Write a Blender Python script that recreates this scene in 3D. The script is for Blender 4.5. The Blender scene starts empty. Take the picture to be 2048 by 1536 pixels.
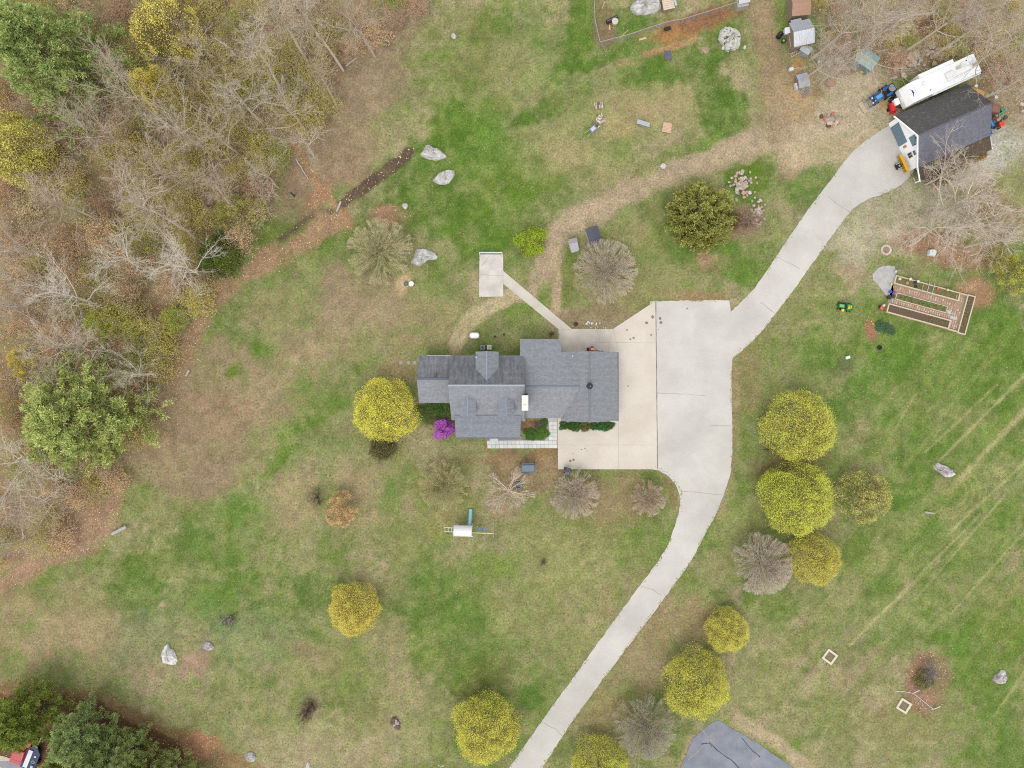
import bpy, math, random
import numpy as np
from mathutils import Vector

# ------------------------------------------------------------------ camera, sky, sun, exposure
SC = bpy.context.scene
COL = SC.collection
H = 90.0            # camera height above the lawn, metres
PPM = 16.0          # photograph pixels per metre at ground level
GAIN = 1.75         # display brightness of a level surface of albedo 1 (used to turn seen colours into albedo)

cam_d = bpy.data.cameras.new('camera')
cam = bpy.data.objects.new('camera', cam_d); COL.objects.link(cam)
cam.location = (0, 0, H); cam.rotation_euler = (0, 0, 0)
cam_d.sensor_width = 36.0; cam_d.lens = 18.0 * H / 64.0
cam_d.clip_start = 0.5; cam_d.clip_end = 6000
SC.camera = cam

SUN_EL, SUN_AZ = math.radians(62), math.atan2(-0.30, -0.95)   # azimuth clockwise from +Y
world = bpy.data.worlds.new('World'); SC.world = world; world.use_nodes = True
wn = world.node_tree.nodes; wl = world.node_tree.links
sky = wn.new('ShaderNodeTexSky'); sky.sky_type = 'NISHITA'; sky.sun_disc = False
sky.sun_elevation = SUN_EL; sky.sun_rotation = SUN_AZ
sky.air_density = 1.0; sky.dust_density = 4.0; sky.ozone_density = 1.0
hs = wn.new('ShaderNodeHueSaturation'); hs.inputs['Saturation'].default_value = 0.25   # cloud cover takes the blue out
wl.new(sky.outputs[0], hs.inputs['Color'])
bg = wn['Background']; bg.inputs['Strength'].default_value = 0.15
ov = wn.new('ShaderNodeMix'); ov.data_type = 'RGBA'; ov.inputs[0].default_value = 0.75      # even cloud deck over most of the sky
ov.inputs[7].default_value = (5.6, 5.75, 5.9, 1.0)
wl.new(hs.outputs[0], ov.inputs[6]); wl.new(ov.outputs[2], bg.inputs['Color'])
sun_d = bpy.data.lights.new('sun', 'SUN'); sun_d.energy = 1.0; sun_d.angle = math.radians(36); sun_d.color = (1.0, 0.965, 0.92)
sun = bpy.data.objects.new('sun', sun_d); COL.objects.link(sun)
sd = Vector((math.sin(SUN_AZ) * math.cos(SUN_EL), math.cos(SUN_AZ) * math.cos(SUN_EL), math.sin(SUN_EL)))
sun.rotation_euler = sd.to_track_quat('Z', 'Y').to_euler(); sun.location = sd * 200
SC.view_settings.view_transform = 'Standard'; SC.view_settings.look = 'None'
SC.view_settings.exposure = 0.79; SC.view_settings.gamma = 1.0; SC.view_settings.use_curve_mapping = False
SC.render.engine = 'CYCLES'
SC.cycles.max_bounces = 5; SC.cycles.diffuse_bounces = 3; SC.cycles.glossy_bounces = 2; SC.cycles.transparent_max_bounces = 4
SC.cycles.use_denoising = False; SC.cycles.pixel_filter_type = 'BLACKMAN_HARRIS'; SC.cycles.filter_width = 1.1

# ------------------------------------------------------------------ small helpers
def Wp(px, py, z=0.0):
    s = (H - z) / H / PPM
    return ((px - 1024.0) * s, (768.0 - py) * s, z)

def s2l(c):
    c = c / 255.0
    return c / 12.92 if c <= 0.04045 else ((c + 0.055) / 1.055) ** 2.4

def A(rgb, k=1.0):
    return tuple(min(0.85, s2l(c) / GAIN * k) for c in rgb)

def C4(rgb, k=1.0):
    return A(rgb, k) + (1.0,)

MATS = {}
def M(name, rgb, rough=0.8, var=0.18, scale=3.0, metal=0.0, k=1.0, bump=0.0, bscale=40.0, spec=0.3):
    if name in MATS: return MATS[name]
    m = bpy.data.materials.new(name); m.use_nodes = True; MATS[name] = m
    nt = m.node_tree; b = nt.nodes['Principled BSDF']
    a = A(rgb, k)
    tc = nt.nodes.new('ShaderNodeTexCoord')
    n = nt.nodes.new('ShaderNodeTexNoise'); n.inputs['Scale'].default_value = scale; n.inputs['Detail'].default_value = 6; n.inputs['Roughness'].default_value = 0.65
    nt.links.new(tc.outputs['Object'], n.inputs['Vector'])
    r = nt.nodes.new('ShaderNodeValToRGB')
    r.color_ramp.elements[0].position = 0.28; r.color_ramp.elements[1].position = 0.72
    r.color_ramp.elements[0].color = tuple(x * (1 - var) for x in a) + (1,)
    r.color_ramp.elements[1].color = tuple(min(0.9, x * (1 + var)) for x in a) + (1,)
    nt.links.new(n.outputs['Fac'], r.inputs['Fac']); nt.links.new(r.outputs['Color'], b.inputs['Base Color'])
    b.inputs['Roughness'].default_value = rough; b.inputs['Metallic'].default_value = metal
    b.inputs['Specular IOR Level'].default_value = spec
    if bump:
        n2 = nt.nodes.new('ShaderNodeTexNoise'); n2.inputs['Scale'].default_value = bscale; n2.inputs['Detail'].default_value = 4
        nt.links.new(tc.outputs['Object'], n2.inputs['Vector'])
        bp = nt.nodes.new('ShaderNodeBump'); bp.inputs['Strength'].default_value = bump; bp.inputs['Distance'].default_value = 0.05
        nt.links.new(n2.outputs['Fac'], bp.inputs['Height']); nt.links.new(bp.outputs['Normal'], b.inputs['Normal'])
    return m

class MB:
    """collects shapes; build() links them as one mesh object"""
    def __init__(s): s.v = []; s.f = []
    def add(s, vs, fs):
        o = len(s.v); s.v += [tuple(p) for p in vs]; s.f += [tuple(i + o for i in f) for f in fs]; return s
    def box(s, x0, x1, y0, y1, z0, z1):
        return s.add([(x0,y0,z0),(x1,y0,z0),(x1,y1,z0),(x0,y1,z0),(x0,y0,z1),(x1,y0,z1),(x1,y1,z1),(x0,y1,z1)],
                     [(0,3,2,1),(4,5,6,7),(0,1,5,4),(1,2,6,5),(2,3,7,6),(3,0,4,7)])
    def ob(s, cx, cy, z0, z1, lx, ly, deg=0):
        c, n = math.cos(math.radians(deg)), math.sin(math.radians(deg))
        q = [(-lx/2,-ly/2),(lx/2,-ly/2),(lx/2,ly/2),(-lx/2,ly/2)]
        q = [(cx + x*c - y*n, cy + x*n + y*c) for x, y in q]
        return s.prism(q, z0, z1)
    def prism(s, poly, z0, z1):
        n = len(poly)
        a = sum(poly[i][0]*poly[(i+1)%n][1] - poly[(i+1)%n][0]*poly[i][1] for i in range(n))
        if a < 0: poly = poly[::-1]
        return s.add([(x,y,z0) for x,y in poly] + [(x,y,z1) for x,y in poly],
                     [tuple(range(n-1,-1,-1)), tuple(range(n,2*n))] + [(i,(i+1)%n,n+(i+1)%n,n+i) for i in range(n)])
    def frus(s, p0, z0, p1, z1):
        n = len(p0)
        return s.add([(x,y,z0) for x,y in p0] + [(x,y,z1) for x,y in p1],
                     [tuple(range(n-1,-1,-1)), tuple(range(n,2*n))] + [(i,(i+1)%n,n+(i+1)%n,n+i) for i in range(n)])
    def cyl(s, x, y, z0, z1, r, r2=None, n=16):
        r2 = r if r2 is None else r2
        c = [(math.cos(2*math.pi*i/n), math.sin(2*math.pi*i/n)) for i in range(n)]
        return s.frus([(x+r*a, y+r*b) for a,b in c], z0, [(x+r2*a, y+r2*b) for a,b in c], z1)
    def slab(s, pts, t):
        """a sheet through 3D points, thickened downwards"""
        n = len(pts)
        nx = Vector(pts[1]) - Vector(pts[0]); nn = nx.cross(Vector(pts[2]) - Vector(pts[1]))
        if nn.z < 0: pts = pts[::-1]
        return s.add([tuple(p) for p in pts] + [(p[0],p[1],p[2]-t) for p in pts],
                     [tuple(range(n)), tuple(range(2*n-1,n-1,-1))] + [(i,n+i,n+(i+1)%n,(i+1)%n) for i in range(n)])
    def tube(s, pts, r, n=6, r1=None):
        K = len(pts); r1 = r if r1 is None else r1
        P = [Vector(p) for p in pts]; rings = []
        for i in range(K):
            t = (P[min(i+1,K-1)] - P[max(i-1,0)]).normalized()
            ref = Vector((0,0,1)) if abs(t.z) < 0.9 else Vector((1,0,0))
            u = t.cross(ref).normalized(); w = t.cross(u); rr = r + (r1-r)*i/max(1,K-1)
            rings += [P[i] + rr*(math.cos(2*math.pi*j/n)*u + math.sin(2*math.pi*j/n)*w) for j in range(n)]
        fs = [(i*n+j, (i+1)*n+j, (i+1)*n+(j+1)%n, i*n+(j+1)%n) for i in range(K-1) for j in range(n)]
        fs += [tuple(range(n)), tuple(range(K*n-1,(K-1)*n-1,-1))]
        return s.add(rings, fs)
    def torus(s, c, R, r, N=20, n=8, axis='z'):
        vs = []
        for i in range(N):
            a = 2*math.pi*i/N
            for j in range(n):
                b = 2*math.pi*j/n; q = R + r*math.cos(b)
                p = (q*math.cos(a), q*math.sin(a), r*math.sin(b))
                if axis == 'y': p = (p[0], p[2], p[1])
                elif axis == 'x': p = (p[2], p[0], p[1])
                vs.append((c[0]+p[0], c[1]+p[1], c[2]+p[2]))
        return s.add(vs, [(i*n+j, ((i+1)%N)*n+j, ((i+1)%N)*n+(j+1)%n, i*n+(j+1)%n) for i in range(N) for j in range(n)])
    def wheel(s, x, y, z, r, w, ang=0, n=16):
        """cylinder lying on its side, axle along local y turned by ang"""
        c, k = math.cos(ang), math.sin(ang); vs = []
        for e in (-w/2, w/2):
            for i in range(n):
                a = 2*math.pi*i/n; lx = r*math.cos(a)
                vs.append((x + lx*c - e*k, y + lx*k + e*c, z + r*math.sin(a)))
        return s.add(vs, [tuple(range(n)), tuple(range(2*n-1,n-1,-1))] + [(i, n+i, n+(i+1)%n, (i+1)%n) for i in range(n)])
    def build(s, name, mat, parent=None, bevel=0, smooth=False, loc=None, color=None):
        me = bpy.data.meshes.new(name); me.from_pydata(s.v, [], s.f); me.update()
        return link(name, me, mat, parent, bevel, smooth, loc, color)

def link(name, me, mat, parent=None, bevel=0, smooth=False, loc=None, color=None):
    o = bpy.data.objects.new(name, me); COL.objects.link(o)
    if mat and not me.materials: me.materials.append(mat)
    if parent: o.parent = parent
    if loc: o.location = loc
    if color: o.color = color
    if smooth:
        me.polygons.foreach_set('use_smooth', [True]*len(me.polygons))
    if bevel:
        b = o.modifiers.new('bevel', 'BEVEL'); b.width = bevel; b.segments = 2; b.limit_method = 'ANGLE'
    return o

def tag(o, label, cat, group=None):
    o['label'] = label; o['category'] = cat
    if group: o['group'] = group
    return o

def thing(name, label, cat, loc=(0,0,0), rz=0.0, group=None):
    o = bpy.data.objects.new(name, None); COL.objects.link(o)
    o.empty_display_size = 0.3
    o.location = loc; o.rotation_euler = (0, 0, rz)
    return tag(o, label, cat, group)

def struct(name, mb, mat, kind='structure'):
    o = mb.build(name, mat); o['kind'] = kind; return o

def npmesh(name, V, Fs):
    me = bpy.data.meshes.new(name); V = np.asarray(V, np.float32)
    me.vertices.add(len(V)); me.vertices.foreach_set('co', V.ravel())
    Fs = [np.asarray(F, np.int32) for F in Fs if len(F)]
    nl = sum(F.size for F in Fs); nf = sum(len(F) for F in Fs)
    me.loops.add(nl); me.polygons.add(nf)
    me.loops.foreach_set('vertex_index', np.concatenate([F.ravel() for F in Fs]))
    tot = np.concatenate([np.full(len(F), F.shape[1], np.int32) for F in Fs])
    st = np.concatenate([[0], np.cumsum(tot)[:-1]]).astype(np.int32)
    me.polygons.foreach_set('loop_start', st)
    me.update(calc_edges=True)
    return me

# value noise on numpy arrays
_lat = np.random.RandomState(5).rand(256, 256)
def vnoise(x, y):
    xi = np.floor(x).astype(int); yi = np.floor(y).astype(int)
    fx = x - xi; fy = y - yi; fx = fx*fx*(3-2*fx); fy = fy*fy*(3-2*fy)
    g = lambda a, b: _lat[a & 255, b & 255]
    return (g(xi,yi)*(1-fx)+g(xi+1,yi)*fx)*(1-fy) + (g(xi,yi+1)*(1-fx)+g(xi+1,yi+1)*fx)*fy
def fbm(x, y, scale, octv=5, seed=0, rough=0.55):
    x = x/scale + seed*17.31; y = y/scale + seed*9.77; s = 0; a = 1.0; t = 0
    for i in range(octv):
        s = s + a*vnoise(x, y); t += a; a *= rough; x = x*2.03 + 5.1; y = y*2.03 + 3.7
    return s/t
def sstep(a, b, x):
    t = np.clip((x-a)/(b-a), 0, 1); return t*t*(3-2*t)

def smooth_px(pts, n=6, closed=True):
    """Catmull-Rom through pixel points"""
    out = []; N = len(pts); rng = range(N if closed else N-1)
    for i in rng:
        p0, p1, p2, p3 = (pts[(i+d) % N] if closed else pts[min(max(i+d,0),N-1)] for d in (-1,0,1,2))
        for k in range(n):
            t = k/n
            out.append(tuple(0.5*((2*p1[j]) + (-p0[j]+p2[j])*t + (2*p0[j]-5*p1[j]+4*p2[j]-p3[j])*t*t + (-p0[j]+3*p1[j]-3*p2[j]+p3[j])*t**3) for j in (0,1)))
    if not closed: out.append(tuple(pts[-1]))
    return out
def px2xy(pts, z=0): return [Wp(x, y, z)[:2] for x, y in pts]

# ------------------------------------------------------------------ ground: one sheet, its cover (grass, thatch, soil, litter) held per vertex
STRAW=(172,157,124); GREEN=(116,133,68); LUSH=(92,130,52); BROWN=(150,128,100); LEAF=(172,134,106); DIRT=(188,164,134)
SAND=(198,178,146); GRAVEL=(188,180,168); MULCH=(104,84,74); GREYG=(132,142,104); FOREST=(160,136,108); OLIVE=(160,150,104)
def lin(rgb): return np.array([s2l(c)/GAIN for c in rgb])

gs = 0.25
xs = np.concatenate([[-2500,-1200,-500,-220,-130,-100,-85], np.arange(-74, 74.01, gs), [85,100,130,220,500,1200,2500]])
ys = np.concatenate([[-2500,-1200,-500,-220,-130,-100,-75], np.arange(-58, 58.01, gs), [75,100,130,220,500,1200,2500]])
GX, GY = np.meshgrid(xs, ys)
PX = GX*PPM + 1024; PY = 768 - GY*PPM
n_big = fbm(GX, GY, 22, 5, 1); n_mid = fbm(GX, GY, 6, 5, 2); n_sml = fbm(GX, GY, 1.6, 5, 3); n_e = fbm(GX, GY, 3.0, 6, 4, 0.65)
n_f = fbm(GX, GY, 0.7, 3, 8)
g = np.clip(0.52 + 1.3*(n_big-0.5) + 1.1*(n_mid-0.5) + 1.3*(n_sml-0.5), 0, 1)
CV = lin(STRAW)*(1-g[...,None]) + lin(GREEN)*g[...,None]
LIT = np.zeros_like(GX)      # fallen-leaf density
WOOD = np.zeros_like(GX)     # woodland floor
GR = np.ones_like(GX)        # how far the cover is turf
n_q = fbm(GX, GY, 4.0, 4, 14)
def lay(mask, col, litter=None):
    global CV, LIT, GR
    if col[1] > col[0]+18: col = (col[1]-29, col[1]-1, col[2])      # spring turf, a little yellowed
    m = np.clip(mask, 0, 1)[..., None]
    GR = GR*(1-m[...,0]) + (1.0 if col[1] >= col[0]-6 else 0.25)*m[...,0]
    CV = CV*(1-m) + lin(col)*m
    LIT = LIT*(1-m[...,0]) + (litter or 0.0)*m[...,0]
def blob(px, py, rx, ry, rot, col, st=0.8, amp=0.9, soft=0.5, litter=None, nz=None):
    a = math.radians(rot); dx = PX-px; dy = PY-py
    u = (dx*math.cos(a)+dy*math.sin(a))/rx; v = (-dx*math.sin(a)+dy*math.cos(a))/ry
    d = np.sqrt(u*u+v*v) + amp*((n_e if nz is None else nz)-0.5)*2 + 0.5*(n_f-0.5)
    lay(min(1.0,st*1.3)*(1-sstep(1-soft, 1+soft*0.6, d))*np.clip(.85+1.4*(n_q-.45),.45,1.12), col, litter)
def dline(pts):
    D = np.full(GX.shape, 1e9)
    for (x0,y0),(x1,y1) in zip(pts[:-1], pts[1:]):
        vx, vy = x1-x0, y1-y0; L = vx*vx+vy*vy
        t = np.clip(((PX-x0)*vx+(PY-y0)*vy)/L, 0, 1)
        D = np.minimum(D, np.hypot(PX-x0-t*vx, PY-y0-t*vy))
    return D
def strip(pts, w, col, st=0.85, amp=0.6, soft=0.4, litter=None):
    d = dline(pts)/w + amp*(n_e-0.5)*2 + 0.6*(n_f-0.5)
    lay(st*(1-sstep(1-soft, 1+soft*0.6, d)), col, litter)
def inpoly(poly):
    ins = np.zeros(GX.shape, bool); n = len(poly)
    wx = PX + 22*(n_e-0.5)*2; wy = PY + 22*(n_mid-0.5)*2
    for i in range(n):
        (x0,y0),(x1,y1) = poly[i], poly[(i+1)%n]
        c = ((y0 > wy) != (y1 > wy))
        with np.errstate(divide='ignore', invalid='ignore'):
            ins ^= c & (wx < (x1-x0)*(wy-y0)/(y1-y0)+x0)
    return ins

# broad tones of the lawn
blob(1000,330,190,130,-10,LUSH,.55); blob(930,330,90,110,20,(102,140,62),.7); blob(880,390,150,90,0,(104,124,52),.7)
blob(960,120,110,120,0,(112,124,58),.6); blob(1080,90,90,110,0,(104,128,58),.6); blob(1160,60,30,90,0,(94,118,46),.8)
blob(1100,260,110,70,-20,(150,150,98),.7); blob(1040,150,60,60,0,(150,152,100),.6); blob(1300,210,120,60,-5,(158,148,104),.8)
blob(1350,130,150,34,-14,(92,124,52),.9); blob(1260,105,120,26,-14,(96,128,54),.7); blob(1440,210,45,90,-10,(90,124,52),.85); blob(1400,300,70,26,-15,(96,128,54),.7)
blob(1190,320,90,70,10,(156,150,104),.75); blob(1175,290,26,60,20,(112,140,58),.6); blob(1080,340,70,40,0,(128,140,74),.6)
blob(1020,440,90,46,0,(92,128,50),.75); blob(1140,460,30,90,10,(100,124,54),.5)
blob(1485,360,42,56,20,(84,126,44),.9); blob(1330,415,60,40,-20,(90,124,48),.8); blob(1500,520,80,50,-30,(104,132,56),.8)
blob(1330,480,90,40,0,(140,142,84),.6); blob(1400,500,70,40,10,(112,132,62),.6); blob(1620,350,50,60,-20,(108,128,62),.7)
blob(1850,760,260,200,-35,(108,132,60),.7); blob(1700,640,110,70,0,(116,134,66),.6); blob(1960,880,180,160,-35,(112,134,60),.6)
blob(1780,900,70,60,0,(114,130,70),.6); blob(1900,1080,160,120,-35,(112,132,62),.55); blob(2000,1450,70,110,-30,(104,130,56),.6)
blob(1740,1260,120,60,-10,(134,140,92),.7); blob(1640,1430,90,60,0,(134,138,86),.6); blob(1600,920,70,26,0,(132,114,86),.8)
blob(1560,1350,50,70,0,(136,140,84),.5); blob(1560,960,60,120,10,(126,130,76),.6); blob(1500,700,30,110,0,(150,132,96),.6)
blob(690,190,90,170,25,(158,138,112),.9); blob(650,265,60,70,30,(180,154,118),.7,nz=n_sml); blob(600,350,80,70,0,(146,122,98),.9); blob(760,130,70,90,20,(150,138,104),.8)
blob(560,480,90,40,-30,(104,118,50),.8); blob(640,470,60,30,-20,(96,116,46),.8); blob(620,540,90,50,0,(124,136,78),.6)
blob(700,590,110,60,0,(156,138,110),.7); blob(800,620,140,50,0,(152,142,102),.7); blob(560,640,80,60,0,(150,140,100),.6)
blob(480,735,34,20,-30,(98,128,48),.9); blob(520,700,28,30,-30,(104,130,52),.8); blob(620,640,40,26,0,(116,138,72),.5)
blob(660,820,50,20,-30,(100,130,56),.8); blob(570,900,70,16,-55,(102,130,56),.85); blob(700,860,70,60,0,(136,140,92),.5)
blob(430,770,120,90,-40,(156,136,108),.8); blob(330,880,110,120,-50,(160,136,108),.9); blob(440,930,70,60,0,(148,130,102),.8); blob(370,960,60,60,0,(150,128,102),.8)
blob(430,1080,120,70,20,(116,134,68),.8); blob(290,1130,90,60,0,(112,130,64),.75); blob(470,1010,60,40,-30,(108,138,66),.7)
blob(150,1240,190,80,0,(158,142,106),.85); blob(280,1260,60,90,0,(126,136,96),.7); blob(420,1200,120,60,0,(112,132,62),.7)
blob(520,1270,120,60,0,(124,138,92),.6); blob(640,1190,70,60,0,(112,130,66),.7); blob(385,1330,32,26,-20,(176,146,124),.85,nz=n_f); blob(290,1340,40,20,0,(158,134,110),.7)
blob(640,1310,90,30,20,(158,140,106),.5); blob(860,1190,110,80,0,(112,130,64),.7); blob(920,1280,90,90,20,(116,132,64),.6); blob(960,1350,70,46,0,(106,114,56),.85)
blob(790,1300,20,160,5,(160,148,112),.6); blob(760,1440,20,110,0,(158,144,108),.55); blob(700,1400,80,70,0,(120,134,66),.5)
blob(720,1010,60,60,20,(164,146,112),.6); blob(790,980,34,50,30,(116,136,66),.7); blob(800,1080,60,50,0,(128,138,78),.6); blob(780,860,70,40,0,(158,142,106),.5)
blob(1040,940,90,40,0,(152,128,98),.8); blob(1090,915,30,24,30,(150,112,82),.8); blob(960,920,90,12,0,(146,118,84),.5)
blob(1150,1090,140,80,0,(152,150,98),.7); blob(1090,1210,130,80,-20,(146,146,92),.6); blob(1230,1000,90,60,0,(150,134,96),.8); blob(1070,1040,60,40,0,(142,142,92),.6)
blob(1180,1300,60,70,30,(150,146,98),.6); blob(1080,1400,50,50,30,(116,130,66),.6); blob(1310,1250,90,110,-40,(154,138,102),.7); blob(1230,1430,70,80,0,(150,136,98),.7)
blob(1180,640,110,34,0,(152,134,104),.9); blob(1390,590,80,16,0,(158,128,98),.8); blob(1300,570,100,40,0,(156,148,104),.7); blob(1130,555,24,60,0,(112,128,56),.6)
blob(870,1000,80,70,0,(152,148,88),.6); blob(1400,1260,60,40,0,(150,130,98),.7); blob(1720,1340,60,40,-30,(150,134,104),.5); blob(1800,1440,90,60,0,(146,138,92),.5)
blob(1255,125,24,9,0,(182,152,124),.95,nz=n_sml); blob(1410,100,12,9,0,(186,160,138),.9); blob(1420,520,36,16,0,(176,144,116),.85,nz=n_sml); blob(1640,640,14,10,0,(176,152,126),.7)
blob(1580,1325,26,16,-20,(168,144,120),.7,nz=n_sml); blob(1625,1330,12,22,20,(168,144,120),.7,nz=n_sml); blob(1950,585,40,30,20,(170,132,104),.7,litter=.5)
# stronger local greens and browns
for q in [(945,300,75,90,15,(98,136,58)),(1000,400,70,70,0,(86,126,44)),(860,405,110,46,-8,(92,118,44)),(960,470,60,50,0,(92,128,50)),(900,250,60,60,30,(98,126,48)),(1090,215,90,20,-24,(88,118,46)),(1165,60,30,60,0,(94,126,46)),(1170,130,60,18,-10,(90,120,46)),
          (1330,95,90,20,-16,(86,124,46)),(1440,60,40,24,-16,(96,132,50)),(1425,180,34,60,0,(82,116,46)),(1445,250,40,30,0,(92,122,52)),(1180,320,20,44,20,(104,134,52)),(1240,300,30,30,0,(110,134,60)),(1500,345,32,40,30,(80,126,40)),(1310,430,34,36,-20,(82,120,42)),(1290,360,30,16,-20,(92,124,50)),(1120,440,40,10,-24,(88,120,46)),(1540,330,20,20,0,(92,124,48)),
          (1480,530,44,60,-35,(100,132,52)),(1500,430,30,40,0,(96,126,54)),(1700,610,70,60,0,(112,134,58)),(1640,720,70,40,0,(108,130,56)),(1820,700,110,50,-10,(108,134,56)),(1760,770,90,50,0,(106,130,58)),(1990,700,70,70,0,(102,130,52)),(1840,880,50,80,30,(108,130,58)),(1720,1130,60,60,0,(126,138,76)),
          (650,465,56,26,-25,(92,112,40)),(590,500,40,24,-25,(96,116,44)),(470,742,26,16,-30,(92,128,42)),(522,700,24,24,-30,(98,130,46)),(640,830,40,14,-35,(92,124,46)),(565,905,60,12,-55,(94,128,48)),(410,1100,90,50,15,(106,130,58)),(270,1180,70,40,0,(104,126,54)),(470,1030,40,24,-30,(98,132,56)),(480,1170,70,40,0,(104,128,54)),(850,1200,70,50,0,(104,124,54)),(930,1270,60,60,30,(106,126,56)),(640,1190,60,40,0,(104,124,56)),(880,1330,60,40,20,(108,126,60)),
          (1060,1390,30,40,30,(104,124,56)),(1000,1130,60,30,0,(126,140,70)),(1560,1210,40,40,0,(124,138,76)),(1500,1190,20,40,20,(112,130,64)),(1900,1260,90,60,-40,(110,132,58)),(2010,1250,50,90,-40,(116,132,64)),(1760,1180,60,40,-40,(112,132,62))]:
    blob(*q, .75, .7, .5)
for q in [(720,620,120,50,-8,(164,144,116)),(600,690,80,50,0,(160,144,110)),(520,790,90,70,-40,(162,142,112)),(420,830,80,60,-40,(160,136,108)),(330,900,90,90,-50,(166,142,116)),(420,950,60,50,0,(156,134,110)),(700,300,60,110,30,(164,142,114)),(640,330,70,60,0,(160,136,110)),(760,70,50,60,20,(150,134,102)),(830,680,70,26,0,(158,142,106)),(660,700,70,40,0,(162,146,112)),(800,740,40,40,0,(158,142,104)),(600,1000,60,60,0,(168,150,116)),(720,960,60,40,0,(168,148,116)),(130,1260,120,50,0,(168,150,116)),(1240,1000,70,44,0,(156,138,104)),(1060,960,70,40,0,(158,136,106)),(1010,1010,50,40,0,(160,142,112)),(1250,650,90,22,0,(158,140,110)),(1280,1330,60,50,-40,(160,144,110)),(1330,1210,40,50,-40,(160,140,108)),(1550,940,50,30,0,(136,118,88)),(1600,940,60,18,0,(136,118,90)),(1300,220,60,30,0,(172,152,118)),(1240,250,40,30,0,(166,152,108)),(1150,310,60,40,0,(168,156,114))]:
    blob(*q, .75, .8, .6)
for q in [(790,20,60,70,20,(150,134,106)),(725,120,70,110,32,(160,140,116)),(680,220,70,100,32,(164,142,116)),(630,310,76,80,30,(160,136,112)),(585,400,54,50,0,(152,128,106))]:
    blob(*q, .8, .45, .5)
# mown stripes of the hay meadow
sc_ = (PX*math.sin(math.radians(48)) + PY*math.cos(math.radians(48))); mead = sstep(1640,1820,PX+.35*(PY-800)+60*(n_mid-.5))*sstep(600,720,PY)*(1-sstep(1330,1480,PY))
stp = fbm(sc_/PPM, (PX-PY)/PPM*.03, 1.3, 3, 31)
lay(mead*sstep(.5,.62,stp)*.5, (98,130,48)); lay(mead*sstep(.5,.38,stp)*0 + mead*(1-sstep(.36,.46,stp))*.45, (140,146,82))
# bare and worn ground: tracks, yard by the barn
strip([(1680,255),(1600,262),(1540,272),(1450,310),(1330,350),(1250,385),(1180,425),(1125,455),(1095,510),(1062,590)],26,(182,160,134),.95,1.0)
TRK = dline([(1680,255),(1540,272),(1450,310),(1330,350),(1180,425),(1125,455),(1095,510),(1062,590)]) < 30
strip([(1105,500),(1115,560),(1112,618)],11,DIRT,.9,.4); strip([(1035,585),(985,610),(940,640),(912,690)],15,(206,184,152),.8,.7)
strip([(1512,0),(1530,70),(1545,150),(1560,260),(1580,330)],26,(162,139,110),.95,.7)
blob(1690,215,120,110,-30,(196,178,152),1,.6); blob(1740,280,90,56,-40,(198,180,154),1,.5); blob(1640,300,100,34,-10,(196,174,144),.9,.6); blob(1600,180,40,70,0,(172,146,112),.7)
blob(1590,130,14,14,0,(200,160,112),.7); blob(1600,180,18,22,0,(206,166,122),.7); blob(1775,210,16,14,0,(208,172,126),.7)
blob(1800,430,100,70,-20,(200,184,164),1,.4); blob(1930,330,120,46,-22,(196,184,166),1,.4); blob(1990,290,70,56,0,(194,188,178),1,.4); blob(1710,470,60,60,-30,(186,176,150),.75,nz=n_sml)
blob(1760,560,24,40,0,(188,172,142),.6); blob(1685,570,50,34,0,(180,160,130),.7,nz=n_sml); blob(1660,560,30,22,0,(108,132,58),.6)
blob(1270,45,60,34,0,(104,128,56),.9); blob(1210,50,22,60,0,(140,118,92),.8); blob(1350,60,70,20,-10,(170,126,84),.9); blob(1430,30,60,22,-18,(148,108,80),.9)
strip([(1290,108),(1340,96),(1390,78)],7,(182,140,106),.8,.5); blob(806,566,18,22,0,(206,178,140),.9,nz=n_sml); blob(948,655,30,16,0,(150,140,96),.4)
strip([(1478,1440),(1560,1490),(1640,1560)],14,(190,168,140),.85,.4); strip([(1385,1480),(1350,1560)],8,(180,156,126),.7,.4)
strip([(1372,1118),(1270,1262),(1190,1365),(1098,1500)],8,(158,128,96),.8,.4); strip([(1470,700),(1472,900),(1440,1030)],8,(164,142,112),.6,.5)
strip([(1330,960),(1352,1010)],9,(150,122,92),.7,.5)
# tractor tracks over the hay meadow
for a, b, w, st in [((2060,740),(1870,930),5,.7),((2070,800),(1905,975),9,.75),((2070,905),(1905,1060),6,.7),((1995,768),(1880,880),4,.55),((2010,990),(1830,1200),3,.6),((1960,1030),(1700,1290),3.5,.65),((2070,1040),(1900,1230),3,.6),((1880,1120),(1740,1250),4,.5),((2060,1330),(1990,1430),5,.5),((1830,790),(1790,860),4,.45),((1960,800),(1850,905),3,.5)]:
    strip([a,b],w*.8,(190,176,132),st*.85,1.3,.6)
for k in range(3):
    strip([(1890+math.cos(t)*(44+14*k), 985+math.sin(t)*(34+9*k)) for t in np.linspace(-0.9,1.7,9)],3,(180,164,118),.5,.8,.5)
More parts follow.
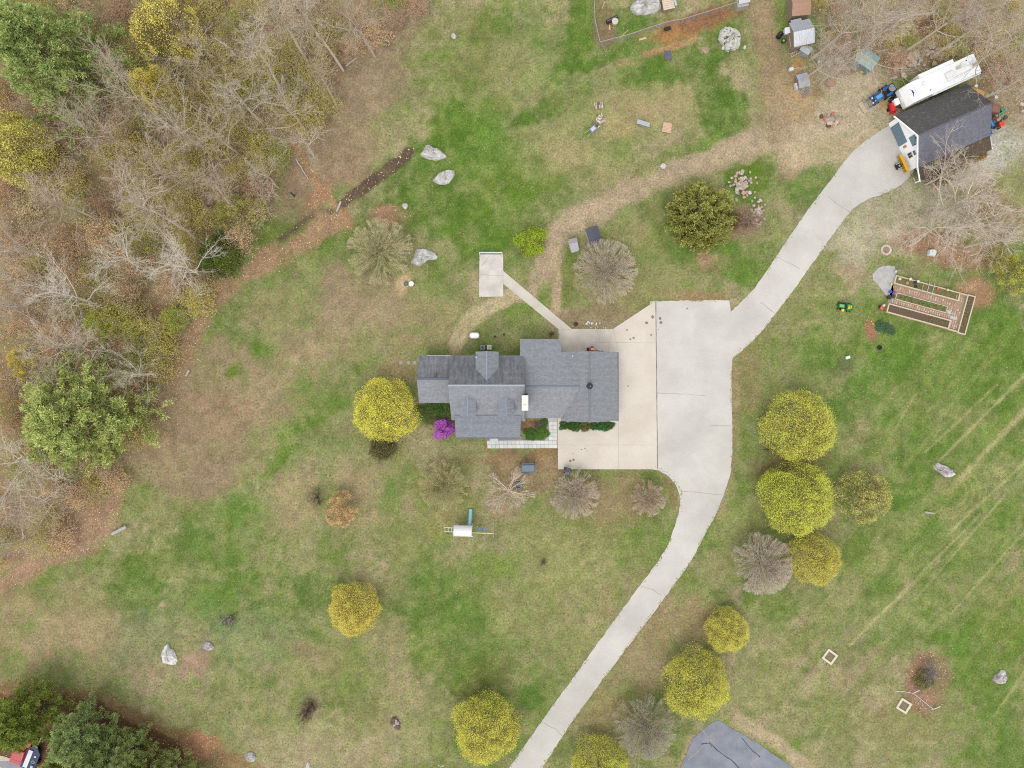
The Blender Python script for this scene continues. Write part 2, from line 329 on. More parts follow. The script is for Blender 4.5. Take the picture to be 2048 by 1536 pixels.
# leaf drift along the wood edge, the ditch, the brown bank at the bottom left
EDGE = [(0,1165),(80,1130),(165,1085),(215,1030),(240,960),(262,890),(300,830),(345,760),(372,700),(395,645),(440,585),(500,545),(570,500),(640,462),(690,440)]
WOODPOLY = [(-300,-300),(850,-300),(842,0),(790,50),(720,100),(660,170),(640,210),(600,280),(575,330),(545,390),(490,450),(455,540),(400,610),(360,680),(315,770),(270,860),(225,960),(180,1040),(90,1100),(0,1140),(-300,1200)]
wm = inpoly(WOODPOLY); WOOD = np.maximum(WOOD, wm)
lay(wm*0.9, FOREST, 0.5); lay(wm*sstep(.5,.62,n_mid)*.75, OLIVE, .15); lay(wm*sstep(.52,.64,n_sml)*.5, (150,112,84), .7)
strip(EDGE, 22, (170,136,110), .9, 1.2, .7, litter=1.0); strip([(0,1120),(110,1100),(190,1050)], 34, (172,140,116), .85, 1.1, .6, litter=.9)
strip([(250,900),(300,840),(350,770)], 44, (168,142,116), .75, .9, .6, litter=.6)
strip([(816,306),(770,345),(715,385),(665,420)], 11, MULCH, .95, .5, .3, litter=.9); strip([(588,292),(640,375),(700,446)], 9, (176,136,106), .9, .6, .5, litter=1.0)
strip([(640,415),(600,450),(560,480)], 7, MULCH, .8, .6, .4, litter=.6); blob(775,430,38,22,10,(184,144,116),.9,.7,litter=1.0); blob(640,395,40,24,-40,(172,132,104),.7,litter=.9)
strip([(-40,1375),(60,1390),(150,1400),(240,1432),(330,1470),(430,1515),(520,1560)], 26, (146,112,82), .85, .6, .6, litter=.25)
PINEPOLY = [(-300,1370),(0,1385),(150,1395),(240,1430),(330,1480),(420,1545),(420,1800),(-300,1800)]
pm = inpoly(PINEPOLY); WOOD = np.maximum(WOOD, pm); lay(pm*.9, (112,84,60), .3)
TRPOLY = [(1610,-300),(1600,0),(1640,60),(1650,130),(1680,150),(1760,130),(1800,160),(1950,105),(1960,170),(2000,230),(2048,250),(2300,260),(2300,-300)]
tm = inpoly(TRPOLY); WOOD = np.maximum(WOOD, tm); lay(tm*.85, (160,138,114), .4); lay(tm*sstep(.5,.62,n_mid)*.6, (140,132,88), .1)
blob(1900,60,60,50,0,(140,100,74),.8,litter=.6); blob(1900,500,110,34,10,(168,132,106),.75,.8,litter=.7); blob(1990,440,60,70,0,(150,126,102),.8,litter=.4)
blob(1853,1362,46,70,10,(158,124,102),.9,.15,.3,litter=.8); blob(1742,660,13,24,-15,(168,124,96),.95,.35,.4,litter=.9); blob(405,1495,34,24,0,(170,124,96),.8,litter=.9)
blob(765,905,36,20,0,(140,122,92),.6); blob(1500,450,44,36,0,(160,130,108),.8,litter=.4); blob(1068,858,27,24,0,(150,100,74),.9,.3,.3,litter=.5); blob(975,893,10,14,0,(148,96,70),.7)
blob(870,832,44,26,0,(118,112,66),.7); blob(1170,852,60,12,0,(150,110,84),.8,.2,.3)
TURF = GR*(1-WOOD)
def tint(noise, a, b, col, st):
    global CV
    w = (sstep(a, b, noise)*TURF*st)[...,None]; CV = CV*(1-w) + lin(col)*w
tint(fbm(GX,GY,3.2,5,21,.6), .54, .70, (178,166,122), .26); tint(fbm(GX,GY,2.2,5,22,.6), .54, .70, (96,122,48), .38); tint(fbm(GX,GY,5.5,5,23,.6), .57, .72, (168,150,118), .26); tint(fbm(GX,GY,1.3,4,24,.6), .56, .70, (146,152,88), .34)
CV = CV * (0.93 + 0.5*(n_f-0.5))[...,None] * (0.97 + 0.3*(n_sml-0.5))[...,None]
far = np.maximum(sstep(68,73.5,np.abs(GX)), sstep(52,57.5,np.abs(GY)))[...,None]      # beyond the plot: plain rough grass
CV = CV*(1-far) + (lin(STRAW)*.5 + lin(GREEN)*.5)*far
nyg, nxg = GX.shape
idx = np.arange(nyg*nxg).reshape(nyg, nxg)
GF = np.stack([idx[:-1,:-1], idx[:-1,1:], idx[1:,1:], idx[1:,:-1]], -1).reshape(-1, 4)
GZ = np.where((np.abs(GX) < 74) & (np.abs(GY) < 58), -0.02*n_mid - 0.02*n_f, -0.02)
gme = npmesh('ground', np.stack([GX, GY, GZ], -1).reshape(-1, 3), [GF])
ca = gme.color_attributes.new('cover', 'FLOAT_COLOR', 'POINT')
ca.data.foreach_set('color', np.concatenate([CV, np.ones_like(GX)[...,None]], -1).astype(np.float32).ravel())

def ground_mat():
    m = bpy.data.materials.new('lawn_and_soil'); m.use_nodes = True; nt = m.node_tree; N = nt.nodes; L = nt.links
    b = N['Principled BSDF']; b.inputs['Roughness'].default_value = 0.95; b.inputs['Specular IOR Level'].default_value = 0.1
    at = N.new('ShaderNodeAttribute'); at.attribute_name = 'cover'
    tc = N.new('ShaderNodeTexCoord')
    def noise(scale, det, rough=0.7):
        n = N.new('ShaderNodeTexNoise'); n.inputs['Scale'].default_value = scale; n.inputs['Detail'].default_value = det; n.inputs['Roughness'].default_value = rough
        L.new(tc.outputs['Object'], n.inputs['Vector']); return n
    n1 = noise(4.2, 8, 0.82); n2 = noise(1.1, 5); n3 = noise(7.0, 4, 0.7)
    r1 = N.new('ShaderNodeMapRange'); r1.inputs['From Min'].default_value = 0.30; r1.inputs['From Max'].default_value = 0.70; r1.inputs['To Min'].default_value = 0.42; r1.inputs['To Max'].default_value = 1.84
    L.new(n1.outputs['Fac'], r1.inputs['Value'])
    mul = N.new('ShaderNodeVectorMath'); mul.operation = 'SCALE'; L.new(at.outputs['Color'], mul.inputs[0]); L.new(r1.outputs['Result'], mul.inputs['Scale'])
    # dry straw blades showing through, green blades showing through
    mx = N.new('ShaderNodeMix'); mx.data_type = 'RGBA'; mx.blend_type = 'MULTIPLY'
    cr = N.new('ShaderNodeValToRGB'); e = cr.color_ramp.elements
    e[0].position = 0.34; e[0].color = (0.84, 1.04, 0.80, 1); e[1].position = 0.66; e[1].color = (1.18, 0.99, 1.20, 1)
    L.new(n3.outputs['Fac'], cr.inputs['Fac']); mx.inputs['Factor'].default_value = 0.8
    L.new(mul.outputs['Vector'], mx.inputs[6]); L.new(cr.outputs['Color'], mx.inputs[7])
    mx2 = N.new('ShaderNodeMix'); mx2.data_type = 'RGBA'; mx2.blend_type = 'MULTIPLY'; mx2.inputs['Factor'].default_value = 0.6
    cr2 = N.new('ShaderNodeValToRGB'); e = cr2.color_ramp.elements
    e[0].position = 0.35; e[0].color = (0.82, 0.95, 0.78, 1); e[1].position = 0.65; e[1].color = (1.16, 1.06, 1.16, 1)
    L.new(n2.outputs['Fac'], cr2.inputs['Fac']); L.new(mx.outputs[2], mx2.inputs[6]); L.new(cr2.outputs['Color'], mx2.inputs[7])
    L.new(mx2.outputs[2], b.inputs['Base Color'])
    bp = N.new('ShaderNodeBump'); bp.inputs['Strength'].default_value = 0.5; bp.inputs['Distance'].default_value = 0.12
    L.new(n1.outputs['Fac'], bp.inputs['Height']); L.new(bp.outputs['Normal'], b.inputs['Normal'])
    return m
gmat = ground_mat()
ground = link('ground', gme, gmat); ground['kind'] = 'structure'

# samplers of the ground maps, for scattering
def gsample(F, x, y):
    j = np.clip(((x + 74)/gs).astype(int) + 7, 0, nxg-1); i = np.clip(((y + 58)/gs).astype(int) + 7, 0, nyg-1)
    return F[i, j]

# leaf-like and bark-like materials take their colour from the object
def obj_col_mat(name, leaf, hue=0.03, val=0.35, rough=0.7):
    m = bpy.data.materials.new(name); m.use_nodes = True; nt = m.node_tree; N = nt.nodes; L = nt.links
    b = N['Principled BSDF']; out = N['Material Output']; oi = N.new('ShaderNodeObjectInfo'); ge = N.new('ShaderNodeNewGeometry')
    hsv = N.new('ShaderNodeHueSaturation'); L.new(oi.outputs['Color'], hsv.inputs['Color'])
    def rng(mn, mx, src):
        r = N.new('ShaderNodeMapRange'); r.inputs['To Min'].default_value = mn; r.inputs['To Max'].default_value = mx; L.new(src, r.inputs['Value']); return r.outputs['Result']
    rnd = ge.outputs['Random Per Island']
    wn_ = N.new('ShaderNodeTexWhiteNoise'); wn_.noise_dimensions = '1D'; L.new(rnd, wn_.inputs['W'])
    L.new(rng(0.5-hue, 0.5+hue, rnd), hsv.inputs['Hue']); L.new(rng(1-val, 1+val, wn_.outputs['Value']), hsv.inputs['Value'])
    b.inputs['Roughness'].default_value = rough; b.inputs['Specular IOR Level'].default_value = 0.15
    L.new(hsv.outputs['Color'], b.inputs['Base Color'])
    if leaf:
        tr = N.new('ShaderNodeBsdfTranslucent'); L.new(hsv.outputs['Color'], tr.inputs['Color'])
        mx = N.new('ShaderNodeMixShader'); mx.inputs[0].default_value = 0.35
        L.new(b.outputs[0], mx.inputs[1]); L.new(tr.outputs[0], mx.inputs[2]); L.new(mx.outputs[0], out.inputs['Surface'])
    return m
MLEAF = obj_col_mat('leaf_blades', True, 0.016, 0.17); MNEED = obj_col_mat('needles', True, 0.03, 0.38); MBARK = obj_col_mat('bark', False, 0.012, 0.22, 0.9); MPETAL = obj_col_mat('petals', True, 0.035, 0.45)
MLITTER = obj_col_mat('dead_leaves', False, 0.035, 0.45, 0.9)
# ------------------------------------------------------------------ paved ground
def paved(name, rgb, rgb2, scale, joints=None, speck=0.12, k=1.0):
    m = bpy.data.materials.new(name); m.use_nodes = True; nt = m.node_tree; N = nt.nodes; L = nt.links
    b = N['Principled BSDF']; b.inputs['Roughness'].default_value = 0.9; b.inputs['Specular IOR Level'].default_value = 0.2
    tc = N.new('ShaderNodeTexCoord')
    def noise(s, d, r=0.6):
        n = N.new('ShaderNodeTexNoise'); n.inputs['Scale'].default_value = s; n.inputs['Detail'].default_value = d; n.inputs['Roughness'].default_value = r
        L.new(tc.outputs['Object'], n.inputs['Vector']); return n.outputs['Fac']
    cr = N.new('ShaderNodeValToRGB'); e = cr.color_ramp.elements
    e[0].position = 0.36; e[0].color = C4(rgb2, k); e[1].position = 0.62; e[1].color = C4(rgb, k)
    L.new(noise(scale, 7, 0.62), cr.inputs['Fac'])
    r = N.new('ShaderNodeMapRange'); r.inputs['From Min'].default_value = 0.3; r.inputs['From Max'].default_value = 0.7; r.inputs['To Min'].default_value = 1-speck; r.inputs['To Max'].default_value = 1+speck
    L.new(noise(14.0, 5, 0.7), r.inputs['Value'])
    v = N.new('ShaderNodeVectorMath'); v.operation = 'SCALE'; L.new(cr.outputs['Color'], v.inputs[0]); L.new(r.outputs['Result'], v.inputs['Scale'])
    L.new(v.outputs['Vector'], b.inputs['Base Color'])
    bp = N.new('ShaderNodeBump'); bp.inputs['Strength'].default_value = 0.15; bp.inputs['Distance'].default_value = 0.01
    L.new(noise(30, 3), bp.inputs['Height']); L.new(bp.outputs['Normal'], b.inputs['Normal'])
    return m
rj = random.Random(3)
def ragged(pts, amp=1.2, step=9):
    """irregular broken edge along pixel points"""
    out = []
    n = len(pts)
    for i in range(n):
        x0,y0 = pts[i]; x1,y1 = pts[(i+1)%n]; d = math.hypot(x1-x0,y1-y0); k = max(1,int(d/step))
        for j in range(k):
            t = j/k; out.append((x0+(x1-x0)*t+rj.uniform(-amp,amp), y0+(y1-y0)*t+rj.uniform(-amp,amp)))
    return out
right = smooth_px([(1465,716),(1463,768),(1465,878),(1463,923),(1459,953),(1446,992),(1431,1030),(1409,1070),(1386,1115),(1361,1152),(1290,1248),(1217,1344),(1150,1436),(1084,1536),(1036,1612)],4,False)
left = smooth_px([(964,1612),(1018,1536),(1085,1440),(1154,1344),(1226,1244),(1294,1152),(1320,1116),(1336,1088),(1349,1053),(1357,1025),(1360,1004),(1357,983),(1348,966),(1336,952),(1318,941)],4,False)
spur_r = smooth_px([(1829,338),(1812,362),(1778,384),(1738,398),(1705,420),(1668,466),(1600,562),(1540,642),(1503,684),(1470,712)],4,False)
spur_l = smooth_px([(1461,624),(1512,572),(1562,498),(1620,414),(1660,362),(1692,318),(1722,289),(1758,262),(1781,249)],4,False)
drive_px = [(1300,602.5),(1380,601),(1458,600)] + spur_l + spur_r + right + left + [(1300,938)]
asphalt = paved('weathered_asphalt', (221,217,209), (203,198,190), 0.16, speck=0.09)
drive = struct('driveway', MB().prism(px2xy(ragged(drive_px, .8, 6)), -0.06, 0.03), asphalt)
cream = paved('pale_concrete', (230,220,207), (217,205,190), 0.22, speck=0.05)
apron = struct('concrete_apron', MB().prism(px2xy([(1310.5,602),(1314,938.5),(1116,938.5),(1115,836),(1200,800),(1226,660),(1226.5,657.5)]), -0.06, 0.055), cream)
greyc = paved('grey_beige_concrete', (222,213,201), (206,196,183), 0.5, speck=0.06)
walk = struct('back_walkway', MB().prism(px2xy([(1226,658),(1226,720),(1100,720),(1117,680),(1117,658.5),(1005,566.5),(1005,540.5),(1143,657.8)]), -0.06, 0.045), greyc)
pad = struct('concrete_pad', MB().prism(px2xy([(959,509),(1006.5,509),(1006.5,593),(958,594)]), -0.06, 0.07), paved('stained_concrete', (230,221,211), (204,197,190), 0.6, speck=0.07))
def ribbon(pts, w, z, name, mat, parent, jit=0.0):
    P = [Wp(*p)[:2] for p in pts]; Q = []
    for (a, b) in zip(P[:-1], P[1:]):
        k = max(1, int(math.hypot(b[0]-a[0], b[1]-a[1])/0.5))
        Q += [(a[0]+(b[0]-a[0])*j/k + rj.uniform(-jit,jit), a[1]+(b[1]-a[1])*j/k + rj.uniform(-jit,jit)) for j in range(k)]
    Q.append(P[-1]); vs = []
    for i, q in enumerate(Q):
        a = Q[max(0,i-1)]; b = Q[min(len(Q)-1,i+1)]; d = math.hypot(b[0]-a[0], b[1]-a[1]) or 1
        ww = w*(0.6+0.8*rj.random())/2; nx, ny = -(b[1]-a[1])/d*ww, (b[0]-a[0])/d*ww
        vs += [(q[0]+nx, q[1]+ny, z), (q[0]-nx, q[1]-ny, z)]
    mb = MB().add(vs, [(2*i+1, 2*i+3, 2*i+2, 2*i) for i in range(len(Q)-1)])
    return mb.build(name, mat, parent)
CRK = M('crack_filler', (96,92,90), .95, .3, 6); CRKL = M('hairline_crack', (168,163,157), .95, .3, 6)
for pts in [[(1312,786),(1360,788),(1410,791)],[(1360,983),(1400,985),(1446,990)],[(1284,1172),(1306,1180),(1324,1190)],[(1082,1443),(1112,1458),(1126,1473)],[(1550,512),(1580,528),(1600,538)],[(1655,392),(1680,412),(1698,424)],[(1420,850),(1464,852)],[(1520,604),(1548,626)]]:
    ribbon(pts, 0.05, 0.034, 'crack', CRKL, drive, .06)
ribbon([(1697,424),(1735,400),(1775,385)], .07, .034, 'crack', CRKL, drive, .05)
ribbon([(1311.5,603),(1315,937)], .07, .059, 'expansion_joint', M('joint_tar',(120,112,104),.9,.3,8), apron, .01)
for pts in [[(1226,658),(1236,700)],[(1226,685),(1310,686)],[(1116,890),(1314,890)],[(1237,843),(1237,938)]]:
    ribbon(pts, .035, .059, 'control_joint', M('control_joint',(192,180,166),.9,.2,8), apron, 0)
ribbon([(959,549),(1006,552)], .05, .074, 'control_joint', M('control_joint',(192,180,166)), pad, .02); ribbon([(962,532),(972,524),(977,513)], .05, .074, 'crack', CRKL, pad, .03)
ribbon([(1117,658),(1144,660)], .035, .049, 'control_joint', M('control_joint',(192,180,166)), walk, 0); ribbon([(1190,685),(1226,685)], .04, .049, 'control_joint', M('control_joint',(192,180,166)), walk, 0)
STN = M('oil_stain', (150,134,120), .85, .3, 5)
for i, (x,y,r) in enumerate([(1140.5,921.5,.19),(1147,919.5,.17),(1146,907,.07),(1163,899,.08),(1170,897,.09),(1174,901,.06),(1260.5,678.5,.14),(1267,676,.16),(1305,634,.2),(1293,646,.2),(1302,670,.12),(1254,660,.12),(1256,772,.1)]):
    mb = MB(); n = 12; c = Wp(x,y)
    mb.add([(c[0]+r*rj.uniform(.7,1.15)*math.cos(6.283*j/n), c[1]+r*rj.uniform(.7,1.15)*math.sin(6.283*j/n), .06) for j in range(n)], [tuple(range(n))]); mb.build('stain', STN, apron)
for (x,y,r) in [(1320,637,.2),(1322,645,.2),(1374,617,.12),(1316,659,.07)]:
    mb = MB(); n = 12; c = Wp(x,y)
    mb.add([(c[0]+r*rj.uniform(.7,1.15)*math.cos(6.283*j/n), c[1]+r*rj.uniform(.7,1.15)*math.sin(6.283*j/n), .035) for j in range(n)], [tuple(range(n))]); mb.build('stain', M('tar_spot',(140,132,126),.9,.3,5), drive)
# dark asphalt court at the bottom
court_px = [(1424,1444),(1437,1440),(1482,1465),(1535,1500),(1580,1530),(1660,1600),(1330,1600),(1366,1525),(1385,1478)]
court = struct('asphalt_court', MB().prism(px2xy(ragged(court_px, 1.5, 8)), -0.06, 0.03), paved('blue_grey_asphalt', (152,155,165), (134,137,148), 0.5, speck=0.16))
for pts in [[(1402,1488),(1420,1486),(1440,1505),(1462,1520),(1490,1548)],[(1484,1476),(1500,1496),(1520,1514)],[(1418,1484),(1424,1494)]]:
    ribbon(pts, .10, .035, 'sealed_crack', M('tar_seal',(72,74,84),.7,.2,5), court, .06)
for pts in [[(1400,1450),(1412,1470),(1430,1488)],[(1430,1462),(1410,1490),(1376,1520)],[(1500,1530),(1520,1510)]]:
    ribbon(pts, .07, .035, 'crack', M('sandy_crack',(176,166,150),.9,.3,5), court, .08)
# road corner, bottom left
road = struct('road', MB().prism(px2xy([(-300,1440),(0,1517),(30,1520),(68,1535),(140,1568),(140,1900),(-300,1900)]), -0.06, 0.03), paved('road_asphalt', (168,166,174), (152,150,158), 0.5, speck=0.08))
ribbon([(-60,1500),(0,1516.5),(34,1521),(70,1534)], .5, .036, 'road_edge', M('road_edge_sand',(214,200,182),.9,.2,4), road, .05)
# gravel pad by the garden
gravel = struct('gravel_patch', MB().prism(px2xy(ragged([(1745,548),(1756,536),(1772,531),(1790,533),(1792,550),(1788,566),(1786,578),(1782,596),(1772,590),(1758,574),(1746,560)], 1.5, 5)), -0.05, 0.02), paved('crushed_stone', (200,196,193), (184,180,178), 1.5, speck=0.25))

def inside(poly):
    ins = np.zeros(GX.shape, bool); n = len(poly)
    for i in range(n):
        (x0,y0),(x1,y1) = poly[i], poly[(i+1)%n]; c = ((y0 > PY) != (y1 > PY))
        with np.errstate(divide='ignore', invalid='ignore'): ins ^= c & (PX < (x1-x0)*(PY-y0)/(y1-y0)+x0)
    return ins
PAVED = np.zeros(GX.shape, bool)
for poly in [drive_px,[(1310.5,602),(1314,938.5),(1116,938.5),(1115,836),(1200,800),(1226,660)],[(1226,658),(1226,720),(1100,720),(1117,680),(1117,658.5),(1005,566.5),(1005,540.5),(1143,657.8)],[(959,509),(1006.5,509),(1006.5,593),(958,594)],court_px,[(-300,1440),(0,1517),(30,1520),(68,1535),(140,1568),(140,1900),(-300,1900)],[(838,706),(1040,706),(1040,676),(1124,676),(1124,700),(1238,700),(1238,846),(1116,846),(1116,898),(972,898),(972,880),(905,878),(895,808),(838,808)],[(1777,247),(1819,342),(1843,362),(1990,300),(1950,160)],[(1745,545),(1795,530),(1955,592),(1926,670),(1766,624)]]:
    PAVED |= inside(poly)

# paver walk in front of the house: every block is laid singly
pav = struct('paver_walk', MB().prism(px2xy([(974.5,880.5),(1044,879.5),(1088,881),(1097,872),(1097,836),(1114.5,836),(1115,896),(974.5,897)]), -0.05, 0.018), M('paver_bed',(190,188,184),.9,.2,6))
PVM = [M('paver_light',(232,232,229),.85,.08,5), M('paver_grey',(218,219,219),.85,.08,5), M('paver_cream',(227,225,214),.85,.08,5)]
def piece(parent, poly, z0, z1, mat, name): return MB().prism(poly, z0, z1).build(name, mat, parent)
for r in range(2):
    for i in range(17):
        x0 = 975 + i*8.2 - (0 if r else 1); x1 = x0+7.7
        if x1 > 1114: continue
        piece(pav, px2xy([(x0,881.3+r*7.9),(x1,881.3+r*7.9),(x1,888.6+r*7.6),(x0,888.6+r*7.6)]), .018, .05+rj.uniform(-.006,.006), rj.choice(PVM), 'paver')
for r in range(6):
    for i in range(2):
        x0 = 1097.6+i*8.4; y0 = 836.5+r*7.4
        piece(pav, px2xy([(x0,y0),(x0+7.9,y0),(x0+7.9,y0+6.9),(x0,y0+6.9)]), .018, .05+rj.uniform(-.006,.006), rj.choice(PVM), 'paver')
for i in range(3):
    c = Wp([802,817,829.5][i], 725.5)
    o = MB().cyl(0,0,-.03,.05,.26,.24,14).build('stepping_stone', M('concrete_disc',(178,170,160),.9,.2,5), loc=c, bevel=.02)
    tag(o, ['round concrete stepping stone farthest from the house wing','middle one of three round concrete stepping stones','round concrete stepping stone next to the house wing'][i], 'stepping stone', 'stepping stones by the left wing')

# ------------------------------------------------------------------ the house
def shingles(name, rgb, dark, stain=0.0, speck=0.16, moss=False):
    m = bpy.data.materials.new(name); m.use_nodes = True; nt = m.node_tree; N = nt.nodes; L = nt.links
    b = N['Principled BSDF']; b.inputs['Roughness'].default_value = 0.92; b.inputs['Specular IOR Level'].default_value = 0.15
    tc = N.new('ShaderNodeTexCoord')
    def noise(s, d, r=0.6, vec=None):
        n = N.new('ShaderNodeTexNoise'); n.inputs['Scale'].default_value = s; n.inputs['Detail'].default_value = d; n.inputs['Roughness'].default_value = r
        L.new(vec or tc.outputs['Object'], n.inputs['Vector']); return n.outputs['Fac']
    br = N.new('ShaderNodeTexBrick'); br.inputs['Scale'].default_value = 1.0; br.inputs['Brick Width'].default_value = 0.32; br.inputs['Row Height'].default_value = 0.14
    br.inputs['Mortar Size'].default_value = 0.012; br.inputs['Mortar Smooth'].default_value = 0.4; br.inputs['Bias'].default_value = 0.1
    br.inputs['Color1'].default_value = C4(rgb, .88); br.inputs['Color2'].default_value = C4(rgb, 1.14); br.inputs['Mortar'].default_value = C4(dark)
    L.new(tc.outputs['Object'], br.inputs['Vector'])
    r = N.new('ShaderNodeMapRange'); r.inputs['From Min'].default_value = 0.3; r.inputs['From Max'].default_value = 0.7; r.inputs['To Min'].default_value = 1-speck; r.inputs['To Max'].default_value = 1+speck
    L.new(noise(10, 5, 0.8), r.inputs['Value'])
    v = N.new('ShaderNodeVectorMath'); v.operation = 'SCALE'; L.new(br.outputs['Color'], v.inputs[0]); L.new(r.outputs['Result'], v.inputs['Scale'])
    last = v.outputs['Vector']
    if stain:
        mp = N.new('ShaderNodeMapping'); mp.inputs['Scale'].default_value = (3.2, 0.5, 0.5); L.new(tc.outputs['Object'], mp.inputs['Vector'])
        rr = N.new('ShaderNodeMapRange'); rr.inputs['From Min'].default_value = 0.40; rr.inputs['From Max'].default_value = 0.66; rr.inputs['To Min'].default_value = 0; rr.inputs['To Max'].default_value = stain
        L.new(noise(1.0, 6, 0.65, mp.outputs['Vector']), rr.inputs['Value'])
        mx = N.new('ShaderNodeMix'); mx.data_type = 'RGBA'; L.new(rr.outputs['Result'], mx.inputs[0]); L.new(last, mx.inputs[6]); mx.inputs[7].default_value = C4(dark)
        last = mx.outputs[2]
    if moss:
        rr = N.new('ShaderNodeMapRange'); rr.inputs['From Min'].default_value = 0.63; rr.inputs['From Max'].default_value = 0.70; L.new(noise(3.4, 3, 0.6), rr.inputs['Value'])
        mx = N.new('ShaderNodeMix'); mx.data_type = 'RGBA'; L.new(rr.outputs['Result'], mx.inputs[0]); L.new(last, mx.inputs[6]); mx.inputs[7].default_value = C4((150,150,132))
        last = mx.outputs[2]
    L.new(last, b.inputs['Base Color'])
    return m
SH = shingles('grey_shingles', (155,157,162), (123,125,130), speck=.10); SHB = shingles('algae_stained_shingles', (148,150,156), (104,104,108), .75, speck=.12); SHD = shingles('dormer_shingles', (150,154,163), (120,123,131), speck=.10)
SID = M('white_siding', (240,240,238), .6, .05, 2); TRIM = M('white_trim', (246,246,246), .5, .03, 2); GLASS = M('window_glass', (60,70,80), .1, .1, 2, spec=.8); BRKC = M('pale_chimney_brick', (246,230,220), .85, .12, 6)
RC = M('ridge_cap', (128,132,142), .9, .15, 8); FLASH = M('lead_flashing', (122,128,146), .6, .1, 4)
house = thing('house', 'grey shingled house with two dormers, pale chimney and attached garage', 'house', (0,0,0))
def wallbox(x0,x1,y0,y1,z): return MB().box(x0,x1,y0,y1,0,z)
def gable_x(x0, x1, y0, y1, yr, ze, zr, t=.12):           # walls with gables facing +-x (ridge along x)
    mb = MB(); pr = [(y0,0),(y1,0),(y1,ze),(yr,zr),(y0,ze)]
    n = 5; mb.add([(x0,y,z) for y,z in pr]+[(x1,y,z) for y,z in pr], [tuple(range(n-1,-1,-1)), tuple(range(n,2*n))]+[(i,(i+1)%n,n+(i+1)%n,n+i) for i in range(n)]); return mb
def gable_y(y0, y1, x0, x1, xr, ze, zr):
    mb = MB(); pr = [(x0,0),(x1,0),(x1,ze),(xr,zr),(x0,ze)]
    n = 5; mb.add([(x,y0,z) for x,z in pr]+[(x,y1,z) for x,z in pr], [tuple(range(n)), tuple(range(2*n-1,n-1,-1))]+[(i,n+i,n+(i+1)%n,(i+1)%n) for i in range(n)]); return mb
gable_x(-7.0,1.25,-4.0,3.15,-.17,3.2,6.7).build('wall', SID, house)
gable_x(-11.0,-7.1,-2.1,3.25,.63,2.75,4.4).build('wall', SID, house)
gable_y(-4.15,3.55,6.25,12.55,9.1,2.7,5.2).build('wall', SID, house)
MB().box(1.3,5.75,-3.9,5.2,0,2.5).build('wall', SID, house)
# main roof
MB().slab([(-7.38,-.17,7.0),(1.48,-.17,7.0),(1.48,-4.35,3.25),(-7.28,-4.35,3.25)], .16).build('front_roof', SH, house)
MB().slab([(-7.38,-.16,6.99),(-7.28,3.44,3.3),(1.42,3.44,3.3),(1.48,-.16,6.99)], .16).build('back_roof', SHB, house)
MB().slab([(-6.86,-3.75,3.90),(1.06,-3.75,3.90),(1.0,-6.48,2.75),(-6.80,-6.48,2.75)], .14).build('porch_roof', shingles('porch_shingles',(144,147,155),(110,113,120),speck=.14), house)
for x in (-6.5,-3.8,-1.2,.8): MB().box(x-.08,x+.08,-6.28,-6.12,0,2.72).build('porch_post', TRIM, house)
MB().box(-6.8,1.0,-6.62,-6.5,2.62,2.72).build('gutter', M('grey_gutter',(112,114,118),.6), house)
MB().box(-7.36,1.46,-.27,-.07,6.93,7.035).build('ridge_cap', M('pale_ridge_cap',(176,180,186),.9,.12,8), house)
# left wing
MB().slab([(-11.3,.63,4.62),(-7.1,.63,4.62),(-7.1,-2.3,2.85),(-11.25,-2.3,2.85)], .14).build('wing_roof', SH, house)
MB().slab([(-11.3,.64,4.61),(-11.25,3.5,2.85),(-7.1,3.5,2.85),(-7.1,.64,4.61)], .14).build('wing_roof', SHB, house)
MB().box(-11.3,-7.2,.50,.76,4.56,4.66).build('ridge_cap', M('dark_ridge_cap',(108,112,126),.9,.15,8), house)
MB().slab([(-7.34,3.3,3.4),(-7.05,3.3,3.5),(-7.2,1.0,5.0),(-7.4,1.0,4.9)], .1).build('roof_cricket', RC, house)
# connector and garage
MB().slab([(1.3,-.25,4.7),(8.25,-.25,4.7),(6.6,3.86,3.19),(5.94,3.86,3.19),(5.94,5.45,2.6),(.97,5.45,2.6),(.97,3.3,3.40),(1.3,3.3,3.40)], .14).build('connector_roof', SH, house)
MB().slab([(1.45,-.26,4.69),(1.45,-4.12,2.75),(6.05,-4.12,2.75),(8.25,-.26,4.69)], .14).build('connector_roof', SH, house)
MB().box(1.5,8.0,-.34,-.16,4.62,4.73).build('ridge_cap', RC, house)
MB().slab([(9.1,3.86,5.5),(5.94,3.86,2.75),(5.94,-4.5,2.75),(9.1,-4.5,5.5)], .14).build('garage_roof', SH, house)
MB().slab([(9.11,3.86,5.49),(9.11,-4.5,5.49),(12.85,-4.5,2.75),(12.80,3.86,2.75)], .14).build('garage_roof', SH, house)
MB().box(9.0,9.22,-4.5,3.86,5.42,5.535).build('ridge_cap', RC, house)
MB().box(12.83,12.93,-4.5,3.86,2.55,2.68).build('gutter', M('dark_drip_edge',(96,104,92),.6,.1,3), house)
cup = MB().cyl(9.1,-.25,5.3,5.95,.36,.30,12).cyl(9.1,-.25,5.95,6.25,.36,.05,12).build('roof_turbine', M('dark_metal',(62,72,84),.45,.2,4,metal=.3), house)
MB().cyl(9.1,-.25,6.2,6.34,.08,.05,8).build('finial', M('light_metal',(170,176,184),.4,.1,4), cup)
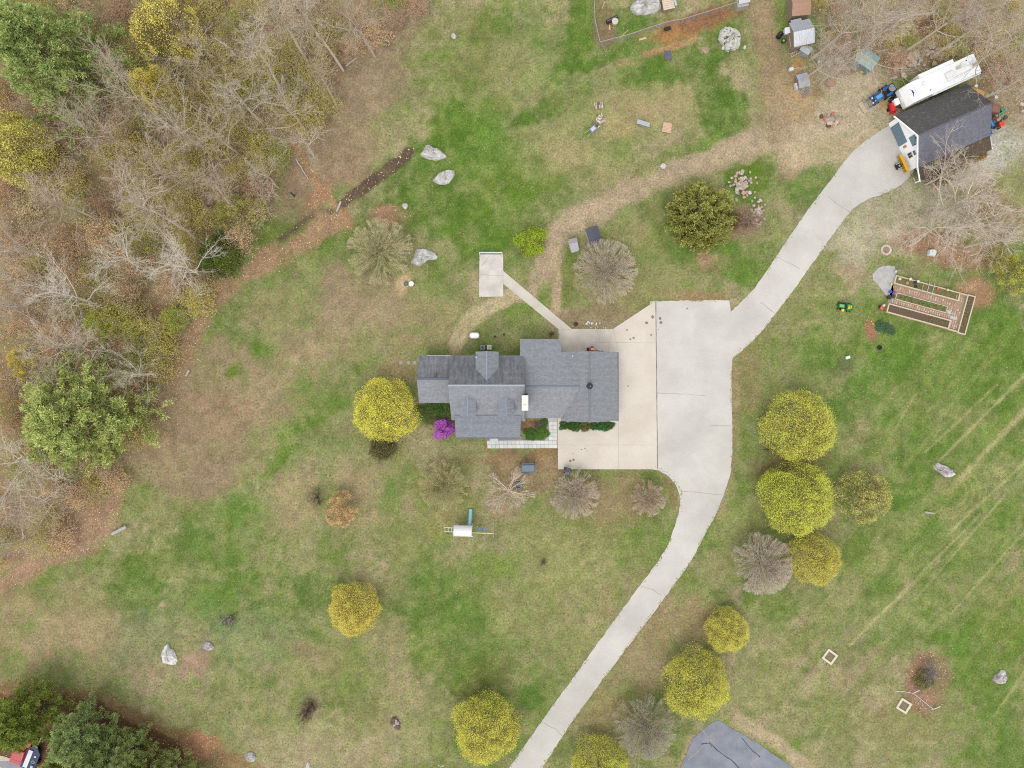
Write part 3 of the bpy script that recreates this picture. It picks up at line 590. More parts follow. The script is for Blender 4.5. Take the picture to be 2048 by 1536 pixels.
# dormers
for xc in (-5.18,-.68):
    MB().box(xc-.80,xc+.80,-3.55,-1.6,3.6,5.4).build('dormer_wall', SID, house)
    for s in (-1,1):
        MB().slab([(xc,-1.0,5.98),(xc,-3.72,5.98),(xc+s*.95,-3.72,5.42),(xc+s*.95,-1.0,5.42)], .1).build('dormer_roof', SHD, house)
    MB().box(xc-.06,xc+.06,-3.72,-1.3,5.93,6.0).build('ridge_cap', M('light_blue_ridge',(150,158,172),.9,.1,8), house)
    w = MB().box(xc-.4,xc+.4,-3.60,-3.54,4.3,5.2).build('window', TRIM, house); MB().box(xc-.33,xc+.33,-3.62,-3.59,4.37,5.13).build('pane', GLASS, w)
xb = -2.94; BDS = shingles('back_dormer_shingles',(158,163,168),(120,124,130),speck=.12)
MB().box(xb-1.2,xb+1.2,1.5,3.6,2.6,5.0).build('dormer_wall', SID, house)
for s in (-1,1):
    MB().slab([(xb,.4,6.45),(xb,3.82,6.45),(xb+s*1.36,3.82,4.95),(xb+s*1.36,.6,4.95)], .1).build('dormer_roof', BDS, house)
MB().box(xb-.08,xb+.08,.5,3.82,6.38,6.475).build('ridge_cap', M('light_blue_ridge',(150,158,172)), house)
w = MB().box(xb-.5,xb+.5,3.6,3.66,3.4,4.6).build('window', TRIM, house); MB().box(xb-.43,xb+.43,3.65,3.68,3.47,4.53).build('pane', GLASS, w)
# chimney of courses of brick
ch = MB().box(1.16,1.80,-2.98,-1.34,2.5,8.0).build('chimney', BRKC, house)
MB().box(1.11,1.85,-3.03,-1.29,8.0,8.12).build('chimney_cap', M('chimney_cap',(250,238,230),.8,.08,6), ch)
MB().box(1.28,1.68,-2.35,-2.31,8.12,8.135).build('chimney_cap_joint', M('cap_joint',(206,180,166),.9), ch)
MB().box(1.06,1.9,-1.34,-1.14,4.0,4.28).build('flashing', M('dark_flashing',(84,82,84),.6), ch)
MB().slab([(1.02,-3.0,3.35),(1.62,-3.0,3.35),(1.62,-4.5,3.05),(1.02,-4.5,3.05)],.1).build('roof_return', SH, house)
MB().cyl(-9.1,1.1,4.2,4.75,.16,.16,10).build('vent_pipe', M('rusty_vent',(118,86,74),.8,.2,5), house)
for (x,y,z) in [(-4.2,3.15,5.55),(7.25,3.35,4.0)]: MB().cyl(x,y,z-.2,z+.12,.07,.07,8).build('vent_pipe', TRIM, house)
MB().box(-10.3,-7.5,3.4,3.46,2.86,2.92).build('gutter', M('pale_gutter',(190,194,198),.5), house)
MB().box(12.0,12.6,-4.62,-4.5,.2,2.5).build('downspout', TRIM, house)
for y0 in (-3.8,-.1):
    d = MB().box(12.55,12.60,y0,y0+3.1,.05,2.3).build('garage_door', TRIM, house)
    for k in range(4): MB().box(12.60,12.62,y0+.05,y0+3.05,.1+k*.55,.58+k*.55).build('panel', M('door_panel',(232,232,230),.5,.03), d)
for (x,z) in [(-5.4,1.0),(-2.6,1.0)]:
    w = MB().box(x,x+1.0,-4.06,-4.0,z,z+1.4).build('window', TRIM, house); MB().box(x+.08,x+.92,-4.08,-4.05,z+.08,z+1.32).build('pane', GLASS, w)
d = MB().box(-.6,.4,-4.07,-4.0,.1,2.2).build('front_door', M('dark_door',(90,60,56),.5), house); MB().tube([(.28,-4.12,1.1),(.28,-4.12,1.25)],.02).build('handle', M('brass',(180,150,80),.3,metal=.8), d)
MB().box(-3.4,1.2,-6.95,-6.5,0,.16).build('porch_edge', M('porch_slate',(150,152,160),.9,.15,6), house)
MB().ob(Wp(988,880)[0],Wp(988,880)[1],0,.22,1.05,.4).build('front_step', M('pale_step',(224,228,220),.8,.06), house)
MB().ob(Wp(1104,836)[0],Wp(1104,839)[1],0,.2,1.0,.5).build('front_step', M('grey_step',(196,200,200),.8,.1,6), house)

# ------------------------------------------------------------------ barn
bc = Wp(1798,294.5); bang = math.atan2(2.63,5.94)
BW, BD, ZE, ZR = 3.25, 9.1, 2.2, 4.55
barn = thing('barn', 'white gabled barn with dark moss flecked roof beside the camper', 'barn', (bc[0], bc[1], 0), bang)
WH = M('barn_white', (250,250,252), .6, .03, 2, k=1.5)
mb = gable_x(0, BD, -BW, BW, 0, ZE, ZR); mb.build('wall', WH, barn)
ov = .25
def zs(y): return ZR + .12 - (abs(y))*(ZR-ZE)/BW
SHBA = shingles('mossy_shaded_shingles', (108,105,106), (78,74,73), .3, .3, True); SHBB = shingles('slate_grey_shingles', (132,132,144), (98,96,106), .25, .3)  # moss, plus a darker grey that paints in the upper slope's shade
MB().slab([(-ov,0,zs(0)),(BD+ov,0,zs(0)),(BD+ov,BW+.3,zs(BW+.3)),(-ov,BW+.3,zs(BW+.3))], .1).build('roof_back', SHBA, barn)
MB().slab([(-ov,-.01,zs(0)),(BD+ov,-.01,zs(0)),(BD+ov,-BW-.1,zs(BW+.1)),(-ov,-BW-.1,zs(BW+.1))], .1).build('roof_front', SHBB, barn)
MB().slab([(-ov,-BW-.1,zs(BW+.1)-.05),(BD+ov,-BW-.1,zs(BW+.1)-.05),(BD+ov,-BW-1.75,1.55),(-ov,-BW-1.75,1.55)], .1).build('lean_to_roof', shingles('leaf_strewn_shingles',(112,98,82),(74,62,54),.6,.35,True), barn)
MB().box(-ov,BD+ov,-.1,.1,zs(0)-.04,zs(0)+.04).build('ridge_cap', M('barn_ridge',(104,102,110),.9,.2,6), barn)
for s in (-1,1): MB().slab([(-ov-.1,s*.0,zs(0)+.02),(-ov,s*.0,zs(0)+.02),(-ov,s*(BW+.3),zs(BW+.3)+.02),(-ov-.1,s*(BW+.3),zs(BW+.3)+.02)], .2).build('rake_board', WH, barn)
MB().slab([(-ov-.1,-BW-.1,zs(BW+.1)),(-ov,-BW-.1,zs(BW+.1)),(-ov,-BW-1.8,1.57),(-ov-.1,-BW-1.8,1.57)], .15).build('rake_board', WH, barn)
for x in (.05, 4.8, 9.5): MB().box(x-.06,x+.06,-BW-1.7,-BW-1.58,0,1.5).build('lean_to_post', WH, barn)
MB().box(0,.1,-BW-1.7,-BW-.9,.02,.16).build('lean_to_sill', M('pale_sill',(216,210,196),.8), barn)
BLU = M('blue_grey_door', (132,158,172), .5, .06, 2)
gd = MB().box(-.05,-.005,.05,2.65,.1,1.95).build('garage_door', BLU, barn)
for k in range(4): MB().box(-.07,-.05,.1,2.6,.14+k*.45,.54+k*.45).build('panel', M('blue_grey_panel',(126,154,170),.5,.06), gd)
ld = MB().box(-.06,-.005,-.8,.35,2.55,3.75).build('loft_door', BLU, barn); MB().box(-.09,-.06,-.75,-.70,3.0,3.3).build('hinge', M('black_iron',(40,42,44),.6), ld)
MB().cyl(-.2,-.1,3.95,4.1,.09,.09,8).build('lamp', M('black_iron',(40,42,44),.6), barn)
wd = MB().box(-.06,-.005,-1.9,-1.25,1.0,1.9).build('window', TRIM, barn)
for k in range(2): MB().box(-.08,-.06,-1.86+k*.32,-1.6+k*.32,1.05,1.85).build('pane', GLASS, wd)
w2 = MB().box(-.06,-.005,-1.85,-1.3,2.15,2.65).build('window', TRIM, barn)
for k in range(3):
    for j in range(2): MB().box(-.08,-.06,-1.82+k*.175,-1.68+k*.175,2.18+j*.23,2.38+j*.23).build('pane', GLASS, w2)
MB().box(-.12,-.005,-.45,-.2,.9,1.5).build('notice_board', M('rust_board',(214,160,120),.8), barn)

# ------------------------------------------------------------------ camper trailer
cc = Wp(1877,161,3.0)
camper = thing('travel_trailer', 'long white camper trailer parked behind the barn', 'trailer', (cc[0]+.65, cc[1]+.33, 0), math.radians(24.6))
CW = M('camper_white', (250,250,250), .35, .02, 1.5, spec=.5, k=1.3); CR = M('camper_roof', (246,246,248), .6, .03, 1.2, k=1.15)
prof = [(-4.7,.75),(-4.75,1.7),(-4.35,2.75),(-3.6,3.05),(4.3,3.1),(4.55,2.95),(4.6,.75)]
mb = MB(); n = len(prof)
mb.add([(x,-1.2,z) for x,z in prof]+[(x,1.2,z) for x,z in prof], [tuple(range(n-1,-1,-1)), tuple(range(n,2*n))]+[(i,(i+1)%n,n+(i+1)%n,n+i) for i in range(n)])
mb.build('body', CW, camper, bevel=.1)
MB().box(-3.3,4.35,-1.1,1.1,3.06,3.14).build('roof', CR, camper, bevel=.03)
so = MB().box(-2.6,2.0,1.18,1.65,.9,2.9).build('slide_out', CW, camper, bevel=.05)
MB().box(-2.55,1.95,1.0,1.62,2.9,2.95).build('slide_out_roof', CR, so)
MB().box(.1,1.2,-.3,.35,3.1,3.38).build('air_conditioner', M('ac_white',(252,252,250),.4,.02), camper, bevel=.06)
for (x,y,s) in [(-2.6,.35,.42),(2.6,.5,.5),(3.7,.1,.5)]: MB().box(x-s/2,x+s/2,y-s/2,y+s/2,3.12,3.26).build('roof_vent', M('vent_white',(250,250,250),.5,.02), camper, bevel=.03)
MB().box(1.7,2.3,.2,.6,3.12,3.2).build('skylight', M('tan_skylight',(214,204,180),.4), camper, bevel=.02)
for (x,y) in [(3.2,.75),(-2.2,-.7)]: MB().cyl(x,y,3.1,3.24,.06,.06,8).build('plumbing_vent', M('black_iron',(40,42,44)), camper)
MB().box(-2.0,4.4,-1.42,-1.2,2.75,2.9).build('awning', M('awning_white',(236,238,242),.5), camper, bevel=.04)
for (x,l) in [(-.6,1.6),(1.9,2.0)]: MB().box(x,x+l,-1.225,-1.2,1.1,1.5).build('side_stripe', M('navy_stripe',(50,70,110),.5), camper)
for x in (-.2,.9): MB().wheel(x,-1.12,.36,.36,.2).build('wheel', M('tyre_black',(44,44,46),.9,.2,5), camper); MB().wheel(x,1.12,.36,.36,.2).build('wheel', M('tyre_black',(44,44,46)), camper)
MB().tube([(-4.5,-.9,.6),(-5.9,0,.55)],.06).tube([(-4.5,.9,.6),(-5.9,0,.55)],.06).tube([(-5.7,0,.0),(-5.7,0,.7)],.05).build('hitch', M('black_iron',(40,42,44)), camper)
MB().prism([(-5.45,-.35),(-5.3,-.42),(-4.85,-.4),(-4.85,.4),(-5.3,.42),(-5.45,.35)],.6,1.25).build('gas_bottle_cover', CW, camper, bevel=.08)
# the dark graphic and the line of print on the front cap (they lie on its sloping face)
def capz(x): return 3.05 - ( -3.6 - x)*(0.30/0.75) + .02
mk = MB()
for a in [[(-4.2,.62),(-4.1,.3),(-4.0,.1),(-4.12,.05)],[(-4.12,.16),(-3.95,.3),(-3.98,.12),(-4.1,-.02)],[(-4.1,.12),(-3.98,.1),(-4.0,-.2),(-4.2,-.75)],[(-4.15,.05),(-3.95,.0),(-3.9,-.12),(-4.05,-.15)]]:
    mk.add([(x,y,capz(x)) for x,y in a], [(0,1,2,3)])
mk.build('front_graphic', M('navy_print',(64,66,120),.5,.2,4), camper)
mk = MB()
for k in range(9): mk.add([(-3.78,.5-k*.1,capz(-3.78)),(-3.72,.5-k*.1,capz(-3.72)),(-3.72,.43-k*.1,capz(-3.72)),(-3.78,.43-k*.1,capz(-3.78))], [(0,1,2,3)])
mk.build('front_print', M('grey_print',(150,150,160),.6), camper)
# ------------------------------------------------------------------ vegetation
def unit(v): return v/np.maximum(1e-9, np.linalg.norm(v, axis=-1, keepdims=True))
def grow(rng, S, D, Ln, R, K=4, wander=.15, up=0.0, tip=.35):
    """polylines from starts S along D; returns points (B,K,3), radii (B,K)"""
    B = len(S); P = np.zeros((B,K,3)); P[:,0] = S; d = unit(D.copy()); RR = np.zeros((B,K)); RR[:,0] = R
    for k in range(1,K):
        d = unit(d + wander*rng.randn(B,3) + np.array([0,0,up]))
        P[:,k] = P[:,k-1] + d*(Ln/(K-1))[:,None]; RR[:,k] = R*(1-(1-tip)*k/(K-1))
    return P, RR
def kids(rng, P, RR, m, t0, ang, ang_sd, lf, lsd, rf, Ls):
    B, K, _ = P.shape; t = t0 + (1-t0)*rng.rand(B,m); t[:,0] = 0.97
    f = t*(K-1); i = np.minimum(f.astype(int), K-2); fr = (f-i)[...,None]; b = np.arange(B)[:,None]
    S = P[b,i]*(1-fr) + P[b,i+1]*fr; T = unit(P[b,i+1]-P[b,i]); r = RR[b,i]*(1-fr[...,0]) + RR[b,i+1]*fr[...,0]
    q = unit(np.cross(T, rng.randn(B,m,3))); a = ang + ang_sd*rng.randn(B,m); a[:,0] *= .3
    D = T*np.cos(a)[...,None] + q*np.sin(a)[...,None]
    L = Ls[:,None]*lf*(1.15-.55*t)*np.exp(lsd*rng.randn(B,m))
    return S.reshape(-1,3), D.reshape(-1,3), L.ravel(), np.maximum(.008, r*rf).ravel()
class Geo:
    def __init__(s): s.V = []; s.F4 = []; s.F3 = []; s.n = 0
    def tubes(s, P, RR, n):
        B, K, _ = P.shape; T = unit(np.gradient(P, axis=1)); ref = np.where(np.abs(T[...,2:3]) < .9, np.array([0,0,1.0]), np.array([1.0,0,0]))
        U = unit(np.cross(T, ref)); Wv = np.cross(T, U); a = np.arange(n)*2*np.pi/n
        V = P[:,:,None] + RR[:,:,None,None]*(np.cos(a)[:,None]*U[:,:,None] + np.sin(a)[:,None]*Wv[:,:,None])
        i = s.n + np.arange(B*K*n).reshape(B,K,n); j = np.roll(i,-1,2)
        s.F4.append(np.stack([i[:,:-1],i[:,1:],j[:,1:],j[:,:-1]],-1).reshape(-1,4)); s.V.append(V.reshape(-1,3)); s.n += B*K*n
    def leaves(s, c, size, rng, flat=.5, asp=.6):
        """diamond blades at c"""
        N = len(c); nrm = unit(rng.randn(N,3)*(1-flat) + np.array([0,0,1.0])*flat*2); u = unit(np.cross(nrm, rng.randn(N,3))); v = np.cross(nrm, u)
        sz = (size*(.6+.8*rng.rand(N)))[:,None]
        V = np.stack([c-u*sz*.5, c+v*sz*.5*asp, c+u*sz*.5, c-v*sz*.5*asp],1)
        i = s.n + np.arange(N*4).reshape(N,4); s.F4.append(i); s.V.append(V.reshape(-1,3)); s.n += N*4
    def tufts(s, c, d, L, w, m, rng, spread=.9):
        """needle sprays: m thin blades fanning out of one shared point"""
        N = len(c); dd = unit(d[:,None] + spread*rng.randn(N,m,3)); sd = unit(np.cross(dd, rng.randn(N,m,3)))
        l = L*(.6+.7*rng.rand(N,m,1)); A0 = c[:,None] + dd*l; p1 = A0 + sd*w; p2 = A0 - sd*w
        V = np.concatenate([c[:,None], np.stack([p1,p2],2).reshape(N,2*m,3)],1)
        base = s.n + (np.arange(N)*(2*m+1))[:,None]; k = np.arange(m)
        F = np.stack([np.repeat(base,m,1), base+1+2*k, base+2+2*k],-1); s.F3.append(F.reshape(-1,3)); s.V.append(V.reshape(-1,3)); s.n += N*(2*m+1)
    def mesh(s, name): return npmesh(name, np.concatenate(s.V), ([np.concatenate(s.F4)] if s.F4 else []) + ([np.concatenate(s.F3)] if s.F3 else []))

def tmpl_bare(seed, h=14, cr=4.5, leafy=0, style='forest'):
    """returns (trunk mesh, crown mesh); crown = fine branches, optionally with opening buds"""
    rng = np.random.RandomState(seed); wood = Geo(); fine = Geo()
    lean = rng.randn(3)*np.array([.06,.06,0])
    P0, R0 = grow(rng, np.zeros((1,3)), np.array([[0,0,1.0]])+lean, np.array([h*.8]), np.array([.13+h*.005]), 7, .05, .05, .3); wood.tubes(P0, R0, 7)
    m1 = rng.randint(11,16); S, D, L, R = kids(rng, P0, R0, m1, .34, .85, .25, .42*cr/4.5*14/h, .22, .55, np.array([h*.8]))
    P1, R1 = grow(rng, S, D, L, R, 6, .16, .08, .3); wood.tubes(P1, R1, 5)
    S, D, L, R = kids(rng, P1, R1, 6, .22, .7, .25, .52, .25, .55, L); P2, R2 = grow(rng, S, D, L, np.maximum(R,.02), 5, .18, .05, .35); wood.tubes(P2, R2, 4)
    S, D, L, R = kids(rng, P2, R2, 5, .2, .65, .25, .55, .25, .6, L); P3, R3 = grow(rng, S, D, L, np.maximum(R,.014), 4, .2, .03, .5); fine.tubes(P3, R3, 3)
    S, D, L, R = kids(rng, P3, R3, 5, .15, .6, .25, .66, .25, .7, L); P4, R4 = grow(rng, S, D, L, np.maximum(R,.009), 3, .2, .03, .6); fine.tubes(P4, R4, 3)
    if leafy: fine.leaves(np.repeat(P4[:,-1],leafy,0) + rng.randn(len(P4)*leafy,3)*.16, .17, rng)
    return wood.mesh('trunk'), fine.mesh('branches')

def exit_len(S, D, r, h, tz):
    """distance from S along D to the surface of the crown's dome"""
    a = np.array([r,r,h-tz]); s = (S-np.array([0,0,tz]))/a; d = D/a
    A_ = (d*d).sum(1); B_ = (s*d).sum(1); C_ = (s*s).sum(1)-1; disc = np.maximum(0, B_*B_-A_*C_)
    return np.maximum(.05, (-B_+np.sqrt(disc))/A_)
def tmpl_round(seed, r=3.6, h=5.0, n=(13,7,6,4), bud=0, budsize=.13, tw=.011, el=(.28,1.45), shell=0, jitter=.22, rad=.6, tmax=1.5):
    """short-trunked tree with a dome of radiating branches; buds/leaves on the twig ends. returns trunk, twigs, leaf meshes"""
    rng = np.random.RandomState(seed); wood = Geo(); fine = Geo(); lf = Geo(); tz = h*.22; O = np.array([0,0,tz*.5])
    P0, R0 = grow(rng, np.zeros((1,3)), np.array([[0,0,1.0]]), np.array([tz*1.15]), np.array([.15]), 3, .04, 0, .8); wood.tubes(P0, R0, 8)
    az = np.arange(n[0])*2.39996 + rng.rand(n[0])*.5; e = el[0] + (el[1]-el[0])*(np.arange(n[0])+.5)/n[0]
    D = np.stack([np.cos(az)*np.cos(e), np.sin(az)*np.cos(e), np.sin(e)],1); S = np.tile([[0,0,tz]],(n[0],1)) + rng.randn(n[0],3)*.06
    L = exit_len(S, D, r, h, tz)*rng.uniform(.70,.95,n[0]); P1, R1 = grow(rng, S, D, L, np.full(n[0],.045), 6, .12, .0, .25); wood.tubes(P1, R1, 5)
    def level(P, RR, m, t0, ang, cap, f, rmin, wob, K):
        S, D, L, R = kids(rng, P, RR, m, t0, ang, .22, 1.0, .2, .6, np.ones(len(P)))
        D = unit(D + rad*unit(S-O)); L = np.minimum(cap*rng.uniform(.6,1.2,len(S)), exit_len(S, D, r, h, tz)*rng.uniform(f,1.0,len(S)))
        return grow(rng, S, D, L, np.maximum(R*.7, rmin), K, wob, .0, .55)
    P2, R2 = level(P1, R1, n[1], .15, .6, r*.5, .65, .014, .15, 4); wood.tubes(P2, R2, 4)
    P3, R3 = level(P2, R2, n[2], .1, .6, tmax, .7, tw*1.25, .14, 4); fine.tubes(P3, R3, 3)
    P4, R4 = level(P3, R3, n[3], .1, .55, tmax*.75, .75, tw, .15, 3); fine.tubes(P4, R4, 3)
    if bud:
        c = np.concatenate([P4[:,-1], P4[:,-2], P3[:,-1]]); c = np.repeat(c, bud, 0) + rng.randn(len(c)*bud,3)*jitter; lf.leaves(c, budsize, rng, .45, .75)
    if shell:
        q = unit(rng.randn(shell,3)); q[:,2] = np.abs(q[:,2]) - .12; a = np.arctan2(q[:,1],q[:,0]); lump = 1+.07*np.sin(a*3+seed)+.06*np.sin(a*5+q[:,2]*5+seed)+.06*np.sin(q[:,2]*9+a*4)
        gap = np.sin(a*5+q[:,2]*6+seed*1.3)+np.sin(a*9-q[:,2]*11+seed)+.8*np.sin(a*2+q[:,2]*14); kp = gap+rng.randn(shell)*.6 > -1.25; q = q[kp]; lump = lump[kp]; shell = len(q)
        c = q*((.72+.28*rng.rand(shell)**.5)*lump)[:,None]*np.array([r,r,h-tz])*.98 + np.array([0,0,tz]); c += rng.randn(shell,3)*.08; lf.leaves(c, budsize, rng, .45, .75)
    return wood.mesh('trunk'), fine.mesh('twigs'), (lf.mesh('foliage') if bud else None)

def tmpl_pine(seed, h=15, r=5.5, nb=60, dens=1.0, flat=0.15, clump=1):
    rng = np.random.RandomState(seed); wood = Geo(); nd = Geo()
    P0, R0 = grow(rng, np.zeros((1,3)), np.array([[0,0,1.0]]), np.array([h]), np.array([.28]), 7, .02, .02, .1); wood.tubes(P0, R0, 7)
    t = .08 + .90*np.arange(nb)/nb; az = np.arange(nb)*2.39996 + rng.rand(nb)*.6
    z = t*h; ln = r*np.clip((1-t)/.85,0,1)**.65*(.75+.4*rng.rand(nb)) + .5
    S = np.stack([np.interp(z, P0[0,:,2], P0[0,:,0]), np.interp(z, P0[0,:,2], P0[0,:,1]), z],1)
    D = np.stack([np.cos(az), np.sin(az), np.full(nb,flat)+.5*t**3],1)
    P1, R1 = grow(rng, S, D, ln, np.full(nb,.06), 5, .06, .03, .3); wood.tubes(P1, R1, 4)
    S, D, L, R = kids(rng, P1, R1, 7, .3, .75, .2, .42, .2, .5, ln); D[:,2] = D[:,2]*.35 + .15; P2, R2 = grow(rng, S, D, L, np.full(len(S),.02), 4, .12, .06, .5); wood.tubes(P2, R2, 3)
    k = int(11*dens); B = len(P2); tt = .25 + .75*rng.rand(B,k); f = tt*3; i = np.minimum(f.astype(int),2); fr = (f-i)[...,None]; b = np.arange(B)[:,None]
    c = (P2[b,i]*(1-fr)+P2[b,i+1]*fr).reshape(-1,3) + rng.randn(B*k,3)*np.array([.16,.16,.08]); d = np.repeat(unit(P2[:,-1]-P2[:,0]),k,0) + np.array([0,0,.7])
    nd.tufts(c, unit(d), .40, .045, 8, rng, .8)
    return wood.mesh('trunk'), nd.mesh('needles')

def tmpl_shrub(seed, r=1.2, h=1.4, nl=1400, ls=.13, stems=9, hollow=.55, lump=.25, leaf=True):
    rng = np.random.RandomState(seed); wood = Geo(); lf = Geo()
    az = np.arange(stems)*2.39996; e = .5+.9*rng.rand(stems); D = np.stack([np.cos(az)*np.cos(e),np.sin(az)*np.cos(e),np.sin(e)],1); L = np.full(stems, .85*h)
    P1, R1 = grow(rng, np.zeros((stems,3)), D, L, np.full(stems,.03), 4, .12, .05, .4); wood.tubes(P1,R1,4)
    S, D, L, R = kids(rng, P1, R1, 7, .2, .7, .25, .55, .2, .6, L); P2, R2 = grow(rng, S, D, L, np.maximum(R*.7,.009), 3, .18, .05, .6); wood.tubes(P2,R2,3)
    S, D, L, R = kids(rng, P2, R2, 4, .2, .7, .25, .7, .2, .7, L); P3, R3 = grow(rng, S, D, L, np.full(len(S),.008), 3, .18, .05, .8); wood.tubes(P3,R3,3)
    if leaf:
        q = unit(rng.randn(nl,3)); q[:,2] = np.abs(q[:,2])
        az = np.arctan2(q[:,1],q[:,0]); bump = 1+lump*(np.sin(az*3+seed)*.4+np.sin(az*5+2.1*seed)*.35+np.sin(q[:,2]*7+az*2)*.35)
        rad = (hollow+(1-hollow)*rng.rand(nl)**.6)*bump
        c = q*rad[:,None]*np.array([r,r,h*.78]); c[:,2] += h*.16; c += rng.randn(nl,3)*.06; lf.leaves(c, ls, rng, .45, .7)
    return wood.mesh('stems'), (lf.mesh('foliage') if leaf else None)

def plant(name, label, cat, base, meshes, cols, sc=1.0, rz=0.0, group=None, szr=1.0):
    """meshes: list of (part name, mesh, material); cols: colour for each"""
    t = thing(name, label, cat, base, rz, group); t.scale = (sc, sc, sc*szr)
    for (pn, me, mat), c in zip(meshes, cols):
        if me is None: continue
        o = bpy.data.objects.new(pn, me); COL.objects.link(o); o.parent = t; o.color = c
        if not me.materials: me.materials.append(mat)
    return t
rv = random.Random(11)
BARE = [tmpl_bare(s, 14, 4.6) for s in (21,22,23,24,25,26)]
BUDB = [tmpl_bare(s, 14, 4.4, 2) for s in (31,32)]
GREY = [(196,184,166),(188,174,154),(206,197,182),(182,166,146)]
def bare(px, py, h, label, r=4.5, col=None, kind=None, name='bare_tree', group='bare trees in the woods'):
    k = kind if kind is not None else rv.randrange(len(BARE)); T = BARE[k]; z = h*.72; b = Wp(px, py, z); c = col or rv.choice(GREY)
    t = plant(name, label, 'tree', (b[0],b[1],-.05), [('trunk',T[0],MBARK),('branches',T[1],MBARK)], [C4(c,1.45),C4(c,1.5)], r/4.5, rv.uniform(0,6.28), group)
    t.scale = (r/4.5, r/4.5, h/14.0); return t
LB = [(250,190,15,4.6,'bare grey tree between the big top left pine and the yellow tree'),(425,262,12,4.2,'pale bare tree with spidery branches right of the lower yellow tree'),(300,330,15,4.8,'pale crooked bare tree left of the spidery bare tree'),
 (505,110,15,4.6,'bare grey tree right of the upper yellow woodland tree'),(560,40,15,4.6,'bare tree at the top edge of the woods, left of the tallest trunks'),(640,55,15,4.2,'bare tree with arching limbs at the top of the woods'),(715,30,14,4.0,'bare tree nearest the lawn at the top of the woods'),
 (565,205,13,4.0,'bare tree inside the wood edge above the brown lawn'),(470,190,13,4.0,'bare greenish grey tree between two paler trees in the upper woods'),(300,430,16,6.0,'largest white limbed bare tree in the middle of the woods'),
 (360,540,10,4.2,'bare broom shaped tree left of the dark green cedar'),(120,410,13,4.2,'bare tree over rusty brush at the left of the woods'),(5,490,12,3.4,'small white twigged tree at the left edge, above the orange brush'),(125,600,12,4.2,'bare tree with a broken white limb in the lower woods'),
 (95,690,12,4.6,'bare arching tree above the yellow brush at the left edge'),(185,700,9,3.4,'bare tree between the lime trees and the lower pine'),(25,925,14,6.0,'white barked bare tree at the left edge below the lower pine'),(70,1010,10,4.2,'bare tree leaning over the leaf drift below the lower pine'),
 (15,1090,9,3.6,'lowest bare tree at the left edge of the woods'),(265,745,9,3.2,'low bare tree right of the lower pine'),(390,110,12,3.8,'bare tree right beside the upper yellow woodland tree'),(420,395,12,4.0,'bare tree above the dark green cedar'),
 (520,345,9,3.2,'thin bare tree at the wood edge above the old post'),(225,520,11,3.8,'bare tree amid ochre brush in the middle left woods'),(600,280,8,2.8,'bent bare tree at the corner of the leaf strip'),(60,560,10,3.2,'bare twiggy tree over orange brush at the left edge'),
 (350,250,13,3.8,'bare tree just left of the spidery pale tree'),(190,250,13,3.8,'bare tree below the large top left pine'),(640,160,11,3.4,'small bare tree on the wood edge beside a fallen branch'),(10,640,11,3.6,'bare tree at the left edge left of the lime trees')]
for (x,y,h,r,l) in LB: bare(x,y,h,l,r)
RB = [(1700,35,14,4.6,'bare tree with thick pale trunk behind the white roofed coop'),(1650,110,11,3.8,'bare tree overhanging the small grey box and ladder'),(1765,55,14,4.6,'bare tree above the teal shelter'),(1815,10,14,4.0,'bare tree at the top edge right of the teal shelter'),
 (1680,128,8,2.8,'low bare tree between the ladder and the teal shelter'),(1905,20,15,4.0,'bare tree in rusty brush at the top right'),(1985,20,16,4.2,'tall bare tree near the top right corner'),
 (2040,70,15,4.6,'bare tree at the right edge above the barn'),(2030,150,13,5.0,'wide bare tree at the right edge beside the barn'),(2060,230,12,3.6,'bare tree at the right edge by the gravel')]
for (x,y,h,r,l) in RB: bare(x,y,h,l,r,(190,177,160),group='bare trees by the barn')
for (x,y,h,r,l) in [(1945,395,11,6.6,'widest bare tree on the right, south of the barn'),(1880,470,9,4.2,'bare tree leaning over the gravel above the garden'),(1960,440,9,5.0,'dense bare tree right beside the widest bare tree'),(2010,470,10,4.4,'bare tree at the right edge above the garden'),(1900,345,7,3.0,'bare tree against the barn lean-to roof')]:
    bare(x,y,h,l,r,(196,183,166),group='bare trees south of the barn')

# round-headed trees in the lawn: leafing maples
MAP = [tmpl_round(s, 3.9, 6.2, (18,8,6,4), 1, .105, .010, (.05,1.45), 13000, .18) for s in (41,42,43)]
MSP = [tmpl_round(s, 3.9, 5.6, (17,8,6,4), 1, .11, .012, (.05,1.45), 0, .16) for s in (51,52)]
RND = [tmpl_round(s, 3.9, 4.6, (64,5,5,5), 0, .1, .009, (-.02,1.45), rad=1.7, tmax=1.4) for s in (61,62,63)]
def maple(px, py, diam, col, label, T, hs=1.0, wood=(184,172,122), name='leafing_maple', group='leafing yellow trees on the lawn', k=2.1, base_r=3.95):
    z = 3.2*hs*diam/131; b = Wp(px,py,z); sc = diam/2/PPM*(H-z)/H/base_r
    return plant(name, label, 'tree', (b[0],b[1],-.05), [('trunk',T[0],MBARK),('twigs',T[1],MBARK),('foliage',T[2],MLEAF)], [C4(wood,1.1),C4(wood,1.1),C4(col,k)], sc, rv.uniform(0,6.28), group, hs)
maple(767,820,132,(200,194,80),'bright yellow round tree left of the house',MAP[0])
maple(1606,853,146,(184,183,80),'round yellow green tree highest right of the driveway',MAP[1])
maple(1602,1000,150,(182,185,76),'largest yellow green tree, below the round one right of the driveway',MAP[2]); maple(1553,968,60,(178,186,80),'small bright green tree touching the largest yellow green tree',MAP[0])
maple(1733,995,112,(178,174,100),'thinly leafed olive tree right of the largest yellow green tree',MSP[0],wood=(180,168,110))
maple(1634,1122,104,(188,178,84),'amber green tree right of the dense bare tree by the driveway bend',MAP[0])
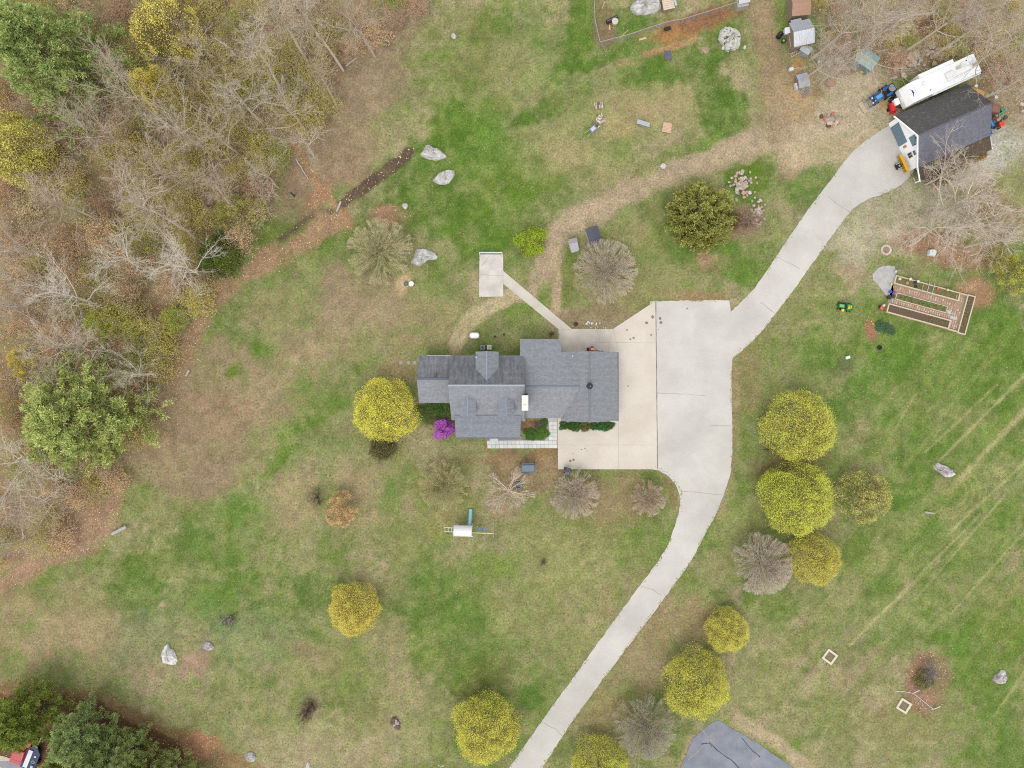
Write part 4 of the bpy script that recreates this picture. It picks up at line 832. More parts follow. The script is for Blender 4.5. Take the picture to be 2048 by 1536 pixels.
maple(1457,1265,88,(194,186,84),'small yellow tree above the dark asphalt court',MAP[1])
maple(1396,1376,136,(184,181,78),'large yellow tree overhanging the dark asphalt court',MAP[2])
maple(970,1464,136,(190,184,80),'large golden yellow tree left of the driveway at the bottom',MAP[1])
maple(705,1222,106,(198,184,86),'round golden tree standing alone in the lower left lawn',MAP[0])
maple(1200,1540,116,(184,184,78),'yellow tree cut by the bottom edge right of the driveway',MAP[2])
maple(681,1020,74,(198,166,116),'small orange budded tree in the lawn left of the play set',MSP[1],group='small trees left of the play set',k=2.2,wood=(190,156,120))
def rbare(px, py, diam, col, label, T, hs=1.0, k=2.0):
    z = 2.0*diam/122; b = Wp(px,py,z); sc = diam/2/PPM*(H-z)/H/3.9
    return plant('bare_round_tree', label, 'tree', (b[0],b[1],-.05), [('trunk',T[0],MBARK),('twigs',T[1],MBARK)], [C4(tuple(c*.92 for c in col),k),C4(col,k)], sc, rv.uniform(0,6.28), 'bare round trees on the lawn', hs)
rbare(758,500,138,(184,176,138),'yellowish bare tree below the leaf filled ditch, left of a boulder',RND[0])
rbare(1212,540,134,(184,172,154),'dense grey bare tree beside the two small sheds',RND[1])
rbare(1150,990,104,(188,174,158),'dense pinkish bare tree below the corner of the concrete apron',RND[2])
rbare(1297,998,76,(186,168,148),'small dense bare tree inside the driveway bend',RND[0])
rbare(1527,1130,130,(188,175,160),'dense bare tree right of the driveway bend',RND[1])
rbare(886,972,104,(190,182,136),'faint olive twigged bare tree above the play set',RND[0],k=1.7)
rbare(1290,1458,134,(180,172,152),'wide grey bare tree left of the asphalt court',RND[2],k=1.8)
AP = tmpl_round(71, 3.6, 4.0, (14,5,4,3), 0, .1, .017, (.1,1.2)); z=2; b=Wp(1018,985,z)
plant('apple_tree','open branched bare tree beside the garden swing seat','tree',(b[0],b[1],-.05),[('trunk',AP[0],MBARK),('twigs',AP[1],MBARK)],[C4((204,188,172),1.8),C4((204,188,172),1.7)],.95,1.0)
b=Wp(1691,738,1); plant('sapling','thin bare sapling beside a small white box in the right lawn','tree',(b[0],b[1],-.03),[('trunk',AP[0],MBARK),('twigs',AP[1],MBARK)],[C4((160,150,136)),C4((166,156,142))],.36,2.0)
# woodland yellow and lime trees
for (x,y,d,h,c,l,T) in [(325,55,140,1.5,(198,184,96),'large sparse bright yellow tree at the top of the woods',MSP[0]),(375,95,70,1.7,(200,184,96),'small bright yellow tree right of the large one at the top',MSP[1]),(305,175,92,1.7,(200,186,92),'bright yellow tree below the largest yellow one in the woods',MAP[2]),
    (20,290,140,1.6,(188,182,94),'yellow green tree at the left edge of the woods',MAP[1]),(70,330,70,1.5,(176,170,96),'olive yellow tree beside the yellow green one at the left edge',MSP[0]),(45,725,70,1.2,(186,166,66),'golden brush tree at the left edge above the lower pine',MSP[1]),
    (203,650,80,1.0,(168,178,62),'brightest lime green tree at the lower wood edge',MAP[0]),(265,662,62,1.0,(158,164,70),'lime tree right of the brightest lime tree',MAP[1]),(345,640,58,.9,(144,156,66),'green tree nearest the leaf drift at the wood edge',MAP[2]),(312,690,66,.9,(154,158,74),'pale lime tree below the other lime trees',MSP[0]),(250,612,60,1.0,(132,134,60),'olive tree above the lime trees',MSP[1]),
    (465,425,80,1.1,(158,156,78),'pale olive tree above the dark green cedar, by the lawn',MSP[0]),(505,410,60,1.0,(158,150,82),'faint olive tree at the edge of the brown lawn',MSP[1]),(2040,548,84,1.0,(168,168,66),'yellow green bush tree at the right edge beside the garden',MSP[0]),(2000,520,60,.8,(150,146,70),'olive bush tree left of the yellow green one at the right edge',MSP[1]),
    (200,885,56,.7,(140,150,70),'low green tree under the lower pine',MSP[0]),(160,930,60,.6,(146,144,84),'olive brush tree below the lower pine',MSP[1])]:
    maple(x,y,d,c,l,T,h,name='budding_tree',group='budding trees of the wood edge',k=2.5)
# pines and cedars
PIN = [tmpl_pine(81, 15, 5.6, 84, 1.2), tmpl_pine(82, 12, 4.0, 60, 1.1), tmpl_pine(83, 12, 4.2, 60, 1.1)]
def pine(px, py, diam, h, col, label, T, h0, r0, wood=(120,104,88), group='pines of the woods', name='pine_tree', k=2.3):
    z = h*.6; b = Wp(px,py,z); sc = diam/2/PPM*(H-z)/H/r0
    t = plant(name, label, 'tree', (b[0],b[1],-.05), [('trunk',T[0],MBARK),('needles',T[1],MNEED)], [C4(wood),C4(col,k)], 1, rv.uniform(0,6.28), group); t.scale = (sc, sc, h/h0); return t
pine(95,100,205,16,(150,162,100),'large soft green pine at the top left corner',PIN[0],15,5.6)
pine(140,828,215,13,(160,168,102),'broad pine with yellow green tips at the lower wood edge',PIN[0],15,5.6)
for (x,y,d,h,c,l,q) in [(40,1444,104,9,(124,136,64),'olive coloured conifer at the bottom left corner',1),(150,1482,95,9,(144,158,103),'blue green pine highest in the bottom left stand',2),(118,1546,77,8,(144,148,85),'pine just right of the red car',1),
    (195,1532,87,9,(144,154,98),'blue green pine in the middle of the bottom left stand',1),(250,1512,69,7,(146,156,99),'pine nearest the brown bank in the bottom left stand',2),(270,1567,87,8,(148,154,90),'pine at the bottom edge in the middle of the stand',1),(330,1552,69,6,(144,150,93),'pine towards the right end of the bottom left stand',2),
    (385,1577,52,5,(138,146,88),'small pine at the right end of the bottom left stand',1),(0,1447,52,7,(134,134,50),'olive conifer cut by the left edge above the road',2),(8,1470,60,7,(130,136,60),'yellowish conifer at the left edge above the road',1),(150,1582,69,7,(144,152,93),'pine at the bottom edge right of the parked vehicles',2),(215,1592,69,7,(146,150,90),'pine at the bottom edge below the middle of the stand',2)]:
    pine(x,y,d,h,c,l,PIN[q],12,4.0,group='pines at the bottom left')
SHR = [tmpl_shrub(s, 1.25, 1.5, 1500, .14) for s in (91,92,93)]
SHB_ = [tmpl_shrub(s, 1.25, 1.3, 0, leaf=False, stems=14) for s in (95,96)]
DEN = [tmpl_shrub(s, 1.3, 1.7, 5200, .10, 9, .6, .4) for s in (97,98)]
def tmpl_juniper(seed, r, h, nf=150):
    rng = np.random.RandomState(seed); wood = Geo(); nd = Geo()
    az = np.arange(nf)*2.39996; u = np.sqrt((np.arange(nf)+.5)/nf); L = (h*(.62+.55*(1-u**1.6)))*(.8+.35*rng.rand(nf))
    S = np.stack([np.cos(az)*u*r*.55, np.sin(az)*u*r*.55, np.full(nf,.2)],1); D = np.stack([np.cos(az)*u*1.0, np.sin(az)*u*1.0, np.ones(nf)*(1.25-.7*u)],1)
    P, RR = grow(rng, S, D, L*.85, np.full(nf,.03), 5, .10, .03, .3); wood.tubes(P, RR, 3)
    k = 34; t = .2+.8*rng.rand(nf,k)**.7; f = t*4; i = np.minimum(f.astype(int),3); fr = (f-i)[...,None]; b = np.arange(nf)[:,None]
    c = (P[b,i]*(1-fr)+P[b,i+1]*fr) + rng.randn(nf,k,3)*(.30*(1.15-t))[...,None]; d = np.repeat(unit(P[:,-1]-P[:,2]),k,0)
    nd.tufts(c.reshape(-1,3), unit(d+np.array([0,0,.2])), .34, .05, 6, rng, .6)
    return wood.mesh('stems'), nd.mesh('sprays')
CED = tmpl_juniper(99, 4.0, 4.2)
def shrub(px, py, diam, col, label, T=None, wood=(120,104,90), name='shrub', sz=1.0, group=None, k=1.8, cat='shrub', leafmat=None):
    T = T or rv.choice(SHR); z = .7*diam/40*sz; b = Wp(px,py,min(3,z)); sc = diam/2/PPM/1.3
    return plant(name, label, cat, (b[0],b[1],-.03), [('stems',T[0],MBARK),('foliage',T[1],MLEAF)], [C4(wood),C4(col,k)], sc, rv.uniform(0,6.28), group, sz)
z=2.4; b=Wp(1403,430,z); plant('juniper','large golden olive juniper beside the dirt track','tree',(b[0],b[1],-.05),[('stems',CED[0],MBARK),('sprays',CED[1],MNEED)],[C4((110,92,70)),C4((150,150,82),2.3)],1.02,.4)
shrub(436,515,82,(96,112,44),'dark green cedar at the wood edge',DEN[0],name='cedar',sz=1.3,cat='tree')
shrub(1063,483,58,(150,168,52),'rounded lime green shrub beside the dirt track',DEN[1],sz=.7)
shrub(1466,440,40,(130,112,64),'brownish shrub against the large juniper',SHR[1])
shrub(1498,442,84,(150,126,104),'leafless reddish brown bush with a pale stone heap',SHB_[0],(200,168,148),'bare_bush')
PUR = plant('rhododendron','purple flowering rhododendron at the corner of the porch','shrub',(Wp(888,858,.7)[0],Wp(888,858,.7)[1],-.02),[('stems',DEN[0][0],MBARK),('foliage',DEN[0][1],MPETAL)],[C4((90,80,60)),C4((184,104,190),1.9)],.98,0.3)
shrub(765,895,56,(122,116,74),'dark olive shrub just below the bright yellow tree',SHR[0],k=1.3); shrub(632,996,46,(128,112,92),'dark brown twiggy shrub left of the orange budded tree',SHB_[1],(120,104,92),'bare_bush')
shrub(612,1427,66,(128,106,98),'purplish brown shrub alone in the lower left lawn',SHB_[0],(132,108,102),'bare_bush'); shrub(622,1412,34,(128,106,98),'small purplish shrub growing into the larger purplish one',SHB_[1],(126,102,98),'bare_bush')
shrub(1537,899,26,(126,108,88),'small brown shrub left of the round yellow green tree',SHB_[1],(130,108,90),'bare_bush'); shrub(1087,1126,24,(140,124,100),'small brown bush in the lawn right of the play set',SHB_[0],(140,118,98),'bare_bush')
shrub(1850,1362,44,(134,130,84),'olive bush in an oval bed of dead leaves',SHR[2],k=1.6,sz=.7); shrub(1862,1347,60,(170,160,160),'grey twigged bush beside the olive bush in the leaf bed',SHB_[0],(176,168,166),'bare_bush')
for (x,y,d) in [(1762,652,24),(1776,656,22),(1784,662,18)]: shrub(x,y,d,(84,120,84),'blue green leafy plant in the row below the garden',name='leafy_plant',sz=.6,group='blue green plants below the garden',cat='plant')
for i,(x,y,d,c) in enumerate([(1128,851,19,(70,108,48)),(1143,852,20,(66,104,46)),(1157,852,19,(72,110,50)),(1172,853,20,(110,108,56)),(1187,852,19,(62,108,56)),(1204,852,21,(64,112,60)),(1219,851,19,(74,106,46))]):
    shrub(x,y,d,c,['leftmost clipped shrub of the hedge before the garage','second shrub from the left in the garage hedge','third shrub from the left in the garage hedge','brownish middle shrub of the garage hedge','fifth shrub from the left in the garage hedge','second shrub from the right in the garage hedge','rightmost shrub of the garage hedge'][i],DEN[i%2],name='hedge_shrub',sz=.7,group='hedge before the garage')
shrub(1062,868,26,(74,116,46),'left green groundcover clump in the porch bed',DEN[0],sz=.35,group='porch bed plants'); shrub(1083,866,28,(86,124,50),'right green groundcover clump in the porch bed',DEN[1],sz=.35,group='porch bed plants'); shrub(1074,850,34,(112,112,96),'grey leafless shrub in the porch bed',SHB_[0],(140,130,118),'bare_bush',sz=.5); shrub(1088,845,18,(78,110,60),'small green shrub beside the front step',SHR[1],sz=.5)
for (x,y,d,c,l) in [(853,824,36,(92,110,56),'green shrub below the left wing, nearest the yellow tree'),(876,818,34,(74,108,44),'dark green shrub below the left wing'),(893,826,30,(100,116,66),'green shrub below the left wing, nearest the porch'),(868,838,30,(106,116,64),'low olive shrub above the purple rhododendron')]: shrub(x,y,d,c,l,rv.choice(DEN),sz=.6,group='shrubs below the left wing')
shrub(1103,668,24,(130,104,88),'brown twiggy shrub at the back corner by the walkway',SHB_[0],(130,104,88),'bare_bush'); shrub(1890,345,46,(140,112,60),'rusty leafed brush at the lean-to',SHR[0]); shrub(1925,318,40,(150,118,58),'amber leafed brush at the barn lean-to corner',SHR[2])
shrub(1870,352,36,(130,106,66),'brown brush in front of the lean-to',SHR[1]); shrub(1960,305,34,(148,116,52),'amber brush by the end of the lean-to',SHR[0])

# brush and saplings of the woods, by colour kind
UND = [tmpl_shrub(s, 2.0, 3.4, 2300, .11, 8, .25, .5) for s in (101,102,103,104)]
KINDS_ = [((156,146,78),'olive budding sapling in the left woods'),((174,146,114),'rusty orange sapling in the left woods'),((134,136,66),'green leafing sapling in the left woods'),((168,152,116),'dull tan brush in the left woods'),((158,128,106),'reddish brown brush in the left woods')]
def in_px(poly, x, y):
    c = False
    for i in range(len(poly)):
        (x0,y0),(x1,y1) = poly[i], poly[(i+1)%len(poly)]
        if (y0 > y) != (y1 > y) and x < (x1-x0)*(y-y0)/(y1-y0)+x0: c = not c
    return c
pts = []
ru = random.Random(77); tries = 0
while len(pts) < 190 and tries < 20000:
    tries += 1; x = ru.uniform(-30,840); y = ru.uniform(-30,1130)
    if not in_px(WOODPOLY, x, y) or any((x-a)**2+(y-b)**2 < 34**2 for a,b in pts): continue
    pts.append((x,y))
for (x,y) in pts:
    nv = float(fbm(np.array([x/16]), np.array([y/16]), 9, 3, 12)[0])
    if x < 260 and y > 380 and ru.random() < .5: k = 1
    elif nv > .55: k = ru.choice([0,0,2])
    elif nv < .45: k = ru.choice([1,3,4,3])
    else: k = ru.choice([0,0,3,4,1])
    c, l = KINDS_[k]; zone = ('at the top of the woods' if y < 150 else 'in the upper woods, right of the yellow trees' if y < 320 and x > 380 else 'in the upper woods, below the big pine' if y < 320 else 'round the white limbed tree' if y < 480 and x > 200 else 'at the left edge in the middle of the woods' if y < 560 and x <= 200 else 'between the white limbed tree and the lime trees' if y < 620 else 'round the lower pine' if y < 880 else 'below the lower pine'); l = l.replace('in the left woods', zone); T = UND[ru.randrange(4)]; hh = ru.uniform(.6,1.5); z = 2.0*hh; b = Wp(x,y,z)
    plant('sapling', l, 'sapling', (b[0],b[1],-.03), [('stems',T[0],MBARK),('foliage',T[1],MLEAF)], [C4((188,174,154),1.35),C4(c,2.5)], ru.uniform(.75,1.35), ru.uniform(0,6.28), l).scale[2] = hh
pts = []
while len(pts) < 46:
    x = ru.uniform(1640,2070); y = ru.uniform(-20,170)
    if not in_px(TRPOLY, x, y) or (1700<x<1790 and 85<y) or (1800<x<1960 and y>95) or x<1660 and y>20: continue
    if any((x-a)**2+(y-b)**2 < 24**2 for a,b in pts): continue
    pts.append((x,y))
for (x,y) in pts:
    k = ru.choice([0,3,3,4,2]); c = KINDS_[k][0]; l = ['olive budding sapling in the brush above the barn','','green leafing sapling in the brush above the barn','dull tan brush above the barn','reddish brown brush above the barn'][k]; T = UND[ru.randrange(4)]; hh = ru.uniform(.3,.9); b = Wp(x,y,1.5*hh)
    plant('sapling', l, 'sapling', (b[0],b[1],-.03), [('stems',T[0],MBARK),('foliage',T[1],MLEAF)], [C4((190,174,150),1.4),C4(c,2.8)], ru.uniform(.5,.9), ru.uniform(0,6.28), l).scale[2] = hh

# loose ground cover: fallen leaves, woodland brush, lawn tufts (nobody could count these)
rs = np.random.RandomState(9)
def scatter(name, N, F, thr, size, mat, col, z, flat, label, cat, power=1.0, box=(-72,72,-56,56)):
    x = rs.uniform(box[0],box[1],N); y = rs.uniform(box[2],box[3],N); p = gsample(F, x, y); keep = rs.rand(N) < p**power*thr
    c = np.stack([x[keep], y[keep], z*rs.rand(keep.sum())+.01],1); G = Geo(); G.leaves(c, size, rs, flat, .75)
    o = link(name, G.mesh(name), mat, color=col); o['kind'] = 'stuff'; tag(o, label, cat); return o
scatter('leaf_litter', 160000, LIT, .62, .13, MLITTER, C4((216,178,150),1.25), .04, .8, 'fallen brown leaves drifted along the wood edge and ditch', 'leaves')
BR = np.clip(WOOD*(.35+.9*(n_mid-.3)),0,1)
scatter('woodland_brush', 110000, BR, .6, .20, MLEAF, C4((176,162,112),2.4), .9, .3, 'low budding brush covering the floor of the woods', 'undergrowth')
OPEN = np.clip(1-WOOD-PAVED*1.0,0,1)
TG = OPEN*np.clip(GR,.15,1)
n_t = fbm(GX, GY, 2.4, 4, 41, .6)
scatter('grass_tufts', 150000, TG*sstep(.42,.6,n_t), .75, .13, MLEAF, C4((124,140,68),1.3), .07, .45, 'green grass tufts all over the lawn', 'grass')
scatter('dry_grass', 150000, TG*(1-sstep(.42,.58,n_t)), .75, .11, MLITTER, C4((182,166,130),1.0), .05, .55, 'dry straw coloured grass blades all over the lawn', 'grass')
pv = PAVED.astype(float); inner = pv*(1-np.minimum(np.minimum(np.roll(pv,1,0),np.roll(pv,-1,0)),np.minimum(np.roll(pv,1,1),np.roll(pv,-1,1))))*inside(drive_px)*sstep(.42,.6,n_t)
verge = scatter('verge_grass', 900000, inner, .32, .11, MLITTER, C4((166,158,110),1.15), .03, .75, 'grass blades creeping over the driveway edge', 'grass', box=(-5,60,-56,36)); verge.location.z = .03
NEAR = np.clip(1-dline(EDGE)/190,0,1)*OPEN
scatter('blown_leaves', 60000, NEAR, .35, .09, MLITTER, C4((200,168,138),1.05), .03, .8, 'single dead leaves blown out over the lawn', 'leaves')
# ------------------------------------------------------------------ boulders and stones
def stone_mat(name, rgb, rgb2, sc=1.6, lichen=False):
    m = bpy.data.materials.new(name); m.use_nodes = True; nt = m.node_tree; N = nt.nodes; L = nt.links
    b = N['Principled BSDF']; b.inputs['Roughness'].default_value = .9; tc = N.new('ShaderNodeTexCoord')
    n = N.new('ShaderNodeTexNoise'); n.inputs['Scale'].default_value = sc; n.inputs['Detail'].default_value = 9; n.inputs['Roughness'].default_value = .7; L.new(tc.outputs['Object'], n.inputs['Vector'])
    cr = N.new('ShaderNodeValToRGB'); e = cr.color_ramp.elements; e[0].position = .34; e[0].color = C4(rgb2); e[1].position = .6; e[1].color = C4(rgb); L.new(n.outputs['Fac'], cr.inputs['Fac'])
    last = cr.outputs['Color']
    if lichen:
        n2 = N.new('ShaderNodeTexNoise'); n2.inputs['Scale'].default_value = 2.6; n2.inputs['Detail'].default_value = 6; L.new(tc.outputs['Object'], n2.inputs['Vector'])
        r = N.new('ShaderNodeMapRange'); r.inputs['From Min'].default_value = .57; r.inputs['From Max'].default_value = .63; L.new(n2.outputs['Fac'], r.inputs['Value'])
        mx = N.new('ShaderNodeMix'); mx.data_type = 'RGBA'; L.new(r.outputs['Result'], mx.inputs[0]); L.new(last, mx.inputs[6]); mx.inputs[7].default_value = C4((84,88,80)); last = mx.outputs[2]
    L.new(last, b.inputs['Base Color'])
    bp = N.new('ShaderNodeBump'); bp.inputs['Strength'].default_value = .5; bp.inputs['Distance'].default_value = .08; L.new(n.outputs['Fac'], bp.inputs['Height']); L.new(bp.outputs['Normal'], b.inputs['Normal'])
    return m
GRAN = stone_mat('pale_granite', (234,232,230), (176,170,162), 1.1); GRANL = stone_mat('lichen_granite', (226,224,214), (200,198,186), lichen=True); GRANW = stone_mat('white_granite', (252,250,248), (214,206,198)); GRANB = stone_mat('brown_capped_granite', (228,226,230), (136,112,92), .9)
rb = random.Random(4)
def boulder(poly, h, label, mat=GRAN, name='boulder', group=None, n=3, peak=None):
    """a rock whose footprint follows pixel points; base a little sunk into the turf"""
    q = px2xy(smooth_px(poly, n), 0); cx = sum(p[0] for p in q)/len(q); cy = sum(p[1] for p in q)/len(q)
    q = [(x-cx, y-cy) for x, y in q]; N = len(q); rings = [(1.0,-.15),(1.02,.12),(.95,.42),(.80,.68),(.56,.88),(.28,.98)]
    pk = peak or (rb.uniform(-.15,.15), rb.uniform(-.1,.25)); vs = []
    for (s, zf) in rings:
        for x, y in q:
            k = 1 + rb.uniform(-.06,.06); vs.append((x*s*k + pk[0]*zf*abs(x)*.3, y*s*k + pk[1]*zf*abs(y)*.3, h*zf*(1+rb.uniform(-.2,.2)) if zf > 0 else -.12))
    vs.append((0,0,h)); R = len(rings)
    fs = [(r*N+i, r*N+(i+1)%N, (r+1)*N+(i+1)%N, (r+1)*N+i) for r in range(R-1) for i in range(N)] + [((R-1)*N+i, (R-1)*N+(i+1)%N, R*N) for i in range(N)]
    a = sum(q[i][0]*q[(i+1)%N][1]-q[(i+1)%N][0]*q[i][1] for i in range(N))
    if a < 0: fs = [f[::-1] for f in fs]
    o = MB().add(vs, fs).build(name, mat, loc=(cx,cy,0)); return tag(o, label, 'boulder', group)
boulder([(842,313),(846,303),(856,290),(866,296),(880,301),(893,313),(886,318),(872,321),(860,319)],1.0,'pale boulder, upper of two on the bright green lawn')
boulder([(867,362),(876,350),(889,343),(903,341),(909,347),(904,360),(894,368),(880,369)],.9,'pale boulder, lower of two on the bright green lawn')
boulder([(822,524),(828,512),(832,501),(846,498),(860,503),(873,510),(871,519),(858,520),(848,526),(840,532),(832,529)],.8,'pale angular boulder below the yellowish bare tree',GRAN)
boulder([(1436,76),(1440,64),(1452,55),(1464,60),(1476,66),(1479,84),(1476,97),(1462,102),(1452,103),(1446,93),(1440,85)],1.3,'large speckled boulder right of the animal pen',GRANL)
boulder([(1261,17),(1272,3),(1290,-4),(1312,-2),(1320,10),(1317,22),(1300,28),(1284,30),(1272,31),(1264,24)],1.2,'large pale boulder inside the animal pen',GRAN)
boulder([(325,1304),(330,1294),(336,1287),(340,1297),(347,1300),(352,1310),(355,1320),(350,1329),(338,1327),(327,1323)],.8,'white boulder in the lower left lawn',GRANW)
boulder([(405,1290),(414,1283),(425,1288),(427,1297),(418,1300),(408,1297)],.5,'small grey boulder right of the white boulder',GRANB)
boulder([(1867,934),(1872,925),(1880,928),(1895,934),(1905,943),(1908,951),(1896,954),(1888,953),(1880,946),(1871,941)],.7,'grey and brown boulder in the hay meadow',GRANB)
boulder([(1984,1357),(1992,1348),(2005,1339),(2012,1350),(2010,1362),(2000,1367),(1990,1364)],.6,'grey boulder with a brown cap near the right edge',GRANB)
boulder([(902,73),(907,67),(913,73),(908,78)],.4,'small grey stone near the top of the lawn'); boulder([(803,411),(809,407),(816,409),(811,419)],.35,'small pale stone beside the pink leaf patch')
boulder([(1320,333),(1326,327),(1332,333),(1327,338)],.5,'round white stone at the edge of the dirt track',GRANW); boulder([(1443,96),(1446,93),(1449,97),(1446,100)],.3,'white stone at the foot of the speckled boulder',GRANW)
boulder([(1486,95),(1489,91),(1492,95),(1489,99)],.3,'little white stone right of the speckled boulder',GRANW)
boulder([(490,1512),(500,1503),(512,1512),(508,1522),(496,1520)],.5,'mossy pale stones at the foot of the brown bank',GRANB); boulder([(612,1530),(617,1524),(621,1534),(616,1540)],.5,'pale stone at the bottom edge left of centre',GRANW)
STW = [stone_mat('heap_stone_pale',(226,210,196),(190,172,158),3), stone_mat('heap_stone_grey',(196,188,178),(150,142,134),3), stone_mat('heap_stone_pink',(214,182,160),(176,146,128),3)]
def rock(mb, x, y, z, r, rnd):
    import itertools
    g = (1+5**.5)/2; V = [(-1,g,0),(1,g,0),(-1,-g,0),(1,-g,0),(0,-1,g),(0,1,g),(0,-1,-g),(0,1,-g),(g,0,-1),(g,0,1),(-g,0,-1),(-g,0,1)]
    F = [(0,11,5),(0,5,1),(0,1,7),(0,7,10),(0,10,11),(1,5,9),(5,11,4),(11,10,2),(10,7,6),(7,1,8),(3,9,4),(3,4,2),(3,2,6),(3,6,8),(3,8,9),(4,9,5),(2,4,11),(6,2,10),(8,6,7),(9,8,1)]
    sx, sy, sz = rnd.uniform(.7,1.3), rnd.uniform(.7,1.3), rnd.uniform(.5,.8); a = rnd.uniform(0,6.28); c, s = math.cos(a), math.sin(a); out = []
    for v in V:
        k = r/1.9*rnd.uniform(.8,1.15); X, Y, Z = v[0]*k*sx, v[1]*k*sy, v[2]*k*sz; out.append((x+X*c-Y*s, y+X*s+Y*c, z+Z))
    return mb.add(out, F)
def heap(name, label, cat, px, py, n, spread, size, mats, part='stone', pile=.25, group=None, sx=1, sy=1):
    c = Wp(px,py); t = thing(name, label, cat, (c[0],c[1],0), 0, group)
    for i in range(n):
        r = abs(rb.gauss(0,.55)); a = rb.uniform(0,6.28); x = min(1.4,r)*spread*math.cos(a)*sx; y = min(1.4,r)*spread*math.sin(a)*sy; s = size*rb.uniform(.6,1.3)
        rock(MB(), x, y, s*.25 + pile*max(0,1-r)*rb.random(), s, rb).build(part, rb.choice(mats), t)
    return t
heap('stone_heap','heap of pinkish white stones beside the brown bush','stone heap',1484,370,120,1.35,.2,STW,sy=1.5); heap('stone_heap','scatter of pale stones right of the reddish bush','stone heap',1514,428,90,1.1,.18,STW,sy=1.7)
heap('fire_ring','ring of stones filled with ash in the lower lawn','fire ring',790,1443,24,.55,.26,[stone_mat('ash_white',(214,208,204),(120,96,86),4), stone_mat('burnt_stone',(126,100,92),(90,74,70),4)])
heap('rubble_pile','pile of split logs and rubble beside the sandy yard','rubble pile',1658,240,48,1.0,.3,STW+[M('dark_rubble',(104,88,74),.9,.3,4), M('orange_shard',(214,130,92),.8,.2,4)],pile=.4)
for (x,y,n,l) in [(1798,115,18,'scattered broken blocks between the teal shelter and the camper'),(1830,118,20,'scattered brick scraps above the camper roof'),(1866,112,18,'scattered pale scraps above the far end of the camper'),(1800,145,12,'grey slabs of broken concrete left of the camper')]:
    heap('debris_scatter',l,'debris',x,y,n,1.5,.32,STW+[M('tan_scrap',(196,176,152),.9,.2,4)],'scrap',.1,'debris by the camper')
b = Wp(1772,500); fr = thing('stone_well_ring','pale round stone ring with a brown centre in the gravel','stone ring',(b[0],b[1],0))
for i in range(14):
    a = i*6.283/14; MB().ob(.55*math.cos(a),.55*math.sin(a),-.03,.12,.28,.26,math.degrees(a)).build('stone',STW[0],fr,bevel=.03)
MB().cyl(0,0,-.03,.05,.42,.42,14).build('ash_bed',M('ash_bed',(164,140,118),.95,.3,6),fr)

# ------------------------------------------------------------------ logs and posts lying about
LOGM = M('grey_log',(196,192,182),.85,.2,3); LOGB = M('brown_log',(150,124,98),.9,.25,3); WOODY = M('yellow_plank',(226,196,140),.8,.12,4); PLK = M('weathered_plank',(200,190,172),.85,.15,4)
def log(x0,y0,x1,y1,r,label,mat=LOGM,name='log',cat='log',r1=None,group=None):
    a = Wp(x0,y0); b_ = Wp(x1,y1); m = ((a[0]+b_[0])/2,(a[1]+b_[1])/2); k = 5
    P = [(a[0]-m[0]+(b_[0]-a[0])*i/k+rb.uniform(-.03,.03), a[1]-m[1]+(b_[1]-a[1])*i/k+rb.uniform(-.03,.03), r) for i in range(k+1)]
    return tag(MB().tube(P, r, 8, r1 or r).build(name, mat, loc=(m[0],m[1],0)), label, cat, group)
log(226,1067,254,1052,.22,'grey log lying on the lawn at the edge of the leaf drift'); log(674,424,682,404,.14,'short pale log across the dark ditch'); log(592,318,618,360,.10,'long pale pole lying along the leaf strip',r1=.06)
log(692,133,714,116,.10,'pale fallen branch at the upper wood edge'); log(372,752,380,740,.14,'pale driftwood stump on the lawn by the leaf drift'); log(1848,1024,1868,1026,.16,'pale stub of a log in the meadow right of the olive tree',r1=.05)
log(1238,78,1257,60,.05,'yellow plank lying inside the pen',WOODY,'plank','plank'); log(1204,18,1209,4,.05,'orange split stick in the upper left of the pen',WOODY,'stick','stick')
log(1540,185,1574,157,.03,'thin pale pole lying on the worn track left of the small grey roof',PLK,'pole','pole')
log(2036,208,2056,214,.22,'pale log at the right edge beside the barn',M('pink_log',(222,198,178),.8,.12,3)); log(2040,222,2058,226,.16,'short pale log below another at the right edge',M('pink_log',(222,198,178)))
b = Wp(589,392); t = thing('drain_post','dark green post standing in a pale stain on the brown lawn','post',(b[0],b[1],0)); MB().cyl(0,0,0,1.5,.1,.1,8).build('post',M('dark_teal',(52,84,80),.5),t); MB().cyl(0,0,1.5,1.56,.13,.13,8).build('cap',M('dark_teal',(52,84,80)),t)
b = Wp(883,1526); t = thing('garden_stake','little white three armed garden spinner at the bottom edge','garden ornament',(b[0],b[1],0)); MB().cyl(0,0,0,.9,.03,.03,6).build('stake',TRIM,t)
for k in range(3): a=.3+k*2.09; MB().slab([(0,0,.9),(.35*math.cos(a),.35*math.sin(a),.98),(.38*math.cos(a+.35),.38*math.sin(a+.35),.85)],.02).build('blade',TRIM,t)

# ------------------------------------------------------------------ things round the house
b = Wp(949,671,.6); t = thing('propane_tank','white propane tank on the grass behind the house','tank',(b[0],b[1],0))
prof = [(-.62,.0),(-.58,.22),(-.48,.33),(-.3,.38),(.3,.38),(.48,.33),(.58,.22),(.62,.0)]; mb = MB(); n=14
vs=[]; 
for x,r in prof: vs += [(x, max(r,.02)*math.cos(6.283*j/n), .62+max(r,.02)*math.sin(6.283*j/n)) for j in range(n)]
mb.add(vs,[(i*n+j,(i+1)*n+j,(i+1)*n+(j+1)%n,i*n+(j+1)%n) for i in range(len(prof)-1) for j in range(n)]+[tuple(range(n)),tuple(range(len(vs)-1,len(vs)-n-1,-1))]); mb.build('tank_body',M('tank_white',(254,254,254),.4,.02,k=1.1),t,smooth=True)
MB().cyl(0,0,.95,1.08,.12,.12,10).build('valve_dome',M('tank_white',(254,254,254)),t)
